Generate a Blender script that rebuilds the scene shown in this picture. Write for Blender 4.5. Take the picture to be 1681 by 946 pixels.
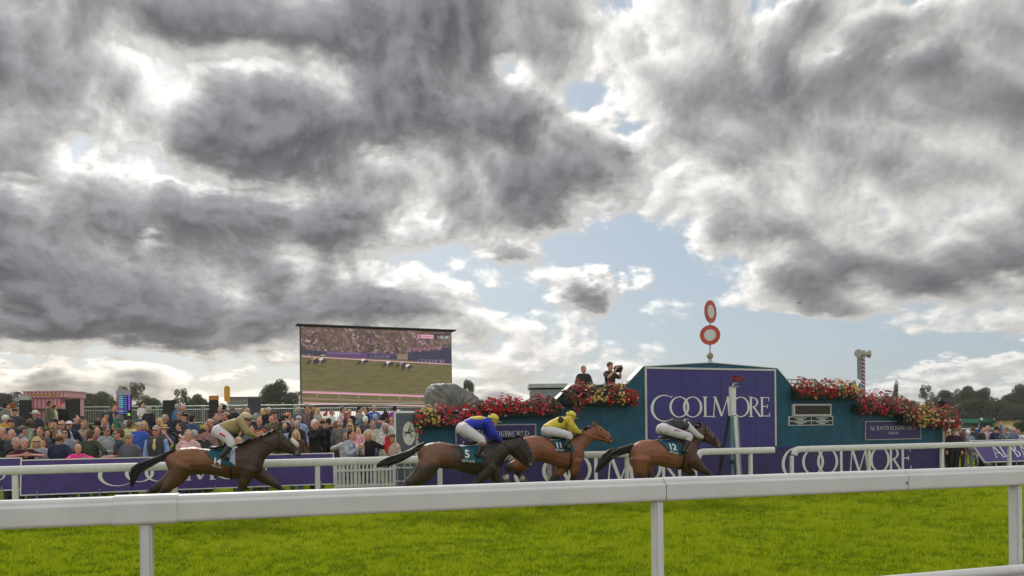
import bpy, bmesh, math, random
import numpy as np
from mathutils import Vector, Matrix, Quaternion

for _o in list(bpy.data.objects):
    bpy.data.objects.remove(_o, do_unlink=True)
SC = bpy.context.scene
COL = SC.collection
R = math.radians
random.seed(7)
RNG = np.random.default_rng(11)

# ------------------------------------------------------------------ camera
FPX, EYE, ROLL = 1223.0, 1.85, 0.0105          # focal length in photo pixels, eye height, roll
cam = bpy.data.cameras.new('camera')
cam.sensor_width = 36.0
cam.lens = FPX / 1681 * 36
cam.shift_y = (695 - 473) / 1681
cam.clip_start, cam.clip_end = 0.1, 5000
camo = bpy.data.objects.new('camera', cam)
camo.rotation_mode = 'QUATERNION'
camo.rotation_quaternion = (Quaternion((1, 0, 0), R(90)) @ Quaternion((0, 0, 1), -ROLL))
camo.location = (0, 0, EYE)
COL.objects.link(camo)
SC.camera = camo

# ------------------------------------------------------------------ exposure
SC.render.engine = 'CYCLES'
SC.view_settings.view_transform = 'Standard'
SC.view_settings.look = 'None'
SC.view_settings.gamma = 1
SC.view_settings.use_curve_mapping = False
SC.view_settings.exposure = 0.0
SC.cycles.max_bounces = 5
SC.cycles.diffuse_bounces = 3
SC.cycles.transparent_max_bounces = 6
SC.cycles.use_denoising = True

# ------------------------------------------------------------------ sky and sun
SUN_AZ, SUN_EL = -22.0, 36.0                    # behind the clouds, ahead and to the left
world = bpy.data.worlds.new('World')
SC.world = world
world.use_nodes = True


class NT:
    """tiny helper to write node trees as expressions"""
    def __init__(self, nt):
        self.nt = nt

    def node(self, typ, **kw):
        n = self.nt.nodes.new(typ)
        for k, v in kw.items():
            setattr(n, k, v)
        return n

    def put(self, sock, v):
        if isinstance(v, bpy.types.NodeSocket):
            self.nt.links.new(v, sock)
        elif v is not None:
            sock.default_value = v

    def m(self, op, a, b=None, c=None, clamp=False):
        n = self.node('ShaderNodeMath', operation=op, use_clamp=clamp)
        for i, v in enumerate((a, b, c)):
            self.put(n.inputs[i], v)
        return n.outputs[0]

    def vm(self, op, a, b=None, c=None, out=0):
        n = self.node('ShaderNodeVectorMath', operation=op)
        for i, v in enumerate((a, b, c)):
            if v is not None:
                self.put(n.inputs[i], v)
        return n.outputs[out]

    def noise(self, vec, scale, detail=4, rough=0.5, dist=0.0, out=0, lac=2.0):
        n = self.node('ShaderNodeTexNoise')
        if vec is not None:
            self.put(n.inputs['Vector'], vec)
        n.inputs['Scale'].default_value = scale
        n.inputs['Detail'].default_value = detail
        n.inputs['Roughness'].default_value = rough
        n.inputs['Lacunarity'].default_value = lac
        n.inputs['Distortion'].default_value = dist
        return n.outputs[out]

    def ramp(self, fac, stops, interp='LINEAR'):
        n = self.node('ShaderNodeValToRGB')
        e = n.color_ramp.elements
        n.color_ramp.interpolation = interp
        while len(e) < len(stops):
            e.new(0.5)
        for el, (p, c) in zip(e, stops):
            el.position = p
            el.color = tuple(c) + (1,) if len(c) == 3 else c
        self.put(n.inputs[0], fac)
        return n.outputs[0]

    def mix(self, f, a, b, mode='MIX'):
        n = self.node('ShaderNodeMix', data_type='RGBA', blend_type=mode)
        for s, v in ((n.inputs[0], f), (n.inputs[6], a), (n.inputs[7], b)):
            if isinstance(v, tuple) and len(v) == 3:
                v = v + (1,)
            self.put(s, v)
        return n.outputs[2]

    def smooth(self, x, a, b, c=0.0, d=1.0):
        n = self.node('ShaderNodeMapRange', interpolation_type='SMOOTHSTEP')
        for i, v in enumerate((x, a, b, c, d)):
            self.put(n.inputs[i], v)
        return n.outputs[0]

    def xyz(self, v):
        n = self.node('ShaderNodeSeparateXYZ')
        self.put(n.inputs[0], v)
        return n.outputs

    def comb(self, x, y, z):
        n = self.node('ShaderNodeCombineXYZ')
        for i, v in enumerate((x, y, z)):
            self.put(n.inputs[i], v)
        return n.outputs[0]


def azel(x, y):
    """bearing and elevation of a point of the sky seen at photo pixel (x, y)"""
    u, v = x - 840.5, 695 - y
    u, v = u + v * ROLL, v - u * ROLL
    return math.atan2(u, FPX), math.atan2(v, math.hypot(FPX, u))


# cloud banks: bearing/elevation come from the photograph; (x, y, half width, half height, thickness)
BANKS = [
    (70, 120, 190, 120, .50), (330, 15, 330, 50, .52), (620, 30, 170, 50, .42),
    (500, 195, 170, 70, .62), (370, 225, 110, 55, .40), (620, 165, 85, 60, .40), (330, 160, 60, 40, -.05),
    (540, 365, 270, 42, .62), (330, 345, 60, 20, .15),
    (130, 420, 250, 95, .50), (300, 510, 260, 55, .48), (80, 545, 260, 35, .45), (560, 480, 110, 30, .25),
    (800, 195, 85, 38, .48), (920, 285, 95, 50, .58), (850, 355, 60, 40, .35), (640, 500, 90, 25, .3),
    (1300, 155, 90, 30, .30), (1540, 195, 230, 44, .25), (1660, 110, 150, 60, .06), (1390, 60, 170, 40, .08),
    (1560, 290, 240, 50, .10), (1240, 375, 80, 28, .32), (1450, 455, 260, 26, .38), (1590, 410, 150, 40, .25),
    (1600, 528, 150, 22, .38), (1350, 505, 90, 14, .25), (1180, 260, 50, 25, .25), (720, 120, 70, 60, .15),
    # openings, thin veil, blue
    (255, 100, 55, 30, -.30), (310, 135, 45, 34, -.32), (460, 88, 95, 24, -.46), (340, 84, 70, 20, -.30), (285, 180, 40, 34, -.36),
    (235, 225, 40, 35, -.22), (128, 245, 30, 22, -.36), (380, 295, 190, 16, -.52), (190, 325, 70, 18, -.34),
    (25, 295, 50, 18, -.42), (60, 95, 16, 12, -.2), (545, 128, 26, 26, -.35), (640, 268, 45, 22, -.35), (420, 176, 14, 10, -.2),
    (700, 75, 90, 40, -.10), (900, 90, 110, 60, -.13), (1030, 150, 110, 60, -.16), (880, 130, 60, 40, -.08),
    (770, 165, 45, 30, -.30), (1010, 12, 42, 22, -.65), (825, 108, 26, 16, -.60), (950, 172, 50, 26, -.55), (1040, 215, 25, 14, -.55),
    (950, 100, 190, 110, .16), (1130, 330, 50, 50, -.22), (1000, 250, 30, 18, .2), (1160, 440, 60, 20, -.2),
    (1010, 385, 85, 34, -.62), (930, 420, 130, 26, -.45), (1100, 480, 110, 60, -.62), (880, 480, 110, 26, -.46), (1150, 560, 170, 40, -.52), (1370, 545, 210, 30, -.62),
    (720, 425, 110, 26, -.50), (630, 470, 60, 20, -.25), (1320, 600, 260, 26, -.60), (1580, 570, 140, 20, -.45), (1530, 630, 190, 40, -.35),
    (470, 432, 90, 16, -.20), (690, 345, 26, 22, -.30), (225, 395, 40, 14, -.22), (60, 330, 60, 14, -.25),
    (985, 464, 62, 26, .85), (835, 428, 62, 13, .62), (1000, 500, 26, 16, .5), (1160, 395, 40, 40, .30),
    (1535, 584, 26, 8, .5), (1500, 610, 120, 16, .55), (1570, 655, 120, 16, .35), (1075, 545, 60, 30, .2),
    (250, 600, 420, 22, -.42), (30, 490, 18, 22, -.40), (480, 570, 120, 22, -.25), (800, 560, 150, 60, -.06), (960, 580, 120, 30, .12),
    (300, 650, 600, 18, -.15), (265, 385, 22, 10, -.4), (1360, 95, 22, 9, -.3), (1480, 105, 26, 10, -.25), (1290, 12, 90, 14, -.35), (1500, 15, 60, 12, -.3), (1130, 90, 60, 20, -.15),
]


def build_world():
    g = bpy.data.node_groups.new('cloud_thickness', 'ShaderNodeTree')
    g.interface.new_socket('Direction', in_out='INPUT', socket_type='NodeSocketVector')
    g.interface.new_socket('Thickness', in_out='OUTPUT', socket_type='NodeSocketFloat')
    t = NT(g)
    gi, go = t.node('NodeGroupInput'), t.node('NodeGroupOutput')
    d = gi.outputs[0]
    x, y, z = t.xyz(d)
    az = t.m('ARCTAN2', x, y)
    el = t.m('ARCSINE', t.m('MAXIMUM', z, 0.0))
    # the layer seen in perspective: features crowd together towards the horizon
    zz = t.m('ADD', t.m('MAXIMUM', z, 0.0), 0.27)
    p = t.comb(t.m('DIVIDE', x, zz), t.m('DIVIDE', y, zz), t.m('MULTIPLY', zz, 0.6))
    ae = t.comb(az, el, 0.0)
    rnd = t.comb(x, y, t.m('MULTIPLY', t.m('SQRT', t.m('MAXIMUM', z, 0.0)), 1.05))     # rounder billows, still flatter low down
    w1 = t.vm('SUBTRACT', t.noise(p, 2.2, 5, 0.6, out=1), (0.5, 0.5, 0.5))
    aw = t.vm('MULTIPLY_ADD', w1, (0.17, 0.11, 0.0), ae)
    w2 = t.vm('SUBTRACT', t.noise(p, 9.0, 5, 0.6, out=1), (0.5, 0.5, 0.5))
    aw = t.vm('MULTIPLY_ADD', w2, (0.055, 0.04, 0.0), aw)
    acc = None
    for (bx, by, rx, ry, w) in BANKS:
        a, e = azel(bx, by)
        k = math.cos(a)
        sx, sy = FPX / (rx * k * 1.12), FPX / (ry * k * 1.12)
        q = t.vm('MULTIPLY_ADD', aw, (sx, sy, 0.0), (-a * sx, -e * sy, 0.0))
        r2 = t.vm('DOT_PRODUCT', q, q, out=1)
        gss = t.m('POWER', 0.3679, r2)
        acc = t.m('MULTIPLY', gss, w) if acc is None else t.m('MULTIPLY_ADD', gss, w, acc)
    big = t.noise(p, 3.0, 7, 0.52, 0.4)
    fine = t.noise(rnd, 17.0, 6, 0.55, 0.3)
    mid = t.noise(t.vm('ADD', rnd, (3.7, 1.9, 0.6)), 7.4, 7, 0.55, 0.25)
    vein = t.m('SUBTRACT', t.m('ABSOLUTE', t.m('SUBTRACT', mid, 0.5)), 0.085)
    tex = t.m('ADD', t.m('MULTIPLY', t.m('SUBTRACT', big, 0.5), 1.10), t.m('MULTIPLY', t.m('SUBTRACT', fine, 0.5), 0.86))
    tex = t.m('MULTIPLY_ADD', vein, 2.3, tex)
    th = t.m('ADD', t.m('ADD', t.m('MULTIPLY', acc, 0.97), 0.262), tex)
    g.links.new(th, go.inputs[0])

    w = NT(world.node_tree)
    world.node_tree.nodes.clear()
    tc = w.node('ShaderNodeTexCoord').outputs['Generated']
    dirn = w.vm('NORMALIZE', tc)

    def thick(v):
        n = w.node('ShaderNodeGroup')
        n.node_tree = g
        w.put(n.inputs[0], v)
        return n.outputs[0]
    T = thick(dirn)
    sd = Vector((math.sin(R(SUN_AZ)) * math.cos(R(SUN_EL)), math.cos(R(SUN_AZ)) * math.cos(R(SUN_EL)), math.sin(R(SUN_EL))))
    tos = w.vm('NORMALIZE', w.vm('SUBTRACT', tuple(sd), dirn))
    T2 = thick(w.vm('NORMALIZE', w.vm('MULTIPLY_ADD', tos, (0.014, 0.014, 0.014), dirn)))
    rim = w.m('SUBTRACT', T, T2)                       # > 0 where the cloud thins towards the sun
    toward = w.smooth(w.vm('DOT_PRODUCT', dirn, tuple(sd), out=1), 0.55, 1.0)
    # transmitted light: thin cloud glows, thick cloud is grey; away from the sun clouds are seen lit from in front
    body = w.ramp(w.m('MULTIPLY', T, 0.8), [(0.0, (.82, .81, .79)), (0.13, (.76, .75, .73)), (0.24, (.55, .55, .545)), (0.36, (.36, .36, .365)), (0.50, (.235, .237, .252)), (0.76, (.152, .154, .170))])
    rimf = w.m('MULTIPLY', w.m('MAXIMUM', w.m('MINIMUM', rim, 0.22), -0.15), w.m('MULTIPLY_ADD', toward, 0.8, 1.35))
    body = w.mix(1.0, body, w.comb(w.m('ADD', 1.0, rimf), w.m('ADD', 1.0, rimf), w.m('ADD', 1.0, rimf)), 'MULTIPLY')
    glow = w.m('MULTIPLY_ADD', toward, 0.30, 0.92)
    body = w.mix(1.0, body, w.comb(w.m('MULTIPLY', glow, 1.01), glow, w.m('MULTIPLY', glow, 0.985)), 'MULTIPLY')
    x, y, z = w.xyz(dirn)
    behind = w.smooth(y, 0.45, -0.5)
    lit = w.ramp(w.m('MULTIPLY', T, 0.8), [(0.0, (.98, .98, .98)), (0.4, (.90, .89, .87)), (1.0, (.56, .57, .59))])
    body = w.mix(behind, body, lit)
    # low clouds yellowish from the long path through the air
    low = w.smooth(z, 0.16, 0.0)
    warm = w.mix(w.m('MULTIPLY', low, w.smooth(x, 0.25, -0.35)), (1, 1, 1), (1.04, .97, .85))
    body = w.mix(1.0, body, warm, 'MULTIPLY')
    sky = w.node('ShaderNodeTexSky', sky_type='NISHITA', sun_disc=False, sun_elevation=R(SUN_EL), sun_rotation=R(SUN_AZ),
                 air_density=1.0, dust_density=1.6, ozone_density=1.5)
    skyc = w.mix(1.0, sky.outputs[0], (SKYK, SKYK, SKYK), 'MULTIPLY')
    skyc = w.mix(0.68, skyc, (4.5, 5.4, 6.2))
    cover = w.smooth(T, -0.20, 0.13)
    cl = w.mix(1.0, body, (10., 10., 10.), 'MULTIPLY')
    out = w.mix(cover, skyc, cl)
    bg = w.node('ShaderNodeBackground')
    w.put(bg.inputs[0], out)
    bg.inputs[1].default_value = 0.10
    wo = w.node('ShaderNodeOutputWorld')
    world.node_tree.links.new(bg.outputs[0], wo.inputs[0])


SKYK = 1.0
build_world()
world.cycles.sampling_method = 'MANUAL'
world.cycles.sample_map_resolution = 512

sun = bpy.data.lights.new('sun', 'SUN')
sun.energy = 2.3
sun.angle = R(12)
sun.color = (1, .95, .86)
suno = bpy.data.objects.new('sun', sun)
suno.rotation_euler = (R(90 - SUN_EL), 0, R(180 - SUN_AZ))
COL.objects.link(suno)

# ------------------------------------------------------------------ geometry helpers
TH = math.atan(0.363)                            # the straight runs 20 degrees across the view
TV = Vector((math.cos(TH), math.sin(TH), 0))     # along the running rail
NV = Vector((-math.sin(TH), math.cos(TH), 0))    # away from the viewer
R0 = Vector((0, 18.04, 0))
UP = Vector((0, 0, 1))


def W(s, d, z):
    return R0 + TV * s + NV * d + UP * z


def ray(x, y):
    u, v = x - 840.5, 695 - y
    u, v = u + v * ROLL, v - u * ROLL
    return Vector((u / FPX, 1.0, v / FPX))


def at(x, y, Y):
    return Vector((0, 0, EYE)) + ray(x, y) * Y


def sz(x, y, d=0.0):
    """(s, z) of the sight line through (x, y) on the vertical plane d metres beyond the rail"""
    r = ray(x, y)
    Y = (R0.dot(NV) + d) / (r.x * NV.x + r.y * NV.y)
    p = Vector((0, 0, EYE)) + r * Y
    return (p - R0).dot(TV), p.z


def on(x, y, d=0.0):
    s, z = sz(x, y, d)
    return W(s, d, z)


def ss(a, b, x):
    t = max(0.0, min(1.0, (x - a) / (b - a)))
    return t * t * (3 - 2 * t)


NEAR0 = Vector((1.2015, 6.2, 0))
NTH = math.atan(0.294)
NTV = Vector((math.cos(NTH), math.sin(NTH), 0))
NNV = Vector((-math.sin(NTH), math.cos(NTH), 0))


def ground_z(X, Y):
    p = Vector((X, Y, 0))
    e = (p - NEAR0).dot(NNV)
    z = 0.25 * (1 - ss(0.3, 1.3, e))
    q = p - R0
    s, d = q.dot(TV), q.dot(NV)
    rise = min(1.95, 0.083 * max(0.0, d - 2.0)) if d < 60 else 1.95
    z += rise * (1 - ss(-2.0, 6.0, s - 0.12 * d)) * (1 - ss(75, 110, d))
    return z


class MB:
    """collects shapes; becomes ONE mesh object"""
    def __init__(self):
        self.v, self.f, self.m, self.sm = [], [], [], []

    def add(self, vs, fs, mat=0, smooth=False):
        b = len(self.v)
        self.v += [tuple(p) for p in vs]
        for f in fs:
            self.f.append([b + i for i in f])
            self.m.append(mat)
            self.sm.append(smooth)
        return self

    def box(self, c, sx, sy, sz_, ax=None, mat=0):
        ax = ax or (Vector((1, 0, 0)), Vector((0, 1, 0)), UP)
        c = Vector(c)
        vs = [c + ax[0] * (sx / 2 * i) + ax[1] * (sy / 2 * j) + ax[2] * (sz_ / 2 * k) for k in (-1, 1) for j in (-1, 1) for i in (-1, 1)]
        return self.add(vs, [(0, 2, 3, 1), (4, 5, 7, 6), (0, 1, 5, 4), (2, 6, 7, 3), (0, 4, 6, 2), (1, 3, 7, 5)], mat)

    def sdbox(self, s0, s1, d0, d1, z0, z1, mat=0):
        return self.box(W((s0 + s1) / 2, (d0 + d1) / 2, (z0 + z1) / 2), abs(s1 - s0), abs(d1 - d0), z1 - z0, (TV, NV, UP), mat)

    def bbox(self, c, sx, sy, sz_, ax=None, bev=0.01, mat=0):
        """box with chamfered edges"""
        bm = bmesh.new()
        bmesh.ops.create_cube(bm, size=1)
        ax = ax or (Vector((1, 0, 0)), Vector((0, 1, 0)), UP)
        for v in bm.verts:
            v.co = Vector((v.co.x * sx, v.co.y * sy, v.co.z * sz_))
        bmesh.ops.bevel(bm, geom=bm.edges[:], offset=bev, segments=2, affect='EDGES')
        bm.verts.index_update()
        vs = [Vector(c) + ax[0] * v.co.x + ax[1] * v.co.y + ax[2] * v.co.z for v in bm.verts]
        self.add(vs, [[v.index for v in f.verts] for f in bm.faces], mat, False)
        bm.free()
        return self

    def prism(self, poly, nrm, depth, mat=0, mat_side=None):
        """planar polygon (counter-clockwise seen from -nrm or not, both sides built) pushed along nrm"""
        n = len(poly)
        a = [Vector(p) for p in poly]
        b = [p + nrm * depth for p in a]
        self.add(a + b, [list(range(n))[::-1], list(range(n, 2 * n))], mat)
        self.add(a + b, [(i, (i + 1) % n, n + (i + 1) % n, n + i) for i in range(n)], mat if mat_side is None else mat_side)
        return self

    def sweep(self, path, prof, up=UP, mat=0, smooth=True, caps=True):
        """profile [(across, up)] carried along a path of points"""
        path = [Vector(p) for p in path]
        n, k = len(path), len(prof)
        vs = []
        for i, p in enumerate(path):
            t = (path[min(i + 1, n - 1)] - path[max(i - 1, 0)]).normalized()
            side = t.cross(up)
            if side.length < 1e-4:
                side = t.cross(Vector((1, 0, 0)))
            side.normalize()
            u2 = side.cross(t).normalized()
            vs += [p + side * a + u2 * b for a, b in prof]
        fs = [(i * k + j, i * k + (j + 1) % k, (i + 1) * k + (j + 1) % k, (i + 1) * k + j) for i in range(n - 1) for j in range(k)]
        self.add(vs, fs, mat, smooth)
        if caps:
            self.add(vs[:k], [list(range(k))[::-1]], mat)
            self.add(vs[-k:], [list(range(k))], mat)
        return self

    def tube(self, path, r, n=8, mat=0, caps=True):
        """round tube; r a number or one radius per point"""
        path = [Vector(p) for p in path]
        rs = r if isinstance(r, (list, tuple)) else [r] * len(path)
        m = len(path)
        t0 = (path[1] - path[0]).normalized()
        ref = UP if abs(t0.z) < 0.9 else Vector((1, 0, 0))
        vs = []
        for i, p in enumerate(path):
            t = (path[min(i + 1, m - 1)] - path[max(i - 1, 0)]).normalized()
            a = t.cross(ref)
            if a.length < 1e-3:
                a = t.cross(Vector((0, 1, 0)))
            a.normalize()
            b = a.cross(t).normalized()
            vs += [p + (a * math.cos(2 * math.pi * j / n) + b * math.sin(2 * math.pi * j / n)) * rs[i] for j in range(n)]
        fs = [(i * n + j, i * n + (j + 1) % n, (i + 1) * n + (j + 1) % n, (i + 1) * n + j) for i in range(m - 1) for j in range(n)]
        self.add(vs, fs, mat, True)
        if caps:
            self.add(vs[:n], [list(range(n))[::-1]], mat)
            self.add(vs[-n:], [list(range(n))], mat)
        return self

    def loft(self, rings, mat=0, cap=True):
        """rings: (centre, half axis a, half axis b) ellipses joined into one skin with domed ends"""
        n = 14
        rr = list(rings)
        if cap:
            c0, a0, b0 = rr[0]
            c1, a1, b1 = rr[1]
            e = (c0 - c1).normalized() * min(a0.length, b0.length) * 0.55
            rr = [(c0 + e, a0 * .45, b0 * .45)] + rr
            c0, a0, b0 = rr[-1]
            c1 = rr[-2][0]
            e = (c0 - c1).normalized() * min(a0.length, b0.length) * 0.55
            rr = rr + [(c0 + e, a0 * .45, b0 * .45)]
        vs = []
        for c, a, b in rr:
            vs += [c + a * math.cos(2 * math.pi * j / n) + b * math.sin(2 * math.pi * j / n) for j in range(n)]
        m = len(rr)
        fs = [(i * n + j, i * n + (j + 1) % n, (i + 1) * n + (j + 1) % n, (i + 1) * n + j) for i in range(m - 1) for j in range(n)]
        fs += [list(range(n))[::-1], [(m - 1) * n + j for j in range(n)]]
        return self.add(vs, fs, mat, True)

    def limb(self, pts, rads, mat=0):
        """tapering round limb through joints, smoothly rounded"""
        P = [Vector(p) for p in pts]
        path, rs = [], []
        for i in range(len(P) - 1):
            k = 4
            for j in range(k):
                t = j / k
                p0, p1, p2, p3 = P[max(i - 1, 0)], P[i], P[i + 1], P[min(i + 2, len(P) - 1)]
                path.append(0.5 * ((2 * p1) + (p2 - p0) * t + (2 * p0 - 5 * p1 + 4 * p2 - p3) * t * t + (3 * p1 - p0 - 3 * p2 + p3) * t ** 3) * 0.55 + (p1.lerp(p2, t)) * 0.45)
                rs.append(rads[i] + (rads[i + 1] - rads[i]) * t)
        path.append(P[-1])
        rs.append(rads[-1])
        rings = []
        for i, p in enumerate(path):
            t = (path[min(i + 1, len(path) - 1)] - path[max(i - 1, 0)]).normalized()
            a = t.cross(Vector((0.3, 0.9, 0.2))).normalized()
            b = t.cross(a).normalized()
            rings.append((p, a * rs[i], b * rs[i]))
        return self.loft(rings, mat)

    def ball(self, c, rx, ry, rz, mat=0, n=12, rot=None):
        c = Vector(c)
        rot = rot or Matrix.Identity(3)
        m = max(5, n // 2)
        vs = [c + rot @ Vector((0, 0, -rz))]
        for i in range(1, m):
            ph = -math.pi / 2 + math.pi * i / m
            vs += [c + rot @ Vector((rx * math.cos(ph) * math.cos(2 * math.pi * j / n), ry * math.cos(ph) * math.sin(2 * math.pi * j / n), rz * math.sin(ph))) for j in range(n)]
        vs.append(c + rot @ Vector((0, 0, rz)))
        fs = [(0, 1 + (j + 1) % n, 1 + j) for j in range(n)]
        for i in range(m - 2):
            a = 1 + i * n
            fs += [(a + j, a + (j + 1) % n, a + n + (j + 1) % n, a + n + j) for j in range(n)]
        a = 1 + (m - 2) * n
        fs += [(a + j, a + (j + 1) % n, len(vs) - 1) for j in range(n)]
        return self.add(vs, fs, mat, True)

    def disc(self, c, u, v, r, ry=None, n=32, mat=0, r_in=0.0):
        c, ry = Vector(c), ry or r
        if r_in <= 0:
            return self.add([c + u * (r * math.cos(2 * math.pi * i / n)) + v * (ry * math.sin(2 * math.pi * i / n)) for i in range(n)], [list(range(n))], mat)
        vs = [c + (u * (r * math.cos(2 * math.pi * i / n)) + v * (ry * math.sin(2 * math.pi * i / n))) * k for k in (1, r_in / r) for i in range(n)]
        return self.add(vs, [(i, (i + 1) % n, n + (i + 1) % n, n + i) for i in range(n)], mat)

    def mesh(self, name, origin=None):
        o = Vector(origin) if origin is not None else Vector((0, 0, 0))
        me = bpy.data.meshes.new(name)
        me.from_pydata([(p[0] - o.x, p[1] - o.y, p[2] - o.z) for p in self.v], [], self.f)
        me.polygons.foreach_set('material_index', self.m)
        me.polygons.foreach_set('use_smooth', self.sm)
        me.update()
        return me


def remesh(mb, voxel, smooth=2, origin=None, fac=0.5):
    """one continuous skin round everything collected in mb"""
    me = mb.mesh('skin_source', origin)
    o = bpy.data.objects.new('skin_source', me)
    COL.objects.link(o)
    md = o.modifiers.new('r', 'REMESH')
    md.mode = 'VOXEL'
    md.voxel_size = voxel
    md.use_smooth_shade = True
    if smooth:
        sm = o.modifiers.new('s', 'SMOOTH')
        sm.iterations = smooth
        sm.factor = fac
    dg = bpy.context.evaluated_depsgraph_get()
    out = bpy.data.meshes.new_from_object(o.evaluated_get(dg))
    bpy.data.objects.remove(o)
    bpy.data.meshes.remove(me)
    for p in out.polygons:
        p.use_smooth = True
    out.materials.clear()
    return out


def setmats(me, mats):
    for m in (mats if isinstance(mats, (list, tuple)) else [mats]):
        me.materials.append(m)


def thing(name, loc, label, cat, group=None):
    o = bpy.data.objects.new(name, None)
    o.empty_display_size = 0.2
    o.location = loc
    COL.objects.link(o)
    tag(o, label, cat, group)
    return o


def tag(o, label=None, cat=None, group=None, kind=None):
    for k, v in (('label', label), ('category', cat), ('group', group), ('kind', kind)):
        if v:
            o[k] = v
    return o


def root_loc(o):
    p = Vector((0, 0, 0))
    while o:
        p += o.location
        o = o.parent
    return p


def put(name, mb, mats, parent=None, loc=None, label=None):
    """link a builder (world coordinates) as one mesh object"""
    org = root_loc(parent) if parent else (Vector(loc) if loc is not None else Vector((0, 0, 0)))
    me = mb.mesh(name, org) if isinstance(mb, MB) else mb
    setmats(me, mats)
    o = bpy.data.objects.new(name, me)
    COL.objects.link(o)
    if parent:
        o.parent = parent
    else:
        o.location = org
    if label:
        o['label'] = label
    return o


# ------------------------------------------------------------------ materials
MATS = {}


def mat(name, col, rough=0.6, spec=0.35, metal=0.0, var=0.12, scale=6.0, bump=0.0, bscale=40.0, coat=0.0):
    if name in MATS:
        return MATS[name]
    m = bpy.data.materials.new(name)
    m.use_nodes = True
    t = NT(m.node_tree)
    b = m.node_tree.nodes['Principled BSDF']
    b.inputs['Roughness'].default_value = rough
    b.inputs['Specular IOR Level'].default_value = spec
    b.inputs['Metallic'].default_value = metal
    if coat:
        b.inputs['Coat Weight'].default_value = coat
    co = t.node('ShaderNodeTexCoord').outputs['Object']
    if var:
        n = t.noise(co, scale, 5, 0.6)
        f = t.smooth(n, 0.3, 0.7)
        lo = tuple(max(0, c * (1 - var)) for c in col)
        hi = tuple(min(1, c * (1 + var)) for c in col)
        t.put(b.inputs['Base Color'], t.mix(f, lo, hi))
        t.put(b.inputs['Roughness'], t.m('MULTIPLY_ADD', n, 0.25, rough - 0.12))
    else:
        b.inputs['Base Color'].default_value = tuple(col) + (1,)
    if bump:
        bp = t.node('ShaderNodeBump')
        bp.inputs['Strength'].default_value = bump
        bp.inputs['Distance'].default_value = 0.02
        t.put(bp.inputs['Height'], t.noise(co, bscale, 4, 0.6))
        t.put(b.inputs['Normal'], bp.outputs[0])
    MATS[name] = m
    return m


def emit(name, col, k):
    m = bpy.data.materials.new(name)
    m.use_nodes = True
    b = m.node_tree.nodes['Principled BSDF']
    b.inputs['Base Color'].default_value = (0.02, 0.02, 0.02, 1)
    b.inputs['Emission Color'].default_value = tuple(col) + (1,)
    b.inputs['Emission Strength'].default_value = k
    b.inputs['Roughness'].default_value = 0.5
    return m


def scuffed(name, col, rough):
    """white plastic with dull smears and a few dark rub marks"""
    m = mat(name, col, rough, .45, var=.05, scale=3.0)
    t = NT(m.node_tree)
    b = m.node_tree.nodes['Principled BSDF']
    src = b.inputs['Base Color'].links[0].from_socket
    co = t.node('ShaderNodeTexCoord').outputs['Object']
    smear = t.smooth(t.noise(t.vm('MULTIPLY', co, (1, 1, 3.0)), 2.4, 6, .7), .56, .80)
    rub = t.smooth(t.noise(t.vm('MULTIPLY', co, (1.2, 1.2, 2.2)), 7.0, 3, .5), .73, .80)
    c = t.mix(t.m('MULTIPLY', smear, .30), src, (.34, .33, .30))
    t.put(b.inputs['Base Color'], t.mix(t.m('MULTIPLY', rub, .65), c, (.16, .15, .13)))
    return m


WHITE = scuffed('white_plastic', (.59, .59, .60), .40)
PAINT = mat('white_paint', (.66, .66, .63), .55, var=.06, scale=9)
LETTER = mat('letter_vinyl', (.72, .71, .69), .5, var=.03)
PURPLE = mat('purple_board', (.068, .040, .190), .5, var=.12, scale=4, bump=.05)
BLUEP = mat('indigo_board', (.050, .041, .195), .5, var=.10, scale=2.5, bump=.04)
BAND = mat('plum_board', (.050, .033, .130), .55, var=.14, scale=3, bump=.06)
TEAL = mat('teal_paint', (.012, .079, .130), .6, var=.22, scale=3.2, bump=.25, bscale=90)
DARKT = mat('dark_teal', (.010, .035, .045), .6, var=.15)
GREYP = mat('grey_panel', (.10, .115, .13), .55, var=.1)
BLACK = mat('black_plastic', (.016, .016, .018), .5, var=.1)
CHAR = mat('charcoal_board', (.022, .021, .024), .75, var=.2, scale=14)
STEEL = mat('galvanised_steel', (.34, .36, .37), .45, .5, metal=.6, var=.12, scale=12)
GREYM = mat('grey_steel', (.27, .28, .28), .5, var=.1)
SILVER = mat('bright_trim', (.55, .55, .53), .4, var=.06)
REDP = mat('red_paint', (.52, .055, .04), .45, var=.08)
SOIL = mat('soil', (.050, .032, .030), .9, var=.45, scale=8, bump=.5)
WOOD = mat('bark', (.055, .042, .032), .9, var=.3, scale=5)

# ------------------------------------------------------------------ lettering: roman capitals as thin vinyl sheets


def ring(cx, cy, rx, ry, tx, ty, a0=0.0, a1=360.0, n=44, taper=0.0):
    """elliptical ring, tx thick at the sides and ty at top and bottom -> list of quads"""
    out = []
    full = abs(a1 - a0) >= 359.9
    for i in range(n):
        A = [R(a0 + (a1 - a0) * j / n) for j in (i, i + 1)]
        q = []
        for a, inner in ((A[0], 0), (A[1], 0), (A[1], 1), (A[0], 1)):
            k = 1.0
            if not full and taper:
                e = min(abs(math.degrees(a) - a0), abs(a1 - math.degrees(a)))
                k = 0.25 + 0.75 * min(1, e / taper)
            ox, oy = rx * math.cos(a), ry * math.sin(a)
            ix, iy = (rx - tx * k) * math.cos(a), (ry - ty * k) * math.sin(a)
            q.append((cx + (ix if inner else ox), cy + (iy if inner else oy)))
        out.append(q)
    return out


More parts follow.
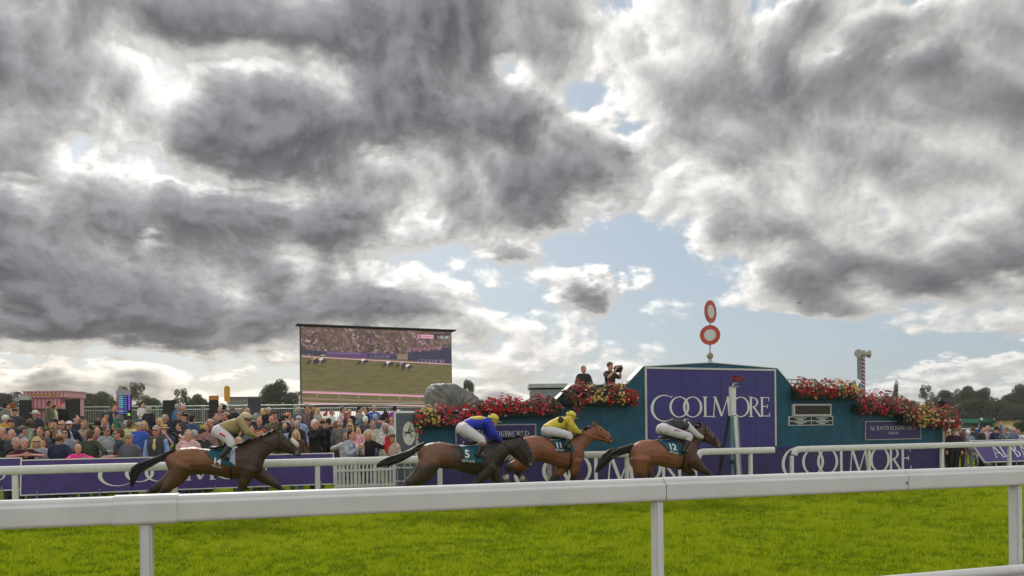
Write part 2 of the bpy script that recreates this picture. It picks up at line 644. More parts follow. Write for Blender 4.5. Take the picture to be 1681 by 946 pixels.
def bar(x0, y0, x1, y1, w):
    dx, dy = x1 - x0, y1 - y0
    l = math.hypot(dx, dy)
    nx, ny = -dy / l * w / 2, dx / l * w / 2
    return [[(x0 - nx, y0 - ny), (x1 - nx, y1 - ny), (x1 + nx, y1 + ny), (x0 + nx, y0 + ny)]]


K, H = 0.115, 0.045     # thick and thin strokes


def serif(x, y, w=0.24):
    return [[(x - w / 2, y - .02), (x + w / 2, y - .02), (x + w / 2, y + .02), (x - w / 2, y + .02)]]


def glyph(ch):
    """-> (quads, advance) with cap height 1"""
    if ch in '0OQ':
        q = ring(.47, .5, .47, .53, K, H)
        if ch == 'Q':
            q += bar(.55, .12, .95, -.18, .08)
        return q, 1.0
    if ch == 'C':
        return ring(.47, .5, .47, .53, K, H, 48, 318, taper=35) + bar(.78, .72, .80, .98, .04), .86
    if ch == 'D':
        return bar(.14, 0, .14, 1, K) + ring(.2, .5, .58, .5, K, H, -90, 90, 22) + serif(.12, 0, .22) + serif(.12, 1, .22), .86
    if ch == 'L':
        return bar(.14, 0, .14, 1, K) + serif(.14, 1) + bar(.04, .02, .56, .02, .045) + bar(.55, .0, .57, .22, .04), .58
    if ch == 'I':
        return bar(.14, 0, .14, 1, K) + serif(.14, 0) + serif(.14, 1), .30
    if ch == 'T':
        return bar(.36, 0, .36, .97, K) + serif(.36, 0) + bar(.02, .975, .70, .975, .045) + bar(.025, .98, .02, .78, .04) + bar(.695, .98, .70, .78, .04), .74
    if ch == 'E':
        return bar(.14, 0, .14, 1, K) + bar(.04, .02, .55, .02, .045) + bar(.04, .98, .52, .98, .045) + bar(.19, .52, .44, .52, .045) + bar(.54, 0, .56, .2, .04) + bar(.51, 1, .52, .8, .04) + bar(.43, .42, .43, .62, .04), .62
    if ch == 'A':
        return bar(.06, 0, .38, 1.0, .05) + bar(.36, 1.0, .74, 0, K) + bar(.18, .33, .58, .33, .04) + serif(.06, 0, .2) + serif(.74, 0, .24), .80
    if ch == 'M':
        return bar(.10, 0, .20, .99, .05) + bar(.20, .98, .52, .04, K) + bar(.52, .04, .84, .98, .05) + bar(.84, .99, .94, 0, K) + serif(.10, 0, .2) + serif(.95, 0, .24) + serif(.17, 1, .16) + serif(.86, 1, .16), 1.05
    if ch == 'W':
        return bar(.08, 1, .32, 0, K) + bar(.32, 0, .54, .96, .05) + bar(.52, .98, .78, 0, K) + bar(.78, 0, 1.0, 1, .05) + serif(.07, 1, .22) + serif(1.0, 1, .18), 1.06
    if ch == 'R':
        return bar(.14, 0, .14, 1, K) + ring(.2, .735, .36, .265, K, H, -90, 90, 18) + bar(.30, .48, .66, .0, .10) + serif(.14, 0) + serif(.10, 1, .18) + serif(.68, 0, .14) + bar(.14, .49, .3, .49, .04) + bar(.14, .98, .22, .98, .04), .70
    if ch == 'B':
        return bar(.14, 0, .14, 1, K) + ring(.2, .755, .30, .245, K, H, -90, 90, 16) + ring(.2, .27, .36, .27, K, H, -90, 90, 18) + serif(.12, 0, .2) + serif(.12, 1, .2), .64
    if ch == 'S':
        return ring(.28, .755, .235, .255, .07, .06, 40, 250, 18) + ring(.28, .26, .255, .27, .08, .06, -140, 80, 20) + bar(.16, .60, .40, .42, .10) + bar(.455, .80, .47, .98, .04) + bar(.035, .2, .03, .02, .04), .58
    if ch == 'U':
        return bar(.16, .34, .16, 1, K) + bar(.62, .34, .62, 1, .05) + ring(.38, .36, .275, .38, .11, .06, 180, 360, 22) + serif(.16, 1) + serif(.62, 1, .2), .80
    if ch == 'Y':
        return bar(.36, 0, .36, .48, K) + bar(.06, 1, .36, .46, .10) + bar(.36, .46, .66, 1, .05), .72
    if ch == 'K':
        return bar(.14, 0, .14, 1, K) + bar(.16, .46, .56, 1, .05) + bar(.26, .56, .64, 0, .11), .70
    return [], .34


def lay(mb, quads, org, ux, uz, out, lift=0.004, m=0):
    """quads of the lettering plane as sheets on a surface; each stroke lies a hair above the last"""
    for i, q in enumerate(quads):
        vs = [org + ux * a + uz * b + out * (lift + 0.00004 * i) for a, b in q]
        e = (vs[1] - vs[0]).cross(vs[2] - vs[0])
        if e.dot(out) < 0:
            vs = vs[::-1]
        mb.add(vs, [(0, 1, 2, 3)], m)


def write(text, mb, org, ux, uz, out, height, width=None, m=0, track=0.04, lift=0.004):
    """left aligned line of capitals; ux, uz unit vectors; squeezed to width when given"""
    x, allq = 0.0, []
    for ch in text:
        q, adv = glyph(ch)
        allq += [[(a + x, b) for a, b in qq] for qq in q]
        x += adv + track
    k = (width / x) if width else height
    lay(mb, [[(a * k, b * height) for a, b in qq] for qq in allq], org, ux, uz, out, lift, m)


def word_logo(mb, org, ux, uz, out, height, width, m=0):
    """the sponsor's word: big C, two linked Os, the rest in capitals"""
    k = width / 5.80
    q = []
    q += ring(.62, .44, .62, .66, .13, .05, 52, 312, 50, 40)
    q += bar(.965, .98, 1.01, 1.06, .03)
    q += ring(1.34, .5, .475, .525, .115, .045)
    q += ring(1.975, .5, .465, .525, .115, .045)
    q += [[(a + 2.44, b) for a, b in g] for g in glyph('L')[0]]
    q += [[(a * .97 + 2.88, b) for a, b in g] for g in glyph('M')[0]]
    q += ring(4.35, .5, .46, .525, .115, .045)
    q += [[(a * .9 + 4.74, b) for a, b in g] for g in glyph('R')[0]]
    q += [[(a * .95 + 5.30, b) for a, b in g] for g in glyph('E')[0]]
    lay(mb, [[(a * k, b * height) for a, b in g] for g in q], org, ux, uz, out, m=m)


def sans(text, size, name='figures'):
    """built-in font as flat mesh: (verts, faces), left aligned"""
    cu = bpy.data.curves.new(name, 'FONT')
    cu.body = text
    cu.size = size
    cu.resolution_u = 3
    o = bpy.data.objects.new(name, cu)
    COL.objects.link(o)
    dg = bpy.context.evaluated_depsgraph_get()
    me = bpy.data.meshes.new_from_object(o.evaluated_get(dg))
    vs = [v.co.copy() for v in me.vertices]
    fs = [list(p.vertices) for p in me.polygons]
    bpy.data.objects.remove(o)
    bpy.data.curves.remove(cu)
    bpy.data.meshes.remove(me)
    return vs, fs


def write_sans(mb, text, org, ux, uz, out, size, m=0, lift=0.004, center=False, bold=0.0):
    vs, fs = sans(text, size)
    if center and vs:
        w = max(v.x for v in vs)
        org = org - ux * (w / 2)
    pts = [org + ux * v.x + uz * v.y + out * lift for v in vs]
    mb.add(pts, fs, m)
    if bold:
        mb.add([p + ux * bold + out * .0004 for p in pts], fs, m)
        mb.add([p + uz * bold + out * .0008 for p in pts], fs, m)

# ------------------------------------------------------------------ the ground
def turf_material():
    m = bpy.data.materials.new('turf')
    m.use_nodes = True
    t = NT(m.node_tree)
    b = m.node_tree.nodes['Principled BSDF']
    co = t.node('ShaderNodeTexCoord').outputs['Object']
    a = t.noise(co, 1.3, 6, .65)
    c = t.noise(co, 9.0, 5, .65)
    f = t.smooth(t.m('ADD', t.m('MULTIPLY', a, .5), t.m('MULTIPLY', c, .5)), .34, .66)
    t.put(b.inputs['Base Color'], t.mix(f, (.11, .155, .006), (.20, .255, .012)))
    b.inputs['Roughness'].default_value = .85
    b.inputs['Specular IOR Level'].default_value = .0
    bp = t.node('ShaderNodeBump')
    bp.inputs['Strength'].default_value = .7
    bp.inputs['Distance'].default_value = .05
    t.put(bp.inputs['Height'], c)
    t.put(b.inputs['Normal'], bp.outputs[0])
    return m


TURF = turf_material()


def build_ground():
    xs = np.unique(np.concatenate([np.linspace(-60, 60, 121), np.linspace(-500, 500, 51)]))
    ys = np.unique(np.concatenate([np.linspace(2, 80, 131), np.linspace(-40, 2, 15), np.linspace(80, 650, 30), [-300, -150]]))
    vs, fs = [], []
    for y in ys:
        for x in xs:
            vs.append((x, y, ground_z(x, y)))
    n = len(xs)
    for j in range(len(ys) - 1):
        for i in range(n - 1):
            fs.append((j * n + i, j * n + i + 1, (j + 1) * n + i + 1, (j + 1) * n + i))
    mb = MB().add(vs, fs, 0, True)
    tag(put('ground', mb, TURF), kind='structure')
    # bare strip under the near rail
    pb = MB()
    rows = []
    for e in (-3.0, -1.0, -0.2, 0.22):
        for k in range(41):
            p = NEAR0 + NTV * (-10 + k * .6) + NNV * e
            rows.append((p.x, p.y, ground_z(p.x, p.y) + .012))
    pb.add(rows, [(j * 41 + i, j * 41 + i + 1, (j + 1) * 41 + i + 1, (j + 1) * 41 + i) for j in range(3) for i in range(40)])
    tag(put('path', pb, mat('trodden_earth', (.17, .135, .10), .9, var=.3, scale=5, bump=.4)), kind='structure')
    # planted strip of dark earth at the foot of the boards
    sb = MB()
    s0, s1 = sz(-160, 800, .8)[0], sz(660, 790, .8)[0]
    sb.sdbox(s0, s1, .25, 1.3, -.05, .06)
    s0, s1 = sz(1552, 760, .8)[0], sz(1900, 760, .8)[0]
    sb.sdbox(s0, s1, .25, 1.6, -.05, .06)
    tag(put('verge', sb, SOIL), kind='structure')


build_ground()


# ------------------------------------------------------------------ running rails
def rail_profile(w, h, step=True):
    """rounded plastic rail, top at 0; the near one has a sloping shoulder above a flat face"""
    if not step:
        p = [(-w * .38, -h), (-w * .5, -h * .93), (-w * .5, -h * .36), (-w * .36, -h * .10), (-w * .24, -h * .025), (0, 0), (w * .24, -h * .025), (w * .40, -h * .10), (w * .5, -h * .36), (w * .5, -h * .93), (w * .38, -h)]
        return p[::-1]
    def arc(cx, cz, r, a0, a1, n):
        return [(cx + r * math.cos(R(a0 + (a1 - a0) * i / n)), cz + r * math.sin(R(a0 + (a1 - a0) * i / n))) for i in range(n + 1)]
    p = arc(-w * .5 + .028, -h + .028, .028, 270, 180, 5)
    p += arc(-w * .5 + .016, -.040 - .016, .016, 180, 90, 6)
    p += [(-w * .30, -.0385), (-w * .27, -.034)]
    p += arc(-w * .10, -.028, .028, 170, 90, 7)
    p += arc(w * .5 - h * .20, -h * .20, h * .20, 90, 0, 6)
    p += arc(w * .5 - .028, -h + .028, .028, 0, -90, 5)
    return [(-x, z) for x, z in p]


def near_pt(s, e, z):
    return NEAR0 + NTV * s + NNV * e + UP * z


def near_s(x):
    """distance along the near rail of photo column x"""
    u = (x - 840.5) / FPX
    return (u * NEAR0.y - NEAR0.x) / (NTV.x - u * NTV.y)


def build_near_rail():
    top = 1.38
    r = thing('running_rail', near_pt(near_s(1077), 0, .25), 'thick white plastic running rail on posts closest to the camera', 'rail')
    prof = rail_profile(.165, .185)
    cuts = [-12.0, near_s(1085), near_s(1479), 14.0]
    for a, b in zip(cuts, cuts[1:]):
        k = max(2, int((b - a) / .8))
        m = MB().sweep([near_pt(a + .004 + (b - a - .008) * i / k, 0, top) for i in range(k + 1)], prof, smooth=False)
        put('beam', m, WHITE, r)
    big = [(x * 1.07, (z + .09) * 1.07 - .09) for x, z in prof]
    for x0, x1 in ((187, 292), (1086, 1146)):
        m = MB().sweep([near_pt(near_s(x0 + (x1 - x0) * i / 3), 0, top + .001) for i in range(4)], big if x0 < 300 else [(x * 1.025, (z + .09) * 1.025 - .09) for x, z in prof], smooth=False)
        put('sleeve', m, WHITE, r)
    for x in (-430, 239, 1077, 1665, 2100):
        s = near_s(x)
        m = MB().bbox(near_pt(s, 0, (top - .18 + .2) / 2), .075, .105, top - .18 - .2, (NTV, NNV, UP), .014)
        put('post', m, WHITE, r)
    p = near_pt(near_s(1475), -.0838, top - .115)
    put('scuff_mark', MB().box(p, .012, .0015, .030, (NTV, NNV, UP)).box(p + NTV * .016 - UP * .004, .009, .0015, .022, (NTV, NNV, UP)), mat('rub_mark', (.20, .19, .17), .7), r)
    lr = thing('lower_rail', near_pt(near_s(1677), -.35, .25), 'slim white pipe rail low down in front of the right end post', 'rail')
    zl = .455
    put('pipe', MB().tube([near_pt(near_s(1000) + i * .8, -.35, zl) for i in range(16)], .048, 12), WHITE, lr)
    for k in range(5):
        s = near_s(1000) + .5 + k * 2.4
        put('foot', MB().tube([near_pt(s, -.35, .22), near_pt(s, -.35, zl - .03)], .03, 8), WHITE, lr)


build_near_rail()


def far_rail(x0, x1, posts, label, bend=None):
    top = 1.12
    s0, s1 = sz(x0, 740)[0], sz(x1, 740)[0]
    r = thing('running_rail', W((s0 + s1) / 2, 0, 0), label, 'rail', 'white rails along the far side of the track')
    prof = rail_profile(.125, .17, False)
    path = [W(s0 + (s1 - s0) * i / 12, 0, top) for i in range(13)]
    if bend:
        rr = .26
        arc = [W(s0 + rr - rr * math.cos(R(a)), 0, top - rr + rr * math.sin(R(a))) for a in (10, 30, 50, 70)]
        path = arc + [W(s0 + rr + (s1 - s0 - rr) * i / 12, 0, top) for i in range(13)]
        put('end_post', MB().bbox(W(s0 + .01, 0, (top - rr) / 2), .10, .08, top - rr, (TV, NV, UP), .012), PAINT, r)
    put('beam', MB().sweep(path, prof), PAINT, r)
    for x in posts:
        s = sz(x, 760)[0]
        put('post', MB().bbox(W(s, 0, (top - .16) / 2), .105, .085, top - .16, (TV, NV, UP), .012), PAINT, r)


far_rail(-420, 1118, (-330, 25, 287, 521, 722, 902, 1029), 'longest white far rail running behind the three leftmost horses')
far_rail(1140, 1270, (1232,), 'short white rail with bent end behind the leading horse', True)
far_rail(1299, 1900, (1426, 1546, 1657, 1760), 'white rail with bent end before the lower right lettering', True)


# ------------------------------------------------------------------ the winning-post wall
D0 = 2.0            # its painted front


def wp(x, y, d=D0):
    return on(x, y, d)


def wall_frame(d=D0):
    return TV, UP, -NV


def build_wall():
    sL = sz(684, 700, D0)[0]
    w = thing('finish_wall', W((sL + sz(1548, 700, D0)[0]) / 2, D0, 0), 'long teal finish wall with stepped top and big purple panel', 'wall')
    out = -NV
    top = [(684, 677), (790, 676), (800, 666), (905, 664), (937, 634), (1029, 631), (1055.4, 602.5), (1166, 596), (1275, 605.5), (1301, 636), (1398, 640), (1408, 660), (1478, 664), (1486, 682), (1548, 686)]
    poly = [W(sL, D0, 0.0)] + [wp(x, y) for x, y in top] + [W(sz(1548, 700, D0)[0], D0, 0.0)]
    put('facing', MB().prism(poly, NV, .30), TEAL, w)
    # capping along the top edge
    cap = MB()
    for (a, b) in zip(top, top[1:]):
        p, q = wp(*a), wp(*b)
        t = (q - p).normalized()
        up = NV.cross(t)
        up = up if up.z > 0 else -up
        if abs(t.z) > .985:
            continue
        cap.box((p + q) / 2 + NV * .10 + up * .012, (q - p).length + .02, .25, .022, (t, NV, up))
    put('capping', cap, SILVER, w)
    # end trims
    for x in (684, 1548):
        s = sz(x, 700, D0)[0]
        z1 = sz(x, 679 if x < 800 else 688, D0)[1]
        put('end_trim', MB().sdbox(s - .04, s + .04, D0 - .02, D0 + .33, 0, z1), PAINT, w)
    # lower purple band with the two words
    zb = sz(1400, 730.5, D0)[1]
    s0, s1 = sz(700, 760, D0)[0], sz(1546, 760, D0)[0]
    bd = put('lower_board', MB().sdbox(s0, s1, D0 - .035, D0 - .003, .03, zb), BAND, w)
    for x0, x1, yt in ((843, 1132, 0), (1283, 1494, 0)):
        a, b = sz(x0, 760, D0 - .035)[0], sz(x1, 760, D0 - .035)[0]
        h = zb - .16
        mb = MB()
        word_logo(mb, W(a, D0 - .035, .14), TV, UP, out, h - .02 - .07, b - a)
        put('lettering', mb, LETTER, bd)
    # the big panel
    s0, s1 = sz(1061, 680, D0)[0], sz(1270.5, 680, D0)[0]
    z0, z1 = zb + .02, sz(1166, 607.5, D0)[1]
    fr = MB()
    e = .055
    for a, b, c, d in ((s0 - e, s0, z0, z1 + e), (s1, s1 + e, z0, z1 + e), (s0, s1, z1, z1 + e)):
        fr.sdbox(a, b, D0 - .05, D0 - .002, c, d)
    pn = put('name_panel', MB().sdbox(s0, s1, D0 - .03, D0 - .003, z0, z1), BLUEP, w)
    put('frame', fr, SILVER, pn)
    lx0, lx1 = sz(1068, 668, D0 - .03)[0], sz(1262, 668, D0 - .03)[0]
    lz0, lz1 = sz(1166, 684.5, D0 - .03)[1], sz(1166, 652, D0 - .03)[1]
    mb = MB()
    word_logo(mb, W(lx0, D0 - .03, lz0), TV, UP, out, lz1 - lz0, lx1 - lx0)
    put('lettering', mb, LETTER, pn)
    # sheet joints and fixing heads
    seam = mat('sheet_joint', (.018, .020, .045), .7, var=.1)
    for x in (1118, 1182, 1239):
        s = sz(x, 680, D0)[0]
        put('joint', MB().sdbox(s - .006, s + .006, D0 - .0315, D0 - .0302, z0, z1), seam, pn)
    for i in range(8):
        s = sz(760 + i * 105, 760, D0)[0]
        put('joint', MB().sdbox(s - .007, s + .007, D0 - .0365, D0 - .0352, .03, zb), seam, bd)
    for x, yt_ in ((800, 668), (905, 667), (985, 634), (1400, 660), (1478, 668)):
        s, zt_ = sz(x, yt_ + 3, D0)
        put('joint', MB().sdbox(s - .007, s + .007, D0 - .0015, D0 - .0002, zb, zt_), DARKT, w)
    # sponsor plates
    for (x0, y0, x1, y1) in ((749, 698.5, 878, 737), (1420, 692.5, 1509.5, 720.5)):
        a, b = sz(x0, y1, D0)[0], sz(x1, y1, D0)[0]
        c, d = sz((x0 + x1) / 2, y1, D0)[1], sz((x0 + x1) / 2, y0, D0)[1]
        sg = put('name_plate', MB().sdbox(a, b, D0 - .03, D0 - .003, c, d), BAND, w)
        e = .03
        fr = MB()
        for aa, bb, cc, dd in ((a - e, a, c - e, d + e), (b, b + e, c - e, d + e), (a, b, c - e, c), (a, b, d, d + e)):
            fr.sdbox(aa, bb, D0 - .042, D0 - .004, cc, dd)
        put('frame', fr, STEEL, sg)
        mb = MB()
        h = (d - c)
        wd = (b - a) * .85
        write('AL BASTI EQUIWORLD', mb, W(a + (b - a) * .075, D0 - .03, c + h * .53), TV, UP, out, h * .22, wd)
        write('DUBAI', mb, W(a + (b - a) * .41, D0 - .03, c + h * .26), TV, UP, out, h * .15, wd * .21)
        put('lettering', mb, LETTER, sg)
    # electronic clock
    a, b = sz(1299.5, 673, D0)[0], sz(1361, 673, D0)[0]
    c, d = sz(1330, 683, D0)[1], sz(1330, 663.5, D0)[1]
    ck = put('clock_case', MB().sdbox(a, b, D0 - .10, D0 - .003, c, d), SILVER, w)
    mb = MB().sdbox(a + .05, b - .05, D0 - .108, D0 - .101, c + .05, d - .05)
    scn = put('clock_face', mb, mat('unlit_display', (.014, .010, .010), .3), ck)
    seg = MB()
    nd = 7
    cw = (b - a - .16) / nd
    hh = (d - c - .16)
    for i in range(nd):
        x0 = a + .08 + cw * i + cw * .12
        x1 = x0 + cw * .62
        zc = c + .08
        t = .018
        for (p, q) in (((x0, zc), (x1, zc)), ((x0, zc + hh / 2), (x1, zc + hh / 2)), ((x0, zc + hh), (x1, zc + hh)), ((x0, zc), (x0, zc + hh / 2)), ((x0, zc + hh / 2), (x0, zc + hh)), ((x1, zc), (x1, zc + hh / 2)), ((x1, zc + hh / 2), (x1, zc + hh))):
            seg.sdbox(min(p[0], q[0]) - t / 2, max(p[0], q[0]) + t / 2, D0 - .1105, D0 - .1082, min(p[1], q[1]) - t / 2, max(p[1], q[1]) + t / 2)
    put('segments', seg, mat('dim_segments', (.075, .045, .040), .4), ck)
    a, b = sz(1294, 690, D0)[0], sz(1366.5, 690, D0)[0]
    c, d = sz(1330, 698.5, D0)[1], sz(1330, 683.6, D0)[1]
    pl = put('notice_plate', MB().sdbox(a, b, D0 - .03, D0 - .003, c, d), LETTER, w)
    cell, tx = MB(), MB()
    for i in (0, 1):
        for j in (0, 1):
            x0 = a + .025 + i * (b - a - .025) / 2
            x1 = x0 + (b - a - .075) / 2
            z0 = c + .02 + j * (d - c - .02) / 2
            z1 = z0 + (d - c - .06) / 2
            cell.sdbox(x0, x1, D0 - .036, D0 - .031, z0, z1)
            for k, (f0, f1) in enumerate(((.22, .78), (.36, .64))):
                zz = z0 + (z1 - z0) * (.62 - .42 * k)
                tx.sdbox(x0 + (x1 - x0) * f0, x0 + (x1 - x0) * f1, D0 - .0385, D0 - .0363, zz, zz + .022)
    put('cells', cell, DARKT, pl)
    put('text_lines', tx, LETTER, pl)
    # platform the photographers stand on, behind the parapet
    s0, s1 = sz(925, 640, D0)[0], sz(1060, 640, D0)[0]
    pf = MB().sdbox(s0, s1, D0 + .32, D0 + 1.9, 1.78, 1.9)
    put('platform', pf, GREYM, w)
    for s in (s0 + .1, s1 - .1):
        put('platform_leg', MB().sdbox(s - .05, s + .05, D0 + 1.7, D0 + 1.8, 0, 1.775), GREYM, w)
    return w


build_wall()


def build_emblem_panel():
    s0, s1 = sz(650, 720, D0 - .1)[0], sz(682, 720, D0 - .1)[0]
    d = D0 - .12
    z1 = sz(664, 678.5, d)[1]
    z0 = sz(664, 744.5, d)[1]
    p = thing('emblem_panel', W((s0 + s1) / 2, d, 0), 'grey end panel with white oval horse and rider emblem', 'sign')
    put('panel', MB().sdbox(s0, s1, d, d + .1, 0.02, z1), GREYP, p)
    tr = MB()
    tr.sdbox(s0 - .03, s0, d - .01, d + .1, 0.02, z1 + .03)
    tr.sdbox(s0, s1, d - .01, d + .1, z1, z1 + .03)
    tr.sdbox(s0, s1, d - .012, d - .001, z0 - .03, z0)
    put('trim', tr, PAINT, p)
    c = wp(671.5, 711.8, d - .004)
    ov = put('oval', MB().disc(c, TV, UP, .165, .30, 40), mat('ivory_vinyl', (.66, .65, .56), .5, var=.03), p)
    # galloping horse and rider in dark line
    e = MB()
    k = .128

    def ln(pts, wd):
        for (a, b) in zip(pts, pts[1:]):
            lay(e, bar(a[0] * k, a[1] * k, b[0] * k, b[1] * k, wd * k), c, TV, UP, -NV, .003)
    ln([(-.75, .15), (-.3, .2), (.25, .1)], .42)
    ln([(.2, .15), (.55, .55), (.75, .7)], .26)
    ln([(.72, .7), (1.0, .4)], .2)
    ln([(-.75, .1), (-1.0, -.2), (-1.2, -.5)], .13)
    ln([(-.6, .0), (-.6, -.4), (-.95, -.6)], .11)
    ln([(.2, .0), (.55, -.4), (.95, -.75)], .12)
    ln([(.1, 0), (.3, -.5), (.55, -.9)], .10)
    ln([(-.8, .3), (-1.1, .45), (-1.15, .1)], .12)
    ln([(-.1, .3), (-.05, .75), (.25, 1.15)], .26)
    ln([(.1, .9), (.5, .7)], .12)
    ln([(.1, 1.2), (.15, 1.9)], .06)
    ln([(.2, 1.25), (.25, 1.45)], .24)
    put('emblem', e, mat('emblem_ink', (.03, .035, .055), .6), ov)
    t = MB()
    write('YORK', t, c - TV * .055 - UP * .215, TV, UP, -NV, .04, .11, lift=.003)
    put('lettering', t, mat('emblem_grey', (.25, .25, .22), .6), ov)


build_emblem_panel()


# ------------------------------------------------------------------ loose advertising boards along the crowd side
def ad_board(x0, x1, ytop, ybot, d, lean, label, words):
    xm = (x0 + x1) / 2
    s0, s1 = sz(x0, (ytop + ybot) / 2, d)[0], sz(x1, (ytop + ybot) / 2, d)[0]
    z0 = max(.10, sz(xm, ybot, d)[1])
    z1 = sz(xm, ytop, d + lean)[1]
    b = thing('advertising_board', W((s0 + s1) / 2, d, 0), label, 'board', 'purple boards along the rail')
    up = (NV * lean + UP * (z1 - z0)).normalized()
    L = ((z1 - z0) ** 2 + lean ** 2) ** .5
    out = TV.cross(up).normalized()
    out = out if out.dot(NV) < 0 else -out
    c = W((s0 + s1) / 2, d, z0) + up * L / 2
    put('sheet', MB().box(c, s1 - s0, .03, L, (TV, -out, up)), PURPLE, b)
    fr = MB()
    for k in (-1, 1):
        fr.box(c + up * (k * (L / 2 + .012)), s1 - s0 + .05, .05, .024, (TV, -out, up))
        fr.box(c + TV * (k * ((s1 - s0) / 2 + .012)), .024, .05, L, (TV, -out, up))
    put('frame', fr, PAINT, b)
    mb = MB()
    base = W(0, 0, 0)
    for kind, xa, xb, f0, f1 in words:
        a, e = sz(xa, (ytop + ybot) / 2, d + lean / 2)[0], sz(xb, (ytop + ybot) / 2, d + lean / 2)[0]
        o = W(a, d, z0) + up * (L * f0) + out * .015
        if kind == 'word':
            word_logo(mb, o, TV, up, out, L * (f1 - f0), e - a)
        else:
            write(kind, mb, o, TV, up, out, L * (f1 - f0), e - a)
    put('lettering', mb, LETTER, b)
    for f in (.12, .5, .88):
        q = s0 + (s1 - s0) * f
        put('stay', MB().tube([W(q, d + lean + .04, z1 - .1), W(q, d + .55 + lean, 0.06)], .018, 6), STEEL, b)
    n = max(2, int((s1 - s0) / 1.2))
    for i in range(n + 1):
        q = s0 + (s1 - s0) * (i + .25) / (n + .5)
        put('peg', MB().tube([W(q, d - .03, z0 + .07), W(q, d - .03, 0.03)], .012, 6), STEEL, b)


ad_board(35, 547, 751, 803, .95, .06, 'long purple board with white lettering behind the last horse', [('word', 161, 441, .27, .80)])
ad_board(-420, 33, 758, 811, .95, .06, 'purple board cut by the left photo edge, end of one letter', [('AL BASTI EQUIWORLD', -380, 14, .28, .78)])
ad_board(1616, 1990, 719.5, 752, 1.0, .5, 'purple board leaning at the right behind the far rail', [('AL BASTI EQUIWORLD', 1627, 1842, .20, .80)])


def build_barrier():
    """white plastic picket barrier between board and wall"""
    d = .75
    s0, s1 = sz(551, 780, d)[0], sz(647, 780, d)[0]
    b = thing('picket_barrier', W((s0 + s1) / 2, d, 0), 'low white plastic picket barrier between purple board and wall', 'barrier')
    fr, sl = MB(), MB()
    zt = 1.0
    for z, h in ((zt, .08), (zt - .22, .05), (.42, .06), (.16, .05)):
        fr.sdbox(s0, s1, d - .03, d + .03, z - h / 2, z + h / 2)
    n = 15
    for i in range(n + 1):
        s = s0 + (s1 - s0) * i / n
        w = .050 if i % 5 else .080
        sl.bbox(W(s, d + .001, .5), w, .034, .96, (TV, NV, UP), .006)
    put('frame', fr, WHITE, b)
    put('slats', sl, WHITE, b)
    for k, x in enumerate((556, 640)):
        s = sz(x, 780, d)[0]
        put('foot', MB().bbox(W(s, d, .05), .12, .5, .08, (TV, NV, UP), .02), WHITE, b)
    # steel tube stand beside the emblem panel
    t = thing('tube_frame', W(sz(663, 770, .7)[0], .7, 0), 'jointed grey steel tubes standing under the emblem panel', 'frame')
    for x, yt in ((652.5, 747), (664, 748), (673, 741)):
        s, zt = sz(x, yt, .9)
        put('tube', MB().tube([W(s, .9, 0), W(s, .9, zt)], .024, 8), STEEL, t)
        for yy in (769, 791):
            z = sz(x, yy, .9)[1]
            put('clamp', MB().tube([W(s - .07, .9, z), W(s + .07, .9, z)], .036, 8), STEEL, t)
    s, zt = sz(673, 741, .9)
    put('elbow', MB().tube([W(s, .9, zt - .02), W(s + .03, .9, zt + .05), W(s + .12, .9, zt + .08), W(s + .3, .9, zt + .08)], .024, 8), STEEL, t)


build_barrier()


# ------------------------------------------------------------------ winning post discs, camera mast, loudspeaker
def build_post_discs():
    base = on(1165.5, 594, D0 + .2)
    p = thing('winning_post', base, 'red and white winning post discs above the purple panel', 'post')
    d = D0 + .2
    v = ray(1166, 550).normalized()
    put('rod', MB().tube([on(1165.5, 596, d), on(1165.5, 500, d)], .022, 8), STEEL, p)
    put('ball', MB().ball(on(1165.5, 584.5, d), .105, .105, .105), mat('gilt_ball', (.30, .25, .16), .45), p)
    put('ball_foot', MB().tube([on(1165.5, 596, d), on(1165.5, 590, d)], [.09, .05], 10), STEEL, p)
    face = Vector((-v.x, -v.y, 0)).normalized()
    for (y, r, yaw, nm) in ((550.5, .30, 0, 'lower_disc'), (512, .345, 61, 'upper_disc')):
        f = Matrix.Rotation(R(yaw), 3, 'Z') @ face
        u = UP.cross(f).normalized()
        c = on(1165.5, y, d) + face * (.03 if yaw == 0 else 0)
        b = put(nm, MB().prism([c + u * (r * math.cos(2 * math.pi * i / 40)) + UP * (r * math.sin(2 * math.pi * i / 40)) for i in range(40)], f, .03), mat('red_disc', (.50, .075, .05), .45, var=.05), p)
        k = MB()
        for sgn in (1, -1):
            k.disc(c + f * (.015 + sgn * .019), u, UP, r * .58, None, 36)
        put('centre', k, mat('white_disc', (.62, .62, .61), .45, var=.04), b)


build_post_discs()


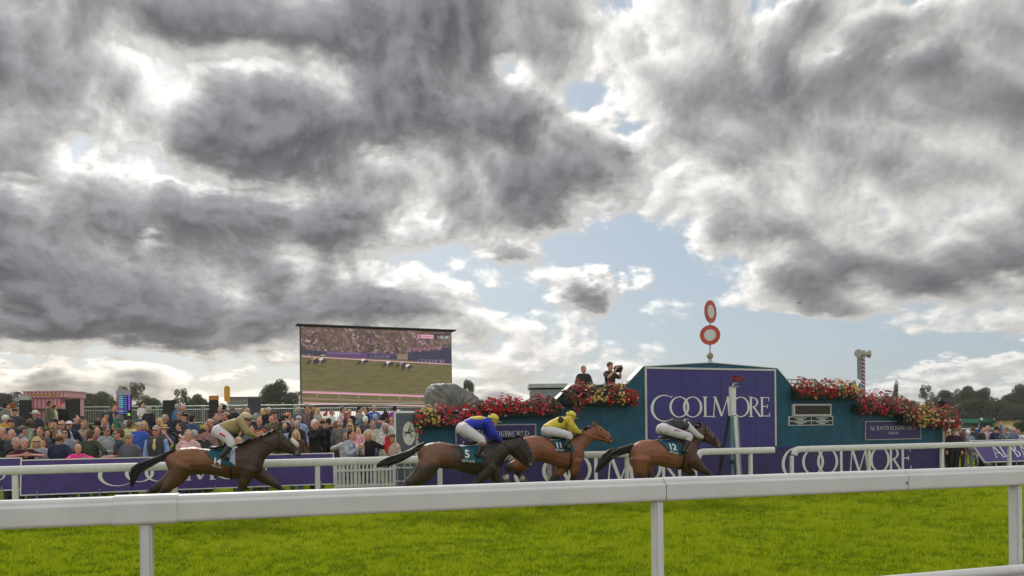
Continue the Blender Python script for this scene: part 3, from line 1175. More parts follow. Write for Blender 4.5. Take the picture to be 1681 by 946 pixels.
def build_camera_mast():
    d = .7
    b = on(1204, 779, d)
    s = sz(1204, 730, d)[0]
    m = thing('camera_mast', W(s, d, 0), 'white photo finish mast with red camera on top by purple panel', 'camera mast')
    put('head_box', MB().box((on(1202.5, 636, d) + on(1202.5, 682, d)) / 2, .15, .12, (on(1202.5, 636, d) - on(1202.5, 682, d)).length, (TV, NV, UP)), PAINT, m)
    p, q = on(1206.5, 683, d - .05), on(1213, 790, d - .05)
    put('slanted_board', MB().box((p + q) / 2, .095, .05, (p - q).length, (TV, NV, (p - q).normalized())), PAINT, m)
    p2, q2 = p + TV * .08, q + TV * .08
    put('board_edge', MB().box((p2 + q2) / 2, .045, .045, (p - q).length, (TV, NV, (p - q).normalized())), GREYM, m)
    put('pole', MB().box((on(1201, 684, d) + W(sz(1201, 700, d)[0], d, 0)) / 2, .065, .065, on(1201, 684, d).z, (TV, NV, UP)), mat('sea_green_paint', (.10, .27, .25), .5), m)
    p, q = on(1197, 683, d + .05), W(sz(1179, 790, d)[0], d + .05, 0.0)
    put('strut', MB().box((p + q) / 2, .07, .05, (p - q).length, (TV, NV, (p - q).normalized())), BLACK, m)
    put('clamp', MB().box(on(1201, 759, d - .06), .14, .06, .10, (TV, NV, UP)), BLACK, m)
    put('bracket', MB().tube([on(1203, 636, d), on(1204, 631, d), on(1210, 629, d)], .03, 6).box(on(1205, 635, d), .24, .16, .03, (TV, NV, UP)), GREYM, m)
    ax = (TV * .96 + NV * .1 - UP * .08).normalized()
    ay = UP.cross(ax).normalized()
    c = on(1210.5, 622.5, d)
    cm = put('camera', MB().bbox(c, .28, .17, .12, (ax, ay, ax.cross(ay)), .02), mat('red_case', (.22, .02, .03), .4), m)
    put('sun_shield', MB().box(c + UP * .075 + ax * .02, .33, .19, .015, (ax, ay, ax.cross(ay))), mat('red_shield', (.28, .03, .05), .4), cm)
    put('lens', MB().tube([c + ax * .13, c + ax * .19], .05, 12), BLACK, cm)


build_camera_mast()


def build_speaker_pole():
    d = 4.2
    s = sz(1417, 640, d)[0]
    p = thing('loudspeaker_pole', W(s, d, 0), 'red and blue striped pole with grey horn loudspeakers', 'loudspeaker')
    m = bpy.data.materials.new('spiral_stripes')
    m.use_nodes = True
    t = NT(m.node_tree)
    x, y, z = t.xyz(t.node('ShaderNodeTexCoord').outputs['Object'])
    a = t.m('DIVIDE', t.m('ARCTAN2', y, x), 2 * math.pi)
    f = t.m('FRACT', t.m('ADD', t.m('MULTIPLY', z, 3.6), a))
    t.put(m.node_tree.nodes['Principled BSDF'].inputs['Base Color'], t.ramp(f, [(0, (.36, .05, .05)), (.32, (.6, .58, .56)), (.5, (.07, .10, .30)), (.82, (.6, .58, .56))], 'CONSTANT'))
    zt = sz(1417, 578, d)[1]
    put('pole', MB().tube([W(s, d, 0), W(s, d, zt)], .075, 14), m, p)
    for sx, k in ((-1, 1.0), (1, .8)):
        c = W(s, d, zt - .08)
        ax = (TV * sx - NV * .25 + UP * .05).normalized()
        put('horn', MB().tube([c + ax * .02, c + ax * .10 * k, c + ax * .16 * k, c + ax * .30 * k], [.10, .075, .09, .155], 14), mat('horn_grey', (.36, .34, .32), .5), p)
    put('cap', MB().tube([W(s, d, zt - .2), W(s, d, zt + .05)], .085, 12), mat('horn_grey', (.36, .34, .32)), p)
    s2 = sz(1410.8, 600, d)[0]
    put('column_speaker', MB().sdbox(s2 - .05, s2 + .05, d - .06, d + .06, sz(1411, 622, d)[1], sz(1411, 584, d)[1]), mat('speaker_grey', (.24, .24, .25), .6), p)
    put('arm', MB().tube([W(s2, d, zt - .5), W(s, d, zt - .5)], .02, 6).tube([W(s2, d, zt - 1.0), W(s, d, zt - 1.0)], .02, 6), GREYM, p)
    # small black lantern on the end of the wall
    d = D0 + .16
    b = on(1545.5, 686, d)
    l = thing('lantern', b, 'small black lantern on the right end of the wall', 'lantern')
    zt = on(1545.5, 651, d).z - b.z
    put('stem', MB().tube([b, b + UP * (zt * .45)], .035, 8), BLACK, l)
    put('lantern_body', MB().tube([b + UP * zt * .45, b + UP * zt * .5, b + UP * zt * .78], [.04, .085, .12], 8), BLACK, l)
    put('lantern_cap', MB().tube([b + UP * zt * .78, b + UP * zt * .88, b + UP * zt], [.14, .06, .012], 8), BLACK, l)


build_speaker_pole()


# ------------------------------------------------------------------ covered camera, grey booth, scaffold bars
def build_cover():
    d0 = D0 + .35
    out = [(700, 672), (699, 650), (702, 637), (709, 630.5), (722, 629.5), (741, 629.3), (752, 635), (764, 642), (776, 648.5), (784, 657), (781, 664), (773, 672)]
    c = thing('covered_camera', on(741, 672, d0 + .5), 'grey tarpaulin draped over a camera behind the left flowers', 'cover')
    m = MB()
    pts = [on(x, y, d0 + .5) for x, y in out]
    # close the outline finely
    fine = []
    for i in range(len(pts) - 1):
        for k in range(5):
            fine.append(pts[i].lerp(pts[i + 1], k / 5))
    fine.append(pts[-1])
    cen = on(741, 672, d0 + .5)
    layers = []
    rr = random.Random(4)
    fold = [rr.uniform(-1, 1) for _ in range(len(fine))]
    for k, (dd, q) in enumerate(((-.5, .78), (-.46, .90), (-.3, .97), (0, 1.0), (.3, .97), (.5, .85))):
        row = []
        for i, p in enumerate(fine):
            w = q + .012 * math.sin(i * .9 + k * .9) + .006 * fold[i]
            row.append(cen + (p - cen) * w + NV * (dd + .03 * math.sin(i * 1.1 + k)))
        layers.append(row)
    n = len(fine)
    vs = [p for r in layers for p in r]
    fs = [(k * n + i, k * n + i + 1, (k + 1) * n + i + 1, (k + 1) * n + i) for k in range(len(layers) - 1) for i in range(n - 1)]
    m.add(vs, fs, 0, True)
    # front sheet with vertical folds, filled as a fan of strips
    front = layers[0]
    g = 14
    vs2 = []
    for r in range(g + 1):
        t = r / g
        for i, p in enumerate(front):
            low = Vector((p.x, p.y, cen.z))
            a = p.lerp(cen - NV * .5, t * .96)
            vs2.append(a - NV * (.10 * math.sin(t * 3.1) + (.06 * math.sin(a.x * 8 + a.z * 1.6) + .045 * math.sin(a.x * 17 - a.z * 2.6 + 1) + .02 * math.sin(a.x * 33 + a.z * 5)) * math.sin(t * 3.0)))
    m.add(vs2, [(r * n + i, r * n + i + 1, (r + 1) * n + i + 1, (r + 1) * n + i) for r in range(g) for i in range(n - 1)], 0, True)
    tm = mat('tarpaulin', (.17, .17, .155), .55, .35, var=.2, scale=3.5)
    t = NT(tm.node_tree)
    co_ = t.node('ShaderNodeTexCoord').outputs['Object']
    sx_, sy_, sz_ = t.xyz(co_)
    bp = t.node('ShaderNodeBump')
    bp.inputs['Strength'].default_value = 1.0
    bp.inputs['Distance'].default_value = .12
    fold_ = t.noise(t.comb(t.m('MULTIPLY', t.m('ADD', sx_, t.m('MULTIPLY', sz_, .45)), 5.0), t.m('MULTIPLY', sy_, 2.0), t.m('MULTIPLY', sz_, 1.1)), 1.0, 3, .5, .6)
    t.put(bp.inputs['Height'], t.m('ABSOLUTE', t.m('SUBTRACT', fold_, .5)))
    t.put(tm.node_tree.nodes['Principled BSDF'].inputs['Normal'], bp.outputs[0])
    put('tarpaulin', m, tm, c)
    put('stand', MB().box(cen - UP * .3, .5, .5, .7, (TV, NV, UP)), GREYM, c)
    put('cord', MB().tube([on(738 + 3 * math.cos(a), 660 + 2 * math.sin(a), d0 - .06) for a in np.linspace(0, 6, 9)], .012, 5), BLACK, c)


build_cover()


def build_booth():
    Y = 31.0
    g = thing('grey_booth', at(894, 700, Y) * 1.0, 'pale grey ribbed cabin roof showing behind the wall flowers', 'cabin')
    g.location.z = 0
    a, b = at(870, 634, Y), at(925, 634, Y)
    zt = a.z
    m = MB()
    m.box(((a.x + b.x) / 2, Y, zt / 2 - .1), b.x - a.x, 2.2, zt - .2)
    rib = MB()
    for i in range(7):
        x = a.x + (b.x - a.x) * i / 6
        rib.box((x, Y - 1.12, zt / 2 - .1), .06, .05, zt - .22)
    wl = put('wall', m, mat('cabin_grey', (.30, .31, .32), .6), g)
    put('ribs', rib, GREYM, wl)
    put('roof', MB().box(((a.x + b.x) / 2, Y, zt - .05), b.x - a.x + .15, 2.4, .16), mat('cabin_roof', (.40, .41, .42), .6), g)
    # scaffold bars behind the right-hand flowers
    d = D0 + 1.6
    t = thing('scaffold_rail', W(sz(1314, 640, d)[0], d, 0), 'pale scaffold handrail showing above the flowers right of panel', 'handrail')
    s0, s1 = sz(1290, 626, d)[0], sz(1338, 626, d)[0]
    z1, z0 = sz(1310, 623.5, d)[1], sz(1310, 629.5, d)[1]
    for k, z in enumerate((z0, z1)):
        put('bar', MB().tube([W(s0, d, z), W(s1, d, z)], .022, 8), STEEL, t)
    for i in range(6):
        s = s0 + (s1 - s0) * i / 5
        put('upright', MB().tube([W(s, d, 0 if i in (0, 5) else z0), W(s, d, z1)], .018, 6), STEEL, t)


build_booth()


# ------------------------------------------------------------------ flower troughs
LEAF = mat('begonia_leaf', (.055, .060, .022), .6, var=.5, scale=9)
BLOOM = {
    'red': mat('red_petal', (.47, .011, .020), .55, var=.35, scale=14),
    'pink': mat('pink_petal', (.52, .06, .12), .55, var=.3, scale=14),
    'yellow': mat('yellow_petal', (.62, .42, .11), .55, var=.25, scale=14),
    'white': mat('white_petal', (.70, .66, .56), .55, var=.1, scale=14),
    'russet': mat('russet_leaf', (.17, .055, .035), .6, var=.4, scale=14)}


def flower_trough(x0, y0, x1, y1, label, mix, droops, seed, d=D0 - .16, slope=0):
    rr = random.Random(seed)
    xm, ym = (x0 + x1) / 2, y0 + (y1 - y0) * .62
    base = on(xm, y1, d)
    f = thing('flower_trough', base, label, 'flowers', 'flower troughs along the wall')
    sa, sb = sz(x0 + 3, ym - slope / 2, d)[0], sz(x1 - 3, ym + slope / 2, d)[0]
    za, zb = sz(x0, y0 + (y1 - y0) * .68 - slope / 2, d)[1], sz(x1, y0 + (y1 - y0) * .68 + slope / 2, d)[1]
    p, q = W(sa, d, za), W(sb, d, zb)
    t = (q - p).normalized()
    put('trough', MB().box((p + q) / 2 - UP * .08, (q - p).length, .26, .20, (t, NV, NV.cross(t) * -1)), mat('trough_green', (.012, .022, .022), .7), f)
    hpx = (y1 - y0)
    mpp = (p - q).length / (x1 - x0)
    HH = hpx * mpp * .5
    leaf = MB()
    fl = {k: MB() for k in BLOOM}
    L = (q - p).length

    def crown(u):
        return .72 + .28 * math.sin(u * 9 + seed) * math.sin(u * 23 + seed * 2)

    patch = [(rr.random(), rr.choices(list(mix), list(mix.values()))[0]) for _ in range(int(L * 4) + 3)]
    n = int(L * 430)
    for i in range(n):
        u = rr.random()
        c = p.lerp(q, u) + UP * HH * .12
        edge = min(1, 6 * min(u, 1 - u) + .35)
        a = rr.uniform(-.9, math.pi * .93)       # angle round the trough, front side mostly
        rad = (rr.random() ** .35)
        hv = HH * crown(u) * edge
        dv = .30
        off = -NV * (math.cos(a) * dv * rad) + UP * (math.sin(a) * hv * rad * (1.28 if a > 0 else .95))
        pos = c + off
        for (du, dl) in droops:
            if abs(u - du) < .09 and rr.random() < .30:
                pos = p.lerp(q, u) - NV * rr.uniform(.14, .26) - UP * rr.uniform(0, dl) * (1 - abs(u - du) / .1)
        nrm = (off.normalized() + Vector((rr.uniform(-.6, .6), rr.uniform(-.9, .3), rr.uniform(-.3, .6)))).normalized() if off.length > 1e-4 else UP
        ta = nrm.cross(Vector((rr.random(), rr.random(), rr.random()))).normalized()
        tb = nrm.cross(ta)
        kind = min(patch, key=lambda e: abs(e[0] - u) + rr.random() * .10)[1]
        if rad < .62 or rr.random() < .36:
            r = rr.uniform(.035, .075)
            m_ = leaf if rr.random() < .7 else fl['russet']
            m_.add([pos - ta * r, pos + tb * r * .6 - nrm * .01, pos + ta * r, pos - tb * r * .6 - nrm * .01], [(0, 1, 2, 3)])
        else:
            if rr.random() < .10:
                kind = 'white'
            r = rr.uniform(.030, .058) if kind != 'white' else rr.uniform(.022, .036)
            vs = [pos + nrm * .012]
            ph = rr.random() * 6
            for k in range(10):
                an = ph + k * math.pi / 5
                q_ = r * (1.0 if k % 2 else .62)
                vs.append(pos + (ta * math.cos(an) + tb * math.sin(an)) * q_ + nrm * (.018 if k % 2 else 0))
            fl[kind].add(vs, [(0, 1 + k, 1 + (k + 1) % 10) for k in range(10)])
    tag(put('foliage', leaf, LEAF, f), kind='stuff')
    for k, mb in fl.items():
        if mb.v:
            tag(put('%s_blooms' % k if k != 'russet' else 'russet_leaves', mb, BLOOM[k], f), kind='stuff')


flower_trough(676, 655, 792, 706, 'widest flower trough, pink and red, above the emblem panel end', {'red': 5, 'pink': 3.5, 'yellow': 1.2, 'white': .5}, [(.9, .35), (.05, .5)], 1)
flower_trough(784, 646, 922, 684, 'dull red and russet flower trough above the left name plate', {'red': 5, 'russet': 4, 'yellow': .6, 'pink': .6}, [(.2, .2)], 2)
flower_trough(921, 624, 1046, 668, 'red and yellow flower trough below the two photographers', {'red': 5, 'yellow': 2.2, 'russet': 1, 'white': .6}, [(.16, .75), (.93, .3)], 3)
flower_trough(1300, 622, 1406, 656, 'red flower trough above the electronic clock', {'red': 5, 'russet': 2, 'yellow': 1.6, 'white': .3}, [], 4)
flower_trough(1399, 641, 1492, 684, 'tall red flower trough between clock and right name plate', {'red': 6, 'russet': 2, 'pink': 1.2, 'white': .6}, [(.06, .45)], 5, slope=8)
flower_trough(1474, 662, 1570, 704, 'red and yellow flower trough at the right end of the wall', {'red': 5, 'yellow': 1.8, 'pink': 1.0, 'white': .4}, [(.75, .5), (.3, .3)], 6, slope=8)

# ------------------------------------------------------------------ people
SKINS = [mat('skin_fair', (.58, .33, .25), .55, var=.08, scale=18), mat('skin_ruddy', (.55, .265, .19), .55, var=.08, scale=18),
         mat('skin_tan', (.42, .23, .15), .55, var=.08, scale=18), mat('skin_brown', (.115, .058, .036), .5, var=.08, scale=18)]
EYE_M = mat('eye_dark', (.02, .016, .014), .3, var=0)
LIP_M = mat('lip', (.30, .09, .08), .5, var=0)
CLOTH = {}


def cloth(c):
    c = tuple(round(min(.8, v * 1.28 + .006), 4) for v in c)
    if c not in CLOTH:
        CLOTH[c] = mat('cloth_%d' % len(CLOTH), c, .85, .2, var=.28, scale=7, bump=.35, bscale=26)
    return CLOTH[c]


HEADC = Vector((0, -.015, 1.625))
POSES = {
    'stand': (((.25, .03, 1.13), (.265, -.06, .88)),) * 2,
    'pockets': (((.30, .07, 1.14), (.21, -.08, .95)),) * 2,
    'photo': (((.25, -.18, 1.27), (.075, -.36, 1.52)),) * 2,
    'waist': (((.26, -.02, 1.13), (.10, -.27, 1.10)),) * 2,
    'lean': (((.34, -.17, 1.33), (.05, -.36, 1.37)),) * 2,
    'raise': (((.31, -.10, 1.56), (.30, -.16, 1.84)), ((.25, .03, 1.13), (.24, -.08, .89))),
    'cheer': (((.42, -.06, 1.30), (.56, -.12, 1.53)), ((.40, -.10, 1.22), (.36, -.22, 1.46))),
    'hips': (((.41, .08, 1.19), (.20, -.02, 1.03)),) * 2,
    'folded': (((.27, -.08, 1.16), (-.04, -.23, 1.19)), ((.27, -.07, 1.14), (-.02, -.26, 1.13))),
    'drink': (((.27, -.16, 1.22), (.09, -.19, 1.49)), ((.26, -.02, 1.13), (.12, -.25, 1.08))),
    'hold': (((.28, -.08, 1.14), (.05, -.31, 1.20)), ((.28, -.12, 1.16), (.10, -.32, 1.30))),
    'sit': (((.26, -.06, 1.13), (.12, -.30, 1.02)),) * 2,
}
_pose_cache = {}


def hand(mb, wr, el, curl=.5):
    """palm and five unequal bent fingers, rooted inside the wrist"""
    d = (Vector(wr) - Vector(el)).normalized()
    side = d.cross(Vector((0, -1, .2))).normalized()
    nrm = side.cross(d).normalized()
    w = Vector(wr)
    mb.loft([(w - d * .01, side * .026, nrm * .021), (w + d * .04, side * .040, nrm * .017), (w + d * .085, side * .041, nrm * .014)], 0)
    for k, (o, l) in enumerate(((-.030, .070), (-.010, .080), (.011, .074), (.030, .058))):
        b = w + d * .08 + side * o
        m_ = b + d * l * .5 - nrm * .010 * curl
        e = m_ + d * l * .42 - nrm * .035 * curl
        mb.tube([b, m_, e], [.0095, .009, .007], 6)
    b = w + d * .025 - side * .034
    mb.tube([b, b + d * .035 - side * .026 - nrm * .008, b + d * .068 - side * .024 - nrm * .022], [.012, .010, .008], 6)


def pose_meshes(pose):
    if pose in _pose_cache:
        return _pose_cache[pose]
    arms = POSES[pose]
    sit = pose == 'sit'
    V = Vector
    body, top_l, top_s, vest, leg = MB(), MB(), MB(), MB(), MB()
    X, Y = V((1, 0, 0)), V((0, 1, 0))

    def torso(mb, k, z0=.90):
        mb.loft([(V((0, .0, z0)), X * .165 * k, Y * .115 * k), (V((0, -.005, 1.06)), X * .152 * k, Y * .112 * k), (V((0, -.005, 1.22)), X * .172 * k, Y * .122 * k),
                 (V((0, .005, 1.36)), X * .185 * k, Y * .112 * k), (V((0, .012, 1.45)), X * .115 * k, Y * .075 * k)], 0, True)
        for sx in (-1, 1):
            mb.limb([V((0, .01, 1.42)), V((.12 * sx, .012, 1.43)), V((.185 * sx, .012, 1.39))], [.065 * k, .066 * k, .062 * k])
    torso(body, .88)
    torso(top_l, 1.10, .86)
    torso(top_s, 1.08, .88)
    torso(vest, 1.17, .90)
    # neck and head
    body.limb([V((0, .015, 1.42)), V((0, .008, 1.49)), V((0, -.005, 1.57))], [.062, .054, .055])
    h = HEADC
    body.loft([(h + V((0, -.022, -.112)), X * .040, Y * .045), (h + V((0, -.018, -.07)), X * .062, Y * .078), (h + V((0, -.004, -.01)), X * .073, Y * .094), (h + V((0, .008, .05)), X * .076, Y * .098), (h + V((0, .012, .095)), X * .055, Y * .072)])
    body.loft([(h + V((0, -.092, .012)), X * .010, V((0, .02, 0))), (h + V((0, -.112, -.030)), X * .018, V((0, .02, 0)))])
    for sx in (-1, 1):
        body.ball(h + V((.076 * sx, .01, -.01)), .012, .022, .034)
        body.ball(h + V((.030 * sx, -.082, .030)), .026, .016, .010)
    body.ball(h + V((0, -.083, -.092)), .03, .024, .02)
    ends = []
    for sx, (el, wr) in zip((1, -1), arms):
        el, wr = V((el[0] * sx, el[1], el[2])), V((wr[0] * sx, wr[1], wr[2]))
        sh = V((.185 * sx, .012, 1.39))
        body.limb([sh, el, wr], [.050, .040, .027])
        top_l.limb([sh, el, sh.lerp(sh, 0) * 0 + el.lerp(wr, .94)], [.072, .056, .044])
        top_s.limb([sh, sh.lerp(el, .5), sh.lerp(el, .86)], [.070, .064, .062])
        ends.append((wr, el))
    dz = 0
    for sx in (-1, 1):
        if sit:
            hp, kn, an, to = V((.10 * sx, .0, .92)), V((.13 * sx, -.44, .95)), V((.14 * sx, -.42, .50)), V((.15 * sx, -.58, .47))
        else:
            hp, kn, an, to = V((.095 * sx, .0, .92)), V((.105 * sx, -.012, .50)), V((.115 * sx, .015, .085)), V((.135 * sx, -.13, .035))
        body.limb([hp, kn, an], [.082, .055, .038])
        body.limb([an + V((0, .02, -.02)), to], [.040, .032])
        leg.limb([hp + V((0, 0, .04)), kn, an + V((0, 0, .01))], [.108, .074, .062])
        leg.ball(V((.0, .0, .93)), .158, .125, .09)
    bm_ = remesh(body, .0135, 2)
    fing = MB()
    for wr, el in ends:
        hand(fing, wr, el)
    for sx in (-1, 1):
        fing.ball(h + V((.030 * sx, -.094, .012)), .013, .008, .008, 1, 8)
    fing.ball(h + V((0, -.096, -.062)), .022, .008, .006, 2, 8)
    fm = fing.mesh('f')
    bm = bmesh.new()
    bm.from_mesh(bm_)
    bm.from_mesh(fm)
    if sit:
        pass
    bm.to_mesh(bm_)
    bm.free()
    bpy.data.meshes.remove(fm)
    out = {'body': bm_}
    setmats(bm_, [SKINS[0], EYE_M, LIP_M])
    for nm, mb, vx in (('top_l', top_l, .018), ('top_s', top_s, .018), ('vest', vest, .02), ('trousers', leg, .02)):
        me = remesh(mb, vx, 2)
        setmats(me, cloth((.1, .1, .1)))
        out[nm] = me
    sh = MB()
    for sx in (-1, 1):
        a, b = (V((.14 * sx, -.40, .48)), V((.15 * sx, -.60, .46))) if sit else (V((.115 * sx, .045, .045)), V((.138 * sx, -.15, .03)))
        sh.limb([a, a.lerp(b, .5), b], [.052, .048, .036])
    out['shoes'] = sh.mesh('shoes')
    setmats(out['shoes'], cloth((.03, .03, .03)))
    _pose_cache[pose] = out
    return out


_hair = {}


def hair_mesh(style):
    """head-local pieces -> list of (name, mesh); the first takes the person's hair or hat colour"""
    if style in _hair:
        return _hair[style]
    V = Vector
    X, Y = V((1, 0, 0)), V((0, 1, 0))
    out = []

    def cap(mb, k=1.0, up=0.0):
        mb.ball((0, .022, .034 + up), .085 * k, .104 * k, .096 * k)
        mb.ball((0, .060, -.015 + up), .074 * k, .062 * k, .080 * k)
    m = MB()
    if style in ('short', 'curly'):
        cap(m)
        if style == 'curly':
            rr = random.Random(3)
            for _ in range(26):
                a, b = rr.uniform(0, 6.28), rr.uniform(-.2, 1.4)
                m.ball((.085 * math.cos(a) * math.cos(b), .03 + .10 * math.sin(a) * math.cos(b), .04 + .09 * math.sin(b)), .026, .026, .026, 0, 6)
        out.append(('hair', m))
    elif style == 'balding':
        m.ball((0, .066, -.005), .079, .055, .06)
        for sx in (-1, 1):
            m.ball((.066 * sx, .03, -.005), .020, .05, .042)
        out.append(('hair', m))
    elif style in ('long', 'bob', 'fringe'):
        cap(m, 1.05)
        ln = {'long': -.27, 'bob': -.12, 'fringe': -.22}[style]
        for sx in (-1, 1):
            m.limb([V((.066 * sx, -.01, .05)), V((.086 * sx, .005, -.06)), V((.094 * sx, -.005, ln))], [.034, .036, .022])
        m.loft([(V((0, .07, .0)), X * .088, Y * .05), (V((0, .075, -.12)), X * .10, Y * .045), (V((0, .085, ln)), X * .085, Y * .03)])
        if style == 'fringe':
            m.ball((0, -.062, .062), .07, .036, .03)
        out.append(('hair', m))
    elif style in ('bun', 'tail'):
        cap(m, 1.02)
        if style == 'bun':
            m.ball((0, .10, .08), .045, .045, .045)
        else:
            m.limb([V((0, .10, .05)), V((0, .15, -.02)), V((0, .14, -.16))], [.035, .032, .015])
        out.append(('hair', m))
    elif style in ('panama', 'straw'):
        n = 24
        m.tube([(0, .01, .055), (0, .01, .115), (0, .012, .150)], [.094, .088, .066], 20)
        vs = [(r * math.cos(2 * math.pi * i / n), .01 + r * 1.08 * math.sin(2 * math.pi * i / n), .050 + z) for r, z in ((.08, .004), (.125, -.006), (.165, -.018), (.165, -.012), (.08, .012)) for i in range(n)]
        m.add(vs, [(k * n + i, k * n + (i + 1) % n, (k + 1) * n + (i + 1) % n, (k + 1) * n + i) for k in range(4) for i in range(n)], 0, True)
        out.append(('hat', m))
        b = MB().tube([(0, .01, .058), (0, .01, .080)], [.0965, .094], 20)
        out.append(('hat_band', b))
    elif style in ('flatcap', 'cap'):
        m.ball((0, .018, .055), .092, .112, .070)
        m.ball((0, -.085, .050), .062, .062 if style == 'cap' else .045, .012)
        out.append(('cap', m))
        b = MB()
        b.ball((0, .050, -.01), .079, .068, .06)
        out.append(('hair', b))
    elif style == 'beanie':
        m.ball((0, .016, .045), .090, .108, .100)
        m.tube([(0, .014, .02), (0, .014, .055)], [.094, .095], 18)
        out.append(('beanie', m))
    elif style == 'hood':
        m.ball((0, .040, .020), .108, .105, .128)
        for sx in (-1, 1):
            m.limb([V((.05 * sx, -.03, .115)), V((.098 * sx, -.03, .02)), V((.085 * sx, -.02, -.12)), V((.05 * sx, -.05, -.17))], [.03, .028, .032, .03])
        m.loft([(V((0, .06, -.08)), X * .10, Y * .06), (V((0, .05, -.18)), X * .13, Y * .08)])
        out.append(('hood', m))
    elif style == 'band':
        cap(m, 1.04)
        m.ball((0, .09, -.07), .07, .05, .07)
        out.append(('hair', m))
        out.append(('headband', MB().tube([(0, .005, .075), (0, -.005, .105)], [.088, .074], 16)))
    res = [(n, (lambda me: (setmats(me, cloth((.1, .1, .1))), me)[1])(mb.mesh(n))) for n, mb in out]
    _hair[style] = res
    return res


def own(o, m, slot=0):
    o.material_slots[slot].link = 'OBJECT'
    o.material_slots[slot].material = m


_glasses = None


def person(loc, yaw, sc, pose, top, topc, hair, hairc, skin, legc, label, group=None, extras=()):
    global _glasses
    P = pose_meshes(pose)
    r = thing('person', loc, label, 'person', group)
    r.rotation_euler = (0, 0, R(yaw))
    r.scale = (sc, sc, sc)
    oz = -.44 if pose == 'sit' else 0

    def child(name, me, m=None):
        o = bpy.data.objects.new(name, me)
        COL.objects.link(o)
        o.parent = r
        o.location = (0, 0, oz)
        if m:
            own(o, m)
        return o
    child('body', P['body'], SKINS[skin])
    child({'l': 'jacket', 's': 'shirt'}[top], P['top_l' if top == 'l' else 'top_s'], cloth(topc))
    child('trousers', P['trousers'], cloth(legc))
    child('shoes', P['shoes'])
    if hair:
        for i, (nm, me) in enumerate(hair_mesh(hair)):
            c = hairc[i] if isinstance(hairc[0], tuple) else (hairc if i == 0 else (.05, .035, .025))
            o = child(nm, me, cloth(c))
            o.location = HEADC + Vector((0, 0, oz))
    if 'glasses' in extras:
        if _glasses is None:
            g = MB()
            for sx in (-1, 1):
                g.ball((.032 * sx, -.100, .012), .027, .012, .019, 0, 10)
                g.tube([(.058 * sx, -.09, .018), (.077 * sx, .0, .014)], .004, 5)
            g.tube([(-.02, -.108, .018), (.02, -.108, .018)], .004, 5)
            _glasses = g.mesh('sunglasses')
            setmats(_glasses, BLACK)
        child('sunglasses', _glasses).location = HEADC + Vector((0, 0, oz))
    for e in extras:
        if isinstance(e, tuple) and e[0] == 'vest':
            child('waistcoat', P['vest'], cloth(e[1]))
        if isinstance(e, tuple) and e[0] == 'tie':
            t = MB().add([(-.035, -.1, 1.43), (.035, -.1, 1.43), (.022, -.135, 1.38), (.040, -.152, 1.22), (0, -.155, 1.16), (-.040, -.152, 1.22), (-.022, -.135, 1.38)], [(0, 1, 2, 6), (6, 2, 3, 4, 5)], 0)
            m = t.mesh('tie')
            setmats(m, cloth(e[1]))
            child('tie', m)
        if isinstance(e, tuple) and e[0] == 'collar':
            t = MB().tube([(0, .008, 1.43), (0, .0, 1.475)], [.082, .066], 14)
            m = t.mesh('collar')
            setmats(m, cloth(e[1]))
            child('collar', m)
    return r


NAVY, BLK, DGREY, GREY, LGREY = (.020, .026, .055), (.012, .012, .014), (.045, .047, .052), (.13, .135, .145), (.30, .31, .33)
BEIGE, OLIVE, SAGE, BROWN, MAROON = (.36, .28, .19), (.045, .052, .032), (.17, .20, .15), (.085, .045, .03), (.055, .016, .024)
BLUE, LBLUE, WHT, PINK, HOTP = (.025, .075, .34), (.24, .34, .52), (.55, .55, .54), (.55, .36, .35), (.78, .04, .20)
JEAN, STONE, CORAL, GREEN, CREAM = (.055, .085, .16), (.36, .33, .28), (.62, .26, .19), (.012, .20, .075), (.50, .44, .25)
H_GREY, H_WHITE, H_BROWN, H_DARK, H_BLOND, H_RED = (.30, .29, .27), (.58, .57, .54), (.085, .05, .028), (.022, .016, .013), (.48, .33, .14), (.22, .06, .02)
STRAW, FLAT = (.42, .31, .16), (.20, .17, .12)

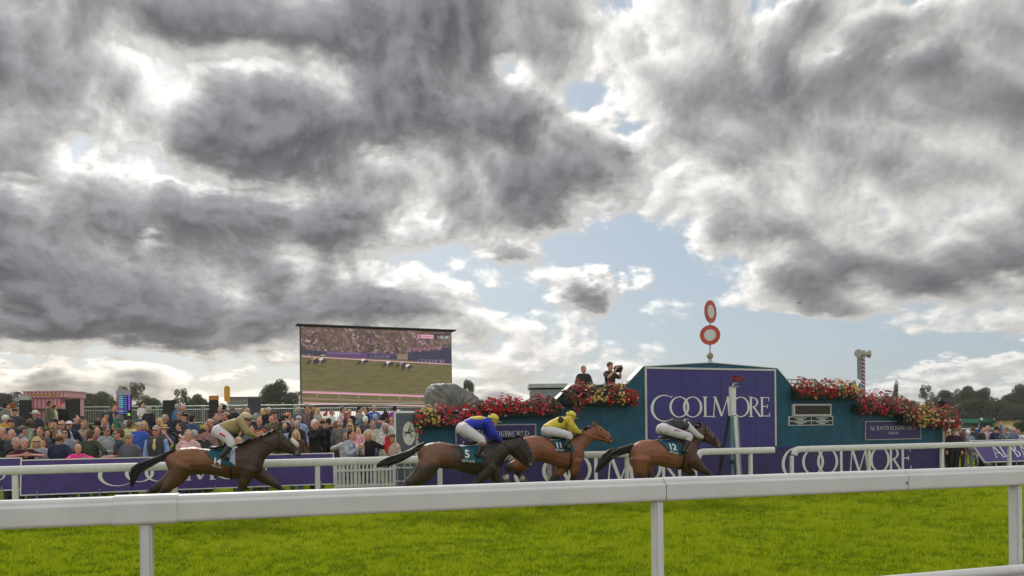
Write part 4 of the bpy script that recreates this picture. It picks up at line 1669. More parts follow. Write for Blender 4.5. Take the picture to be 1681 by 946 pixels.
# x of head, y of head top, head height in photo pixels, facing (0 = towards the track viewer, 90 = along the track), pose, sleeves, colour, hair, hair colour, skin, trousers, label, extras
CROWD = [
    (40, 717.5, 18, 38, 'lean', 's', (.040, .010, .018), 'short', H_GREY, 1, JEAN, 'grey haired man in dark maroon t-shirt leaning folded arms on purple board', ()),
    (60, 716, 17, 30, 'waist', 'l', LGREY, 'long', H_BLOND, 0, JEAN, 'long haired blonde woman in sunglasses beside the man in maroon', ('glasses',)),
    (71, 718, 14, 20, 'stand', 'l', PINK, 'bob', H_BROWN, 0, JEAN, 'brown haired woman half hidden behind the blonde in sunglasses', ()),
    (98, 709, 17, 176, 'waist', 'l', NAVY, 'balding', H_BROWN, 2, NAVY, 'broad man in navy jacket turned away, left of the pink shirt', ()),
    (19, 704, 15, 20, 'photo', 'l', DGREY, 'balding', H_WHITE, 1, DGREY, 'bald man with white side hair in dark jacket at the left edge', ()),
    (26, 717, 15, 60, 'stand', 'l', BLK, 'short', H_GREY, 1, BLK, 'woman with grey hair and black top behind the maroon t-shirt', ()),
    (9, 679, 13, 95, 'pockets', 'l', (.50, .25, .02), 'beanie', H_WHITE, 1, DGREY, 'person in mustard yellow jacket and white beanie at left edge', ()),
    (18, 687, 13, 62, 'stand', 'l', (.03, .04, .075), 'cap', (.02, .025, .05), 1, NAVY, 'man in dark navy cap and navy jacket next to mustard jacket', ()),
    (36, 698, 14, 150, 'stand', 'l', GREY, 'cap', (.12, .10, .09), 0, JEAN, 'person in brown cap and grey hoodie looking away', ()),
    (48, 687, 12, 140, 'pockets', 'l', SAGE, 'balding', (.03, .02, .015), 3, DGREY, 'brown skinned bald man in sage green jacket', ()),
    (58, 671.8, 10.5, 8, 'waist', 'l', (.03, .035, .05), 'panama', ((.60, .58, .53), (.03, .03, .03)), 1, DGREY, 'man in white panama hat and dark suit before the pink kiosk', (('collar', WHT),)),
    (82, 657.5, 9, 100, 'stand', 'l', (.10, .105, .07), 'short', H_DARK, 2, DGREY, 'tall bearded man in olive coat by the pink striped kiosk', ()),
    (88.5, 664, 9, 150, 'stand', 'l', (.48, .43, .36), 'bun', H_DARK, 0, CREAM, 'woman in cream coat with dark bun beside the olive coat', ()),
    (102, 661, 9, 60, 'stand', 'l', BLK, 'tail', (.50, .015, .02), 0, BLK, 'person with bright red headscarf in front of the kiosk', ()),
    (87, 693, 14, 0, 'stand', 'l', (.20, .12, .06), 'hood', (.28, .17, .08), 2, BROWN, 'woman in camel hood and sunglasses', ('glasses',)),
    (77, 703, 15, 42, 'waist', 'l', BLK, 'bob', H_DARK, 0, BLK, 'smiling dark haired woman in black hugging the woman in camel hood', ()),
    (102, 689.5, 14, 0, 'waist', 'l', LBLUE, 'balding', H_BROWN, 1, JEAN, 'bald man in sunglasses and pale blue checked shirt', ('glasses',)),
    (108, 702.5, 14.5, 12, 'stand', 'l', (.22, .235, .25), 'long', H_DARK, 0, DGREY, 'dark haired woman in sunglasses and pale grey jumper', ('glasses',)),
    (113.5, 690, 13, 15, 'pockets', 'l', NAVY, 'flatcap', WHT, 1, NAVY, 'man in white flat cap and navy jacket', ('glasses',)),
    (10, 660, 9.5, 150, 'stand', 'l', GREY, 'short', H_DARK, 0, DGREY, 'dark haired man in grey jacket far back at the left edge', ()),
    (22, 660.5, 9.5, 160, 'stand', 'l', (.42, .33, .22), 'bob', H_RED, 0, DGREY, 'auburn haired woman in tan coat far back at the left edge', ()),
    (24, 670, 10.5, 15, 'stand', 'l', DGREY, 'cap', BLK, 1, DGREY, 'man in black cap below the auburn haired woman', ()),
    (88.5, 686, 11, -20, 'stand', 'l', NAVY, 'cap', (.015, .015, .03), 1, NAVY, 'man in navy baseball cap behind the camel hood', ()),
    (139, 690, 14.5, -8, 'waist', 'l', BEIGE, 'bob', (.25, .16, .09), 0, BLK, 'woman in long beige coat over black top facing the track', (('collar', BLK),)),
    (149, 704.5, 17, 178, 'hips', 'l', OLIVE, 'short', H_BROWN, 0, JEAN, 'man in olive fleece turned away with hands on hips', ()),
    (128, 728, 17, 50, 'lean', 's', HOTP, 'short', H_GREY, 1, JEAN, 'grey haired man in bright pink shirt low at the board', ()),
    (196, 702.5, 18, -68, 'waist', 's', (.035, .04, .062), 'short', H_BROWN, 1, JEAN, 'heavy man in navy t-shirt and sunglasses facing left', ('glasses',)),
    (174, 699, 15, 72, 'waist', 'l', (.27, .28, .30), 'short', H_BROWN, 2, JEAN, 'man in grey hooded top and sunglasses in profile', ('glasses',)),
    (191, 692, 13, -42, 'raise', 'l', GREEN, 'short', H_BROWN, 1, JEAN, 'man in bright green jumper pointing with raised arm', ()),
    (171.5, 684.5, 12, 25, 'stand', 'l', BLK, 'short', H_RED, 1, BLK, 'ginger bearded man in black jacket behind the grey hood', (('collar', WHT),)),
    (160.5, 686, 12.5, 178, 'stand', 'l', BLK, 'balding', H_DARK, 3, BLK, 'brown skinned man in black jacket seen from behind', ()),
    (124.5, 680.5, 11, 70, 'stand', 'l', (.022, .022, .04), 'short', H_DARK, 0, NAVY, 'dark haired man in profile right of the charcoal board', ()),
    (136.5, 681, 11, 25, 'pockets', 'l', (.02, .02, .022), 'cap', (.05, .045, .04), 1, DGREY, 'man in dark cap and sunglasses behind the beige coat', ('glasses',)),
    (172, 675.5, 9.5, 110, 'stand', 'l', LGREY, 'cap', (.03, .06, .04), 1, DGREY, 'person in dark green cap and pale jacket by the railing', ()),
    (186, 663.5, 9, 80, 'stand', 'l', (.025, .03, .06), 'short', H_BROWN, 0, NAVY, 'man in navy top standing left of the odds screen', ()),
    (196, 679, 10, 165, 'stand', 'l', GREY, 'hood', (.13, .13, .14), 0, DGREY, 'person in grey hooded coat under the odds screen', ()),
    (213.5, 688.5, 12.5, 172, 'stand', 's', (.55, .47, .22), 'short', H_BROWN, 2, JEAN, 'man in pale yellow polo shirt seen from behind', ()),
    (213, 711, 14.5, 0, 'stand', 'l', (.09, .09, .10), 'flatcap', FLAT, 1, DGREY, 'person in tweed flat cap tucked behind the navy t-shirt', ()),
    (228, 692, 14.5, 6, 'stand', 'l', (.030, .095, .40), 'flatcap', (.36, .31, .24), 0, NAVY, 'woman in bright blue jumper and beige flat cap', ()),
    (256, 697.5, 17.5, 8, 'stand', 'l', (.25, .35, .60), 'short', H_GREY, 1, DGREY, 'man in grey waistcoat, blue shirt and yellow tie', ('glasses', ('vest', (.05, .055, .065)), ('tie', (.62, .45, .13)), ('collar', (.3, .4, .6)))),
    (269, 694.5, 14.5, 10, 'drink', 's', (.022, .030, .085), 'straw', (STRAW, (.2, .06, .02)), 0, NAVY, 'woman in straw hat and navy dress behind the waistcoat', ()),
    (233, 660, 9, 75, 'drink', 's', WHT, 'tail', H_DARK, 0, JEAN, 'dark haired woman in white t-shirt drinking at the railing', ()),
    (244.5, 666, 9, 165, 'stand', 'l', (.02, .02, .03), 'short', H_GREY, 0, BLK, 'grey haired man in dark coat at the railing beside white t-shirt', ()),
    (271, 679.5, 11.5, 145, 'waist', 'l', (.015, .02, .04), 'short', H_GREY, 1, NAVY, 'grey haired man in dark blue jacket before a charcoal board', ()),
    (295.5, 694, 13, -60, 'stand', 's', BLK, 'short', H_BROWN, 0, BLK, 'brown haired boy in black t-shirt looking left', ()),
    (299, 711.5, 16, 40, 'stand', 'l', BLK, 'band', (H_DARK, (.55, .52, .5)), 0, BLK, 'smiling woman with white headband in black jacket', (('collar', WHT),)),
    (294, 675.5, 11, 45, 'waist', 'l', (.028, .027, .03), 'flatcap', FLAT, 1, DGREY, 'man in brown flat cap and charcoal jacket with friends', ()),
    (303.5, 678, 10, -40, 'stand', 'l', (.02, .022, .04), 'cap', BLK, 0, NAVY, 'man in black cap facing the brown flat cap', ()),
    (315, 680.5, 11.5, 172, 'stand', 'l', (.040, .065, .12), 'short', H_DARK, 0, JEAN, 'dark haired man in denim blue jacket seen from behind', ()),
    (300, 664, 9, 120, 'stand', 'l', DGREY, 'balding', H_GREY, 1, DGREY, 'bald man in dark grey jacket leaning at railing', ()),
    (291.5, 662, 9, 150, 'stand', 'l', (.06, .13, .25), 'short', H_GREY, 1, JEAN, 'grey haired man in mid blue top at railing', ()),
    (318, 704.5, 15, -100, 'stand', 'l', (.56, .40, .38), 'short', H_GREY, 1, JEAN, 'grey haired person in pale pink jacket facing left', ()),
    (309, 704, 14, 30, 'stand', 'l', (.50, .33, .32), 'short', (.3, .18, .1), 0, JEAN, 'fair woman with pink scarf beside the pale pink jacket', ()),
    (332, 700.5, 16.5, 62, 'pockets', 'l', (.030, .028, .028), 'beanie', (.022, .022, .026), 2, DGREY, 'man in black beanie and dark leather jacket', (('collar', LGREY),)),
    (338.5, 694, 13.5, 0, 'stand', 'l', (.25, .14, .15), 'short', H_RED, 1, JEAN, 'red faced man in dusty pink jacket behind the beanie', ()),
    (345, 687, 13, 65, 'stand', 'l', (.06, .02, .03), 'cap', (.5, .33, .30), 1, DGREY, 'man in pale pink cap and maroon coat', ()),
    (352, 678.5, 11, 70, 'stand', 'l', (.045, .045, .055), 'short', H_DARK, 0, DGREY, 'dark haired man in slate suit with white shirt', (('collar', WHT),)),
    (371, 675.5, 11, -60, 'drink', 'l', BLK, 'flatcap', (.30, .24, .17), 1, BLK, 'man in tan flat cap drinking', ()),
    (377.5, 679.5, 11, 178, 'stand', 'l', (.02, .02, .024), 'bob', H_DARK, 0, BLK, 'dark haired woman seen from behind beside drinking man', ()),
    (368.5, 663, 9, 170, 'stand', 'l', BLK, 'short', H_DARK, 2, BLK, 'man in black near the yellow marker post', ()),
    (382, 666, 9, 180, 'stand', 'l', (.018, .018, .022), 'short', (.12, .11, .1), 0, BLK, 'stout grey haired man in black coat under the yellow marker', ()),
    (361, 667, 9, 10, 'stand', 'l', (.3, .18, .16), 'balding', H_GREY, 1, DGREY, 'bald man in salmon top beside the orange topped board', ()),
    (401, 669.5, 9.5, 20, 'stand', 'l', DGREY, 'bob', H_RED, 1, DGREY, 'red haired woman left of the plain grey board', ()),
    (406.5, 669, 9.5, -20, 'stand', 'l', (.2, .17, .14), 'short', H_GREY, 1, DGREY, 'grey haired man left of the plain grey board', ()),
    (431.5, 671, 10, 150, 'stand', 'l', (.52, .38, .40), 'bob', H_BLOND, 0, LGREY, 'blonde woman in pale pink cardigan right of the grey board', ()),
    (441, 668, 9.5, 10, 'stand', 'l', BLK, 'short', H_WHITE, 1, BLK, 'white haired man in black near the grey board', ()),
    (421, 678, 10.5, 160, 'stand', 'l', (.018, .02, .03), 'curly', H_GREY, 0, NAVY, 'curly grey haired person in dark coat below the grey board', ()),
    (426, 684.8, 13.5, 0, 'stand', 'l', (.022, .022, .03), 'balding', H_BROWN, 1, NAVY, 'bald man in open dark jacket over blue t-shirt', (('collar', (.12, .18, .3)),)),
    (445, 682, 12, 40, 'photo', 'l', (.10, .11, .06), 'balding', H_BROWN, 1, OLIVE, 'bald man in khaki jacket clapping hands', ()),
    (451, 674, 11, 15, 'stand', 'l', BLK, 'cap', BLK, 1, BLK, 'man in black cap and black coat behind the khaki jacket', ()),
    (423, 705, 14, 25, 'stand', 'l', (.45, .11, .05), 'bob', H_RED, 1, DGREY, 'red haired woman in rust scarf behind the horse neck', ()),
    (432, 703, 14, -20, 'stand', 'l', (.50, .14, .07), 'long', H_RED, 0, DGREY, 'ginger woman in orange top above the dark mane', ()),
    (392, 716, 15, 60, 'stand', 'l', (.45, .38, .35), 'short', (.4, .3, .2), 1, JEAN, 'fair haired person in cream seen under the jockey arm', ()),
    (448, 697.5, 14, 8, 'stand', 'l', (.07, .05, .04), 'fringe', H_BROWN, 0, DGREY, 'brown haired woman in sunglasses above the horse ears', ('glasses',)),
    (467.5, 694, 13.5, 20, 'stand', 'l', (.03, .02, .03), 'short', H_BLOND, 0, BLK, 'fair haired boy in dark top', ()),
    (475, 698.5, 13.5, 170, 'stand', 's', (.20, .32, .46), 'short', H_DARK, 0, JEAN, 'dark haired boy in light blue t-shirt seen from behind', ()),
    (486, 705, 15.5, 5, 'stand', 'l', BROWN, 'long', H_BLOND, 0, JEAN, 'smiling woman with long blonde hair in brown jacket', ()),
    (465, 680, 11.5, 175, 'stand', 'l', (.02, .022, .05), 'cap', (.025, .03, .07), 0, NAVY, 'man in navy cap seen from behind left of the orange hat', ()),
    (472, 676.5, 11, 150, 'stand', 'l', (.34, .42, .52), 'cap', (.60, .20, .07), 1, JEAN, 'person in orange cap and pale blue top', ()),
    (490, 667.5, 10, 178, 'stand', 'l', (.10, .10, .105), 'short', H_GREY, 1, DGREY, 'man in grey coat seen from behind left of the big screen', ()),
    (490.5, 681.5, 11.5, 5, 'stand', 'l', (.27, .34, .50), 'cap', (.36, .40, .46), 1, JEAN, 'man in pale blue cap and pale blue shirt', ()),
    (488, 689.5, 13, 168, 'stand', 'l', (.018, .02, .032), 'short', H_GREY, 1, NAVY, 'grey haired man in dark navy jacket seen from behind', ()),
    (517, 687.5, 17.5, 62, 'photo', 'l', (.012, .012, .014), 'short', H_WHITE, 1, BLK, 'white haired man in black coat filming with a phone', ()),
    (505, 668.5, 10, 90, 'stand', 'l', (.17, .085, .09), 'long', (.3, .16, .1), 0, BROWN, 'woman in dusky mauve coat in profile', ()),
    (511.5, 664, 9.5, 100, 'waist', 'l', (.10, .05, .035), 'cap', (.15, .12, .09), 1, BROWN, 'man in chestnut jacket and cap under the big screen', ()),
    (501.5, 662, 9, 150, 'stand', 'l', (.08, .085, .10), 'cap', (.30, .29, .27), 1, DGREY, 'man in slate jacket and pale cap under the big screen', ()),
    (521.5, 669, 10, 70, 'waist', 'l', (.33, .32, .30), 'long', H_BLOND, 0, LGREY, 'blonde woman in pale grey top beside the red cloth', ()),
    (544.5, 672.5, 9.5, 80, 'waist', 's', WHT, 'short', (.2, .12, .08), 0, LGREY, 'boy in white t-shirt with arms forward', ()),
    (563, 667.5, 10.5, 72, 'stand', 's', (.46, .38, .45), 'short', H_BROWN, 1, NAVY, 'man in pale lilac t-shirt standing high under the big screen', ()),
    (573.5, 671, 10, 0, 'stand', 'l', (.025, .022, .03), 'short', (.3, .27, .22), 1, BLK, 'grey haired man in black coat right of the lilac t-shirt', ()),
    (569.5, 677, 10, 60, 'stand', 'l', (.05, .03, .05), 'bob', H_RED, 1, BLK, 'ginger woman in plum top beside the lilac t-shirt', ()),
    (539.5, 685.5, 12, 176, 'stand', 'l', (.016, .016, .02), 'short', H_DARK, 0, BLK, 'dark haired person in black jacket behind the filming man', ()),
    (530, 685, 12, 150, 'stand', 'l', (.02, .016, .018), 'balding', H_BROWN, 2, BLK, 'bald man in black just right of the white hair', ()),
    (552, 690, 14, 178, 'folded', 'l', (.035, .05, .09), 'long', (.16, .075, .03), 0, JEAN, 'woman with long auburn hair in navy blazer seen from behind', ()),
    (558.5, 688.5, 13, 165, 'stand', 'l', (.13, .115, .11), 'balding', H_GREY, 1, DGREY, 'bald man in taupe coat beside the auburn hair', ()),
    (574.5, 692.5, 14, 10, 'waist', 'l', (.022, .028, .07), 'long', H_BLOND, 0, NAVY, 'blonde woman in sunglasses and navy jacket', ('glasses',)),
    (574.5, 686.5, 12, 170, 'stand', 'l', (.03, .035, .07), 'balding', H_BROWN, 1, NAVY, 'bald man in indigo jacket behind the blonde in navy', ()),
    (576.5, 705, 16.5, 62, 'hold', 'l', (.27, .30, .35), 'short', H_DARK, 1, JEAN, 'dark haired man in pale blue grey jumper carrying a toddler', ()),
    (568, 709.5, 16, -150, 'lean', 'l', (.40, .37, .32), 'short', (.25, .17, .11), 1, STONE, 'person in stone coloured jacket bending behind the pale jumper', ()),
    (587, 688, 12.5, 175, 'stand', 'l', (.016, .02, .035), 'beanie', (.06, .13, .17), 0, BLK, 'person in teal beanie seen from behind', ()),
    (600, 682, 12.5, 172, 'stand', 'l', (.065, .065, .075), 'short', H_WHITE, 1, DGREY, 'white haired man in charcoal coat seen from behind', ()),
    (611.5, 688.5, 15, 18, 'stand', 'l', (.42, .39, .34), 'short', H_BROWN, 1, JEAN, 'big man in oatmeal jumper behind the cheering woman', ()),
    (604.5, 707, 16, 8, 'cheer', 'l', (.010, .010, .012), 'bob', (.42, .28, .13), 1, BLK, 'blonde woman in black cheering with both arms up', ()),
    (629, 678.5, 12, 178, 'stand', 's', CORAL, 'bob', H_DARK, 0, JEAN, 'person in coral t-shirt seen from behind', ()),
    (636, 686, 12.5, 176, 'stand', 's', (.50, .50, .50), 'short', H_BROWN, 1, JEAN, 'person in white t-shirt right of the coral t-shirt', ()),
    (633, 693, 15, 5, 'waist', 'l', (.47, .46, .44), 'hood', (.50, .49, .47), 2, STONE, 'person in white hoodie with hood up near the grey panel', ()),
    (614, 665, 9.5, 10, 'waist', 'l', (.04, .13, .42), 'short', H_GREY, 1, JEAN, 'man in royal blue jacket below the screen rail', ()),
    (590.5, 667.5, 9.5, 60, 'stand', 'l', (.30, .28, .27), 'curly', H_DARK, 0, BLK, 'dark curly haired woman in pale coat at the back', ()),
    (602, 668, 9.5, -70, 'stand', 'l', (.02, .017, .022), 'short', H_BROWN, 0, BLK, 'man in black jacket leaning towards the curly haired woman', ()),
    (648, 665.5, 9.5, 176, 'stand', 'l', (.30, .045, .22), 'short', H_DARK, 0, NAVY, 'person in magenta jumper above the grey panel', ()),
    (616.5, 678.5, 11, 170, 'stand', 'l', (.10, .10, .12), 'short', H_GREY, 1, DGREY, 'grey haired man in slate jacket left of the coral t-shirt', ()),
    (643.5, 684, 12, -60, 'stand', 'l', (.30, .22, .18), 'short', (.3, .2, .13), 1, STONE, 'fair haired man in tan jacket beside the grey panel', ()),
    (645.5, 711, 14, -40, 'waist', 'l', (.40, .30, .25), 'cap', (.06, .05, .05), 2, JEAN, 'person in dark cap and sand top cut by the grey panel', ()),
    (632.5, 674, 10, 170, 'stand', 'l', (.03, .025, .03), 'long', H_DARK, 0, BLK, 'long dark haired woman in black above the coral t-shirt', ()),
    (655, 672, 9, 150, 'stand', 'l', (.18, .18, .2), 'short', H_WHITE, 1, DGREY, 'white haired person at the back above the grey panel', ()),
    (480, 686, 11, 20, 'stand', 'l', (.05, .05, .06), 'short', H_BROWN, 1, NAVY, 'brown haired man left of the pale blue cap', ()),
    (413, 698, 13, 20, 'stand', 'l', (.12, .12, .14), 'short', H_BROWN, 1, NAVY, 'brown haired man right of the cream helmet', ()),
    (262, 685, 11, -20, 'stand', 'l', (.10, .03, .05), 'bob', H_BLOND, 0, NAVY, 'blonde woman in burgundy behind the waistcoat man', ()),
    (236, 690, 13, 30, 'stand', 'l', (.10, .02, .04), 'long', (.4, .27, .12), 0, NAVY, 'fair haired woman in wine red behind the blue jumper', ()),
    (66, 700, 13, 10, 'stand', 'l', (.05, .07, .08), 'short', H_BROWN, 1, NAVY, 'brown haired man in petrol jacket behind the blonde', ()),
    (3, 700, 14, 40, 'stand', 'l', (.04, .045, .05), 'short', H_GREY, 1, DGREY, 'grey haired man cut by the left photo edge', ()),
    (160, 699, 13, 20, 'stand', 'l', (.20, .03, .04), 'short', H_DARK, 0, DGREY, 'dark haired man in red jacket between olive fleece and grey hood', ()),
]

YMAX, GUARD = 44.0, []


def place(x, yt, hpx, target, dmin=1.55, dmax=None):
    best = None
    yg = .245 * FPX / hpx
    for Y in np.arange(12, YMAX, .1):
        p = at(x, yt, Y)
        d = (p - R0).dot(NV)
        if d < dmin or (dmax and d > dmax):
            continue
        h = p.z - ground_z(p.x, p.y)
        c = ((h / target - 1) * 9) ** 2 + ((Y / yg - 1) * 3.5) ** 2
        for q in GUARD:
            e = math.hypot(q[0] - p.x, q[1] - p.y)
            if e < .42:
                c += (.42 - e) * 14
        if best is None or c < best[0]:
            best = (c, p, h)
    _, p, h = best
    GUARD.append((p.x, p.y))
    return Vector((p.x, p.y, ground_z(p.x, p.y))), h


def crowd():
    rr = random.Random(5)
    order = sorted(CROWD, key=lambda e: -e[2])
    for (x, yt, hpx, yaw, pose, tp, tc, hr, hc, sk, lc, label, ex) in order:
        hat = .05 if hr in ('panama', 'straw', 'beanie', 'hood') else .012
        target = (1.66 if hr in ('long', 'bob', 'bun', 'tail', 'fringe', 'band') else 1.76) + rr.uniform(-.04, .05)
        if pose == 'lean' and yt > 722:
            target -= .22
        if 'boy' in label:
            target -= .2
        p, h = place(x, yt, hpx, target, 1.3 if pose == 'lean' else 1.5)
        sc = max(.80, min(1.10, h / (1.755 + hat)))
        person(p, yaw, sc, pose, tp, tc, hr, hc, sk, lc, label, 'spectators behind the rail', ex)


crowd()


def child_and_props():
    # toddler on the pale jumper man's arm
    q = on(588.5, 722, 1.6)
    t = person(Vector((q.x, q.y, q.z - .92 * .52)), 20, .52, 'sit', 'l', (.55, .30, .33), 'fringe', (.55, .38, .18), 0, (.5, .4, .4), 'blonde toddler in pink held on the arm of the pale jumper man', 'spectators behind the rail')
    t.location.z = q.z - .40
    # phones, red bag, red flag, blue box
    for (x, y, d, lab) in ((533, 699.5, 1.55, 'white phone held up by the white haired man in black'), (85, 740, 1.6, 'dark phone in the hands of the blonde in sunglasses')):
        c = on(x, y, d)
        ph = put('phone', MB().bbox(c, .15, .012, .075, (TV, NV, UP), .004), mat('phone_pale' if x > 500 else 'phone_dark', (.5, .5, .5) if x > 500 else (.03, .03, .035), .3), None, c)
        ph.data.transform(Matrix.Translation(-c)) if False else None
        ph.location = (0, 0, 0)
        tag(ph, lab, 'phone')
    c = on(638, 730, 2.0)
    b = thing('bag', c - UP * .3, 'bright red bag hanging beside the grey emblem panel', 'bag')
    put('pouch', MB().bbox(c, .20, .12, .46, (TV, NV, UP), .04), mat('red_fabric', (.62, .02, .015), .6), b)
    put('strap', MB().tube([c + UP * .22 - TV * .06, c + UP * .38, c + UP * .22 + TV * .06], .012, 6), BLACK, b)
    f = at(533, 677, 33)
    fl = thing('flag', f, 'small red cloth flag raised in the crowd under the screen', 'flag')
    mb = MB()
    a, b2, c2, d2 = at(529, 684, 33), at(535.5, 683, 33), at(537.5, 672, 33), at(532, 679, 33)
    mb.prism([a, b2, c2, d2], Vector((0, 1, 0)), .03)
    put('cloth', mb, mat('flag_red', (.55, .02, .03), .7), fl)
    put('staff', MB().tube([at(537.6, 671, 33.03), at(536, 690, 33.03)], .012, 6), WOOD, fl)
    # people on the far right, by the stalls
    right = [
        (1565, 703, 13.0, -12, 'stand', 'l', (.022, .010, .022), 'cap', (.16, .08, .05), 1, BLK, 'man in plum polo shirt and black shorts at the wall end', ()),
        (1567, 697, 12, 30, 'stand', 'l', (.38, .35, .33), 'cap', (.14, .09, .06), 1, BLK, 'man in brown cap just behind the plum polo shirt', ()),
        (1575, 698, 11.5, 110, 'stand', 'l', (.12, .06, .06), 'short', (.3, .18, .08), 1, BROWN, 'man in rust brown coat beside the plum polo shirt', ()),
        (1589, 705, 11.5, 172, 'raise', 'l', (.20, .23, .31), 'short', H_WHITE, 1, LGREY, 'white haired person in blue grey hoodie raising one arm', ()),
        (1616, 711, 10.5, 60, 'stand', 'l', (.1, .1, .13), 'short', H_RED, 0, NAVY, 'ginger haired child near the blue box', ()),
        (1651, 700.5, 11.5, -85, 'photo', 'l', (.10, .125, .14), 'cap', (.12, .13, .15), 1, DGREY, 'man in grey cap and grey top holding a phone out', ()),
        (1659, 700, 10.5, 170, 'raise', 'l', (.10, .12, .22), 'short', H_GREY, 1, NAVY, 'person in blue with one hand raised high', ()),
        (1665, 702, 10.5, 20, 'stand', 'l', (.02, .02, .03), 'balding', H_WHITE, 1, NAVY, 'bald man in dark suit at the right edge', (('collar', WHT),)),
        (1674.5, 704, 10.5, -90, 'stand', 'l', (.5, .5, .52), 'short', H_DARK, 2, JEAN, 'dark haired man in white shirt at the right edge', ()),
        (1551.5, 709.5, 11.5, 20, 'stand', 'l', (.40, .36, .36), 'long', H_RED, 0, DGREY, 'red haired woman at the right end of the wall', ()),
        (1552, 698, 10.5, 150, 'stand', 'l', (.12, .13, .09), 'short', H_DARK, 1, OLIVE, 'man in olive jacket behind the red haired woman', ()),
        (1622, 698.5, 9.5, 0, 'stand', 'l', (.40, .33, .32), 'short', H_GREY, 1, LGREY, 'grey haired person in pale top before the green stall', ()),
        (1611, 700, 9.5, 30, 'stand', 'l', (.02, .02, .025), 'short', H_DARK, 0, BLK, 'person in black before the green stall', ()),
        (1597, 699, 9, 170, 'stand', 'l', (.03, .035, .05), 'short', H_BROWN, 1, NAVY, 'person in navy behind the raised arm', ()),
        (1635, 699, 9.5, 170, 'stand', 'l', (.025, .03, .07), 'short', H_DARK, 1, NAVY, 'person in indigo jacket before the green stall', ()),
        (1642, 701, 10, 100, 'stand', 'l', (.3, .2, .18), 'bob', H_BROWN, 0, NAVY, 'brown haired woman behind the man holding a phone out', ()),
    ]
    rr = random.Random(9)
    for (x, yt, hpx, yaw, pose, tp, tc, hr, hc, sk, lc, label, ex) in right:
        tg = (1.3 if 'child' in label else 1.74) + rr.uniform(-.04, .04)
        p, h = place(x, yt, hpx, tg, 1.6 if x < 1580 else 2.2)
        person(p, yaw, max(.66, min(1.1, h / 1.77)), pose, tp, tc, hr, hc, sk, lc, label, 'spectators by the stalls', ex)
    # a visitor on a folding chair
    p, h = place(1607, 731, 10.5, 1.31, 2.6, 4.5)
    person(p, -50, .95, 'sit', 'l', GREY, 'short', H_BROWN, 1, LGREY, 'person in grey sitting on a folding chair by the leaning board', 'spectators by the stalls')
    ch = thing('folding_chair', p, 'grey folding chair under the seated person in grey', 'chair')
    a = Matrix.Rotation(R(-50), 3, 'Z')

    def L(v):
        return p + a @ Vector(v)
    ax = (a @ Vector((1, 0, 0)), a @ Vector((0, 1, 0)), UP)
    put('seat', MB().box(L((0, -.12, .34)), .46, .46, .03, ax), GREYM, ch)
    put('backrest', MB().box(L((0, .14, .66)), .46, .03, .30, ax), GREYM, ch)
    for sx in (-1, 1):
        for sy in (-1, 1):
            put('leg', MB().tube([L((.22 * sx, -.30 if sy < 0 else .12, .34)), L((.22 * sx, .10 if sy < 0 else -.32, 0.0))], .014, 6), STEEL, ch)
        put('upright', MB().tube([L((.22 * sx, .12, .34)), L((.22 * sx, .16, .82))], .014, 6), STEEL, ch)
    c = on(1606.5, 713, 4.5)
    bx = thing('cool_box', c - UP * .15, 'bright blue box beside the white haired person raising an arm', 'box')
    put('tub', MB().bbox(c, .34, .26, .32, (TV, NV, UP), .02), mat('blue_plastic', (.03, .12, .48), .4), bx)
    put('lid', MB().bbox(c + UP * .18, .36, .28, .05, (TV, NV, UP), .015), mat('blue_lid', (.04, .15, .5), .4), bx)
    tb = thing('picnic_table', Vector((c.x, c.y, 0)), 'small folding table carrying the bright blue box', 'table')
    zt = c.z - .165
    put('table_top', MB().box((c.x, c.y, zt), .9, .5, .03, (TV, NV, UP)), GREYM, tb)
    for i in (-1, 1):
        for j in (-1, 1):
            q = c + TV * (.4 * i) + NV * (.2 * j)
            put('leg', MB().tube([(q.x, q.y, 0), (q.x, q.y, zt - .02)], .016, 6), STEEL, tb)
    # two photographers on the platform behind the parapet
    for (x, yt, yaw, tc, label, pose) in ((958, 600, 12, (.06, .05, .045), 'photographer in dark vest resting above the red flowers', 'waist'), (1001, 594.5, 35, (.045, .035, .03), 'photographer holding a camera to the eye above the flowers', 'photo')):
        d = D0 + .75
        s, z = sz(x, yt, d)
        p = W(s, d, 1.9)
        sc = min(1.12, (z - 1.9) / 1.76)
        person(p, yaw, sc, pose, 's', tc, 'short' if x < 980 else 'beanie', H_DARK if x < 980 else (.10, .07, .05), 1, DGREY, label, 'photographers on the wall', (('vest', (.02, .02, .022)),) if x < 980 else ())
        f = Matrix.Rotation(R(yaw), 3, 'Z')
        hz = (1.54 if pose == 'photo' else 1.15) * sc
        c = p + f @ Vector((0, -.27 * sc if pose == 'photo' else -.34, hz))
        cm = thing('camera', c, 'black camera with long lens held at the eye' if pose == 'photo' else 'black camera held low by the photographer in vest', 'camera')
        ax = (f @ Vector((1, 0, 0)), f @ Vector((0, 1, 0)), UP)
        put('camera_body', MB().bbox(c, .15, .08, .11, ax, .015), BLACK, cm)
        put('lens', MB().tube([c - ax[1] * .04, c - ax[1] * .12, c - ax[1] * .24], [.042, .045, .055], 12), BLACK, cm)
        if pose == 'photo':
            put('rain_flap', MB().box(c + ax[0] * .1 + UP * .0, .10, .20, .20, ax), CHAR, cm)


child_and_props()

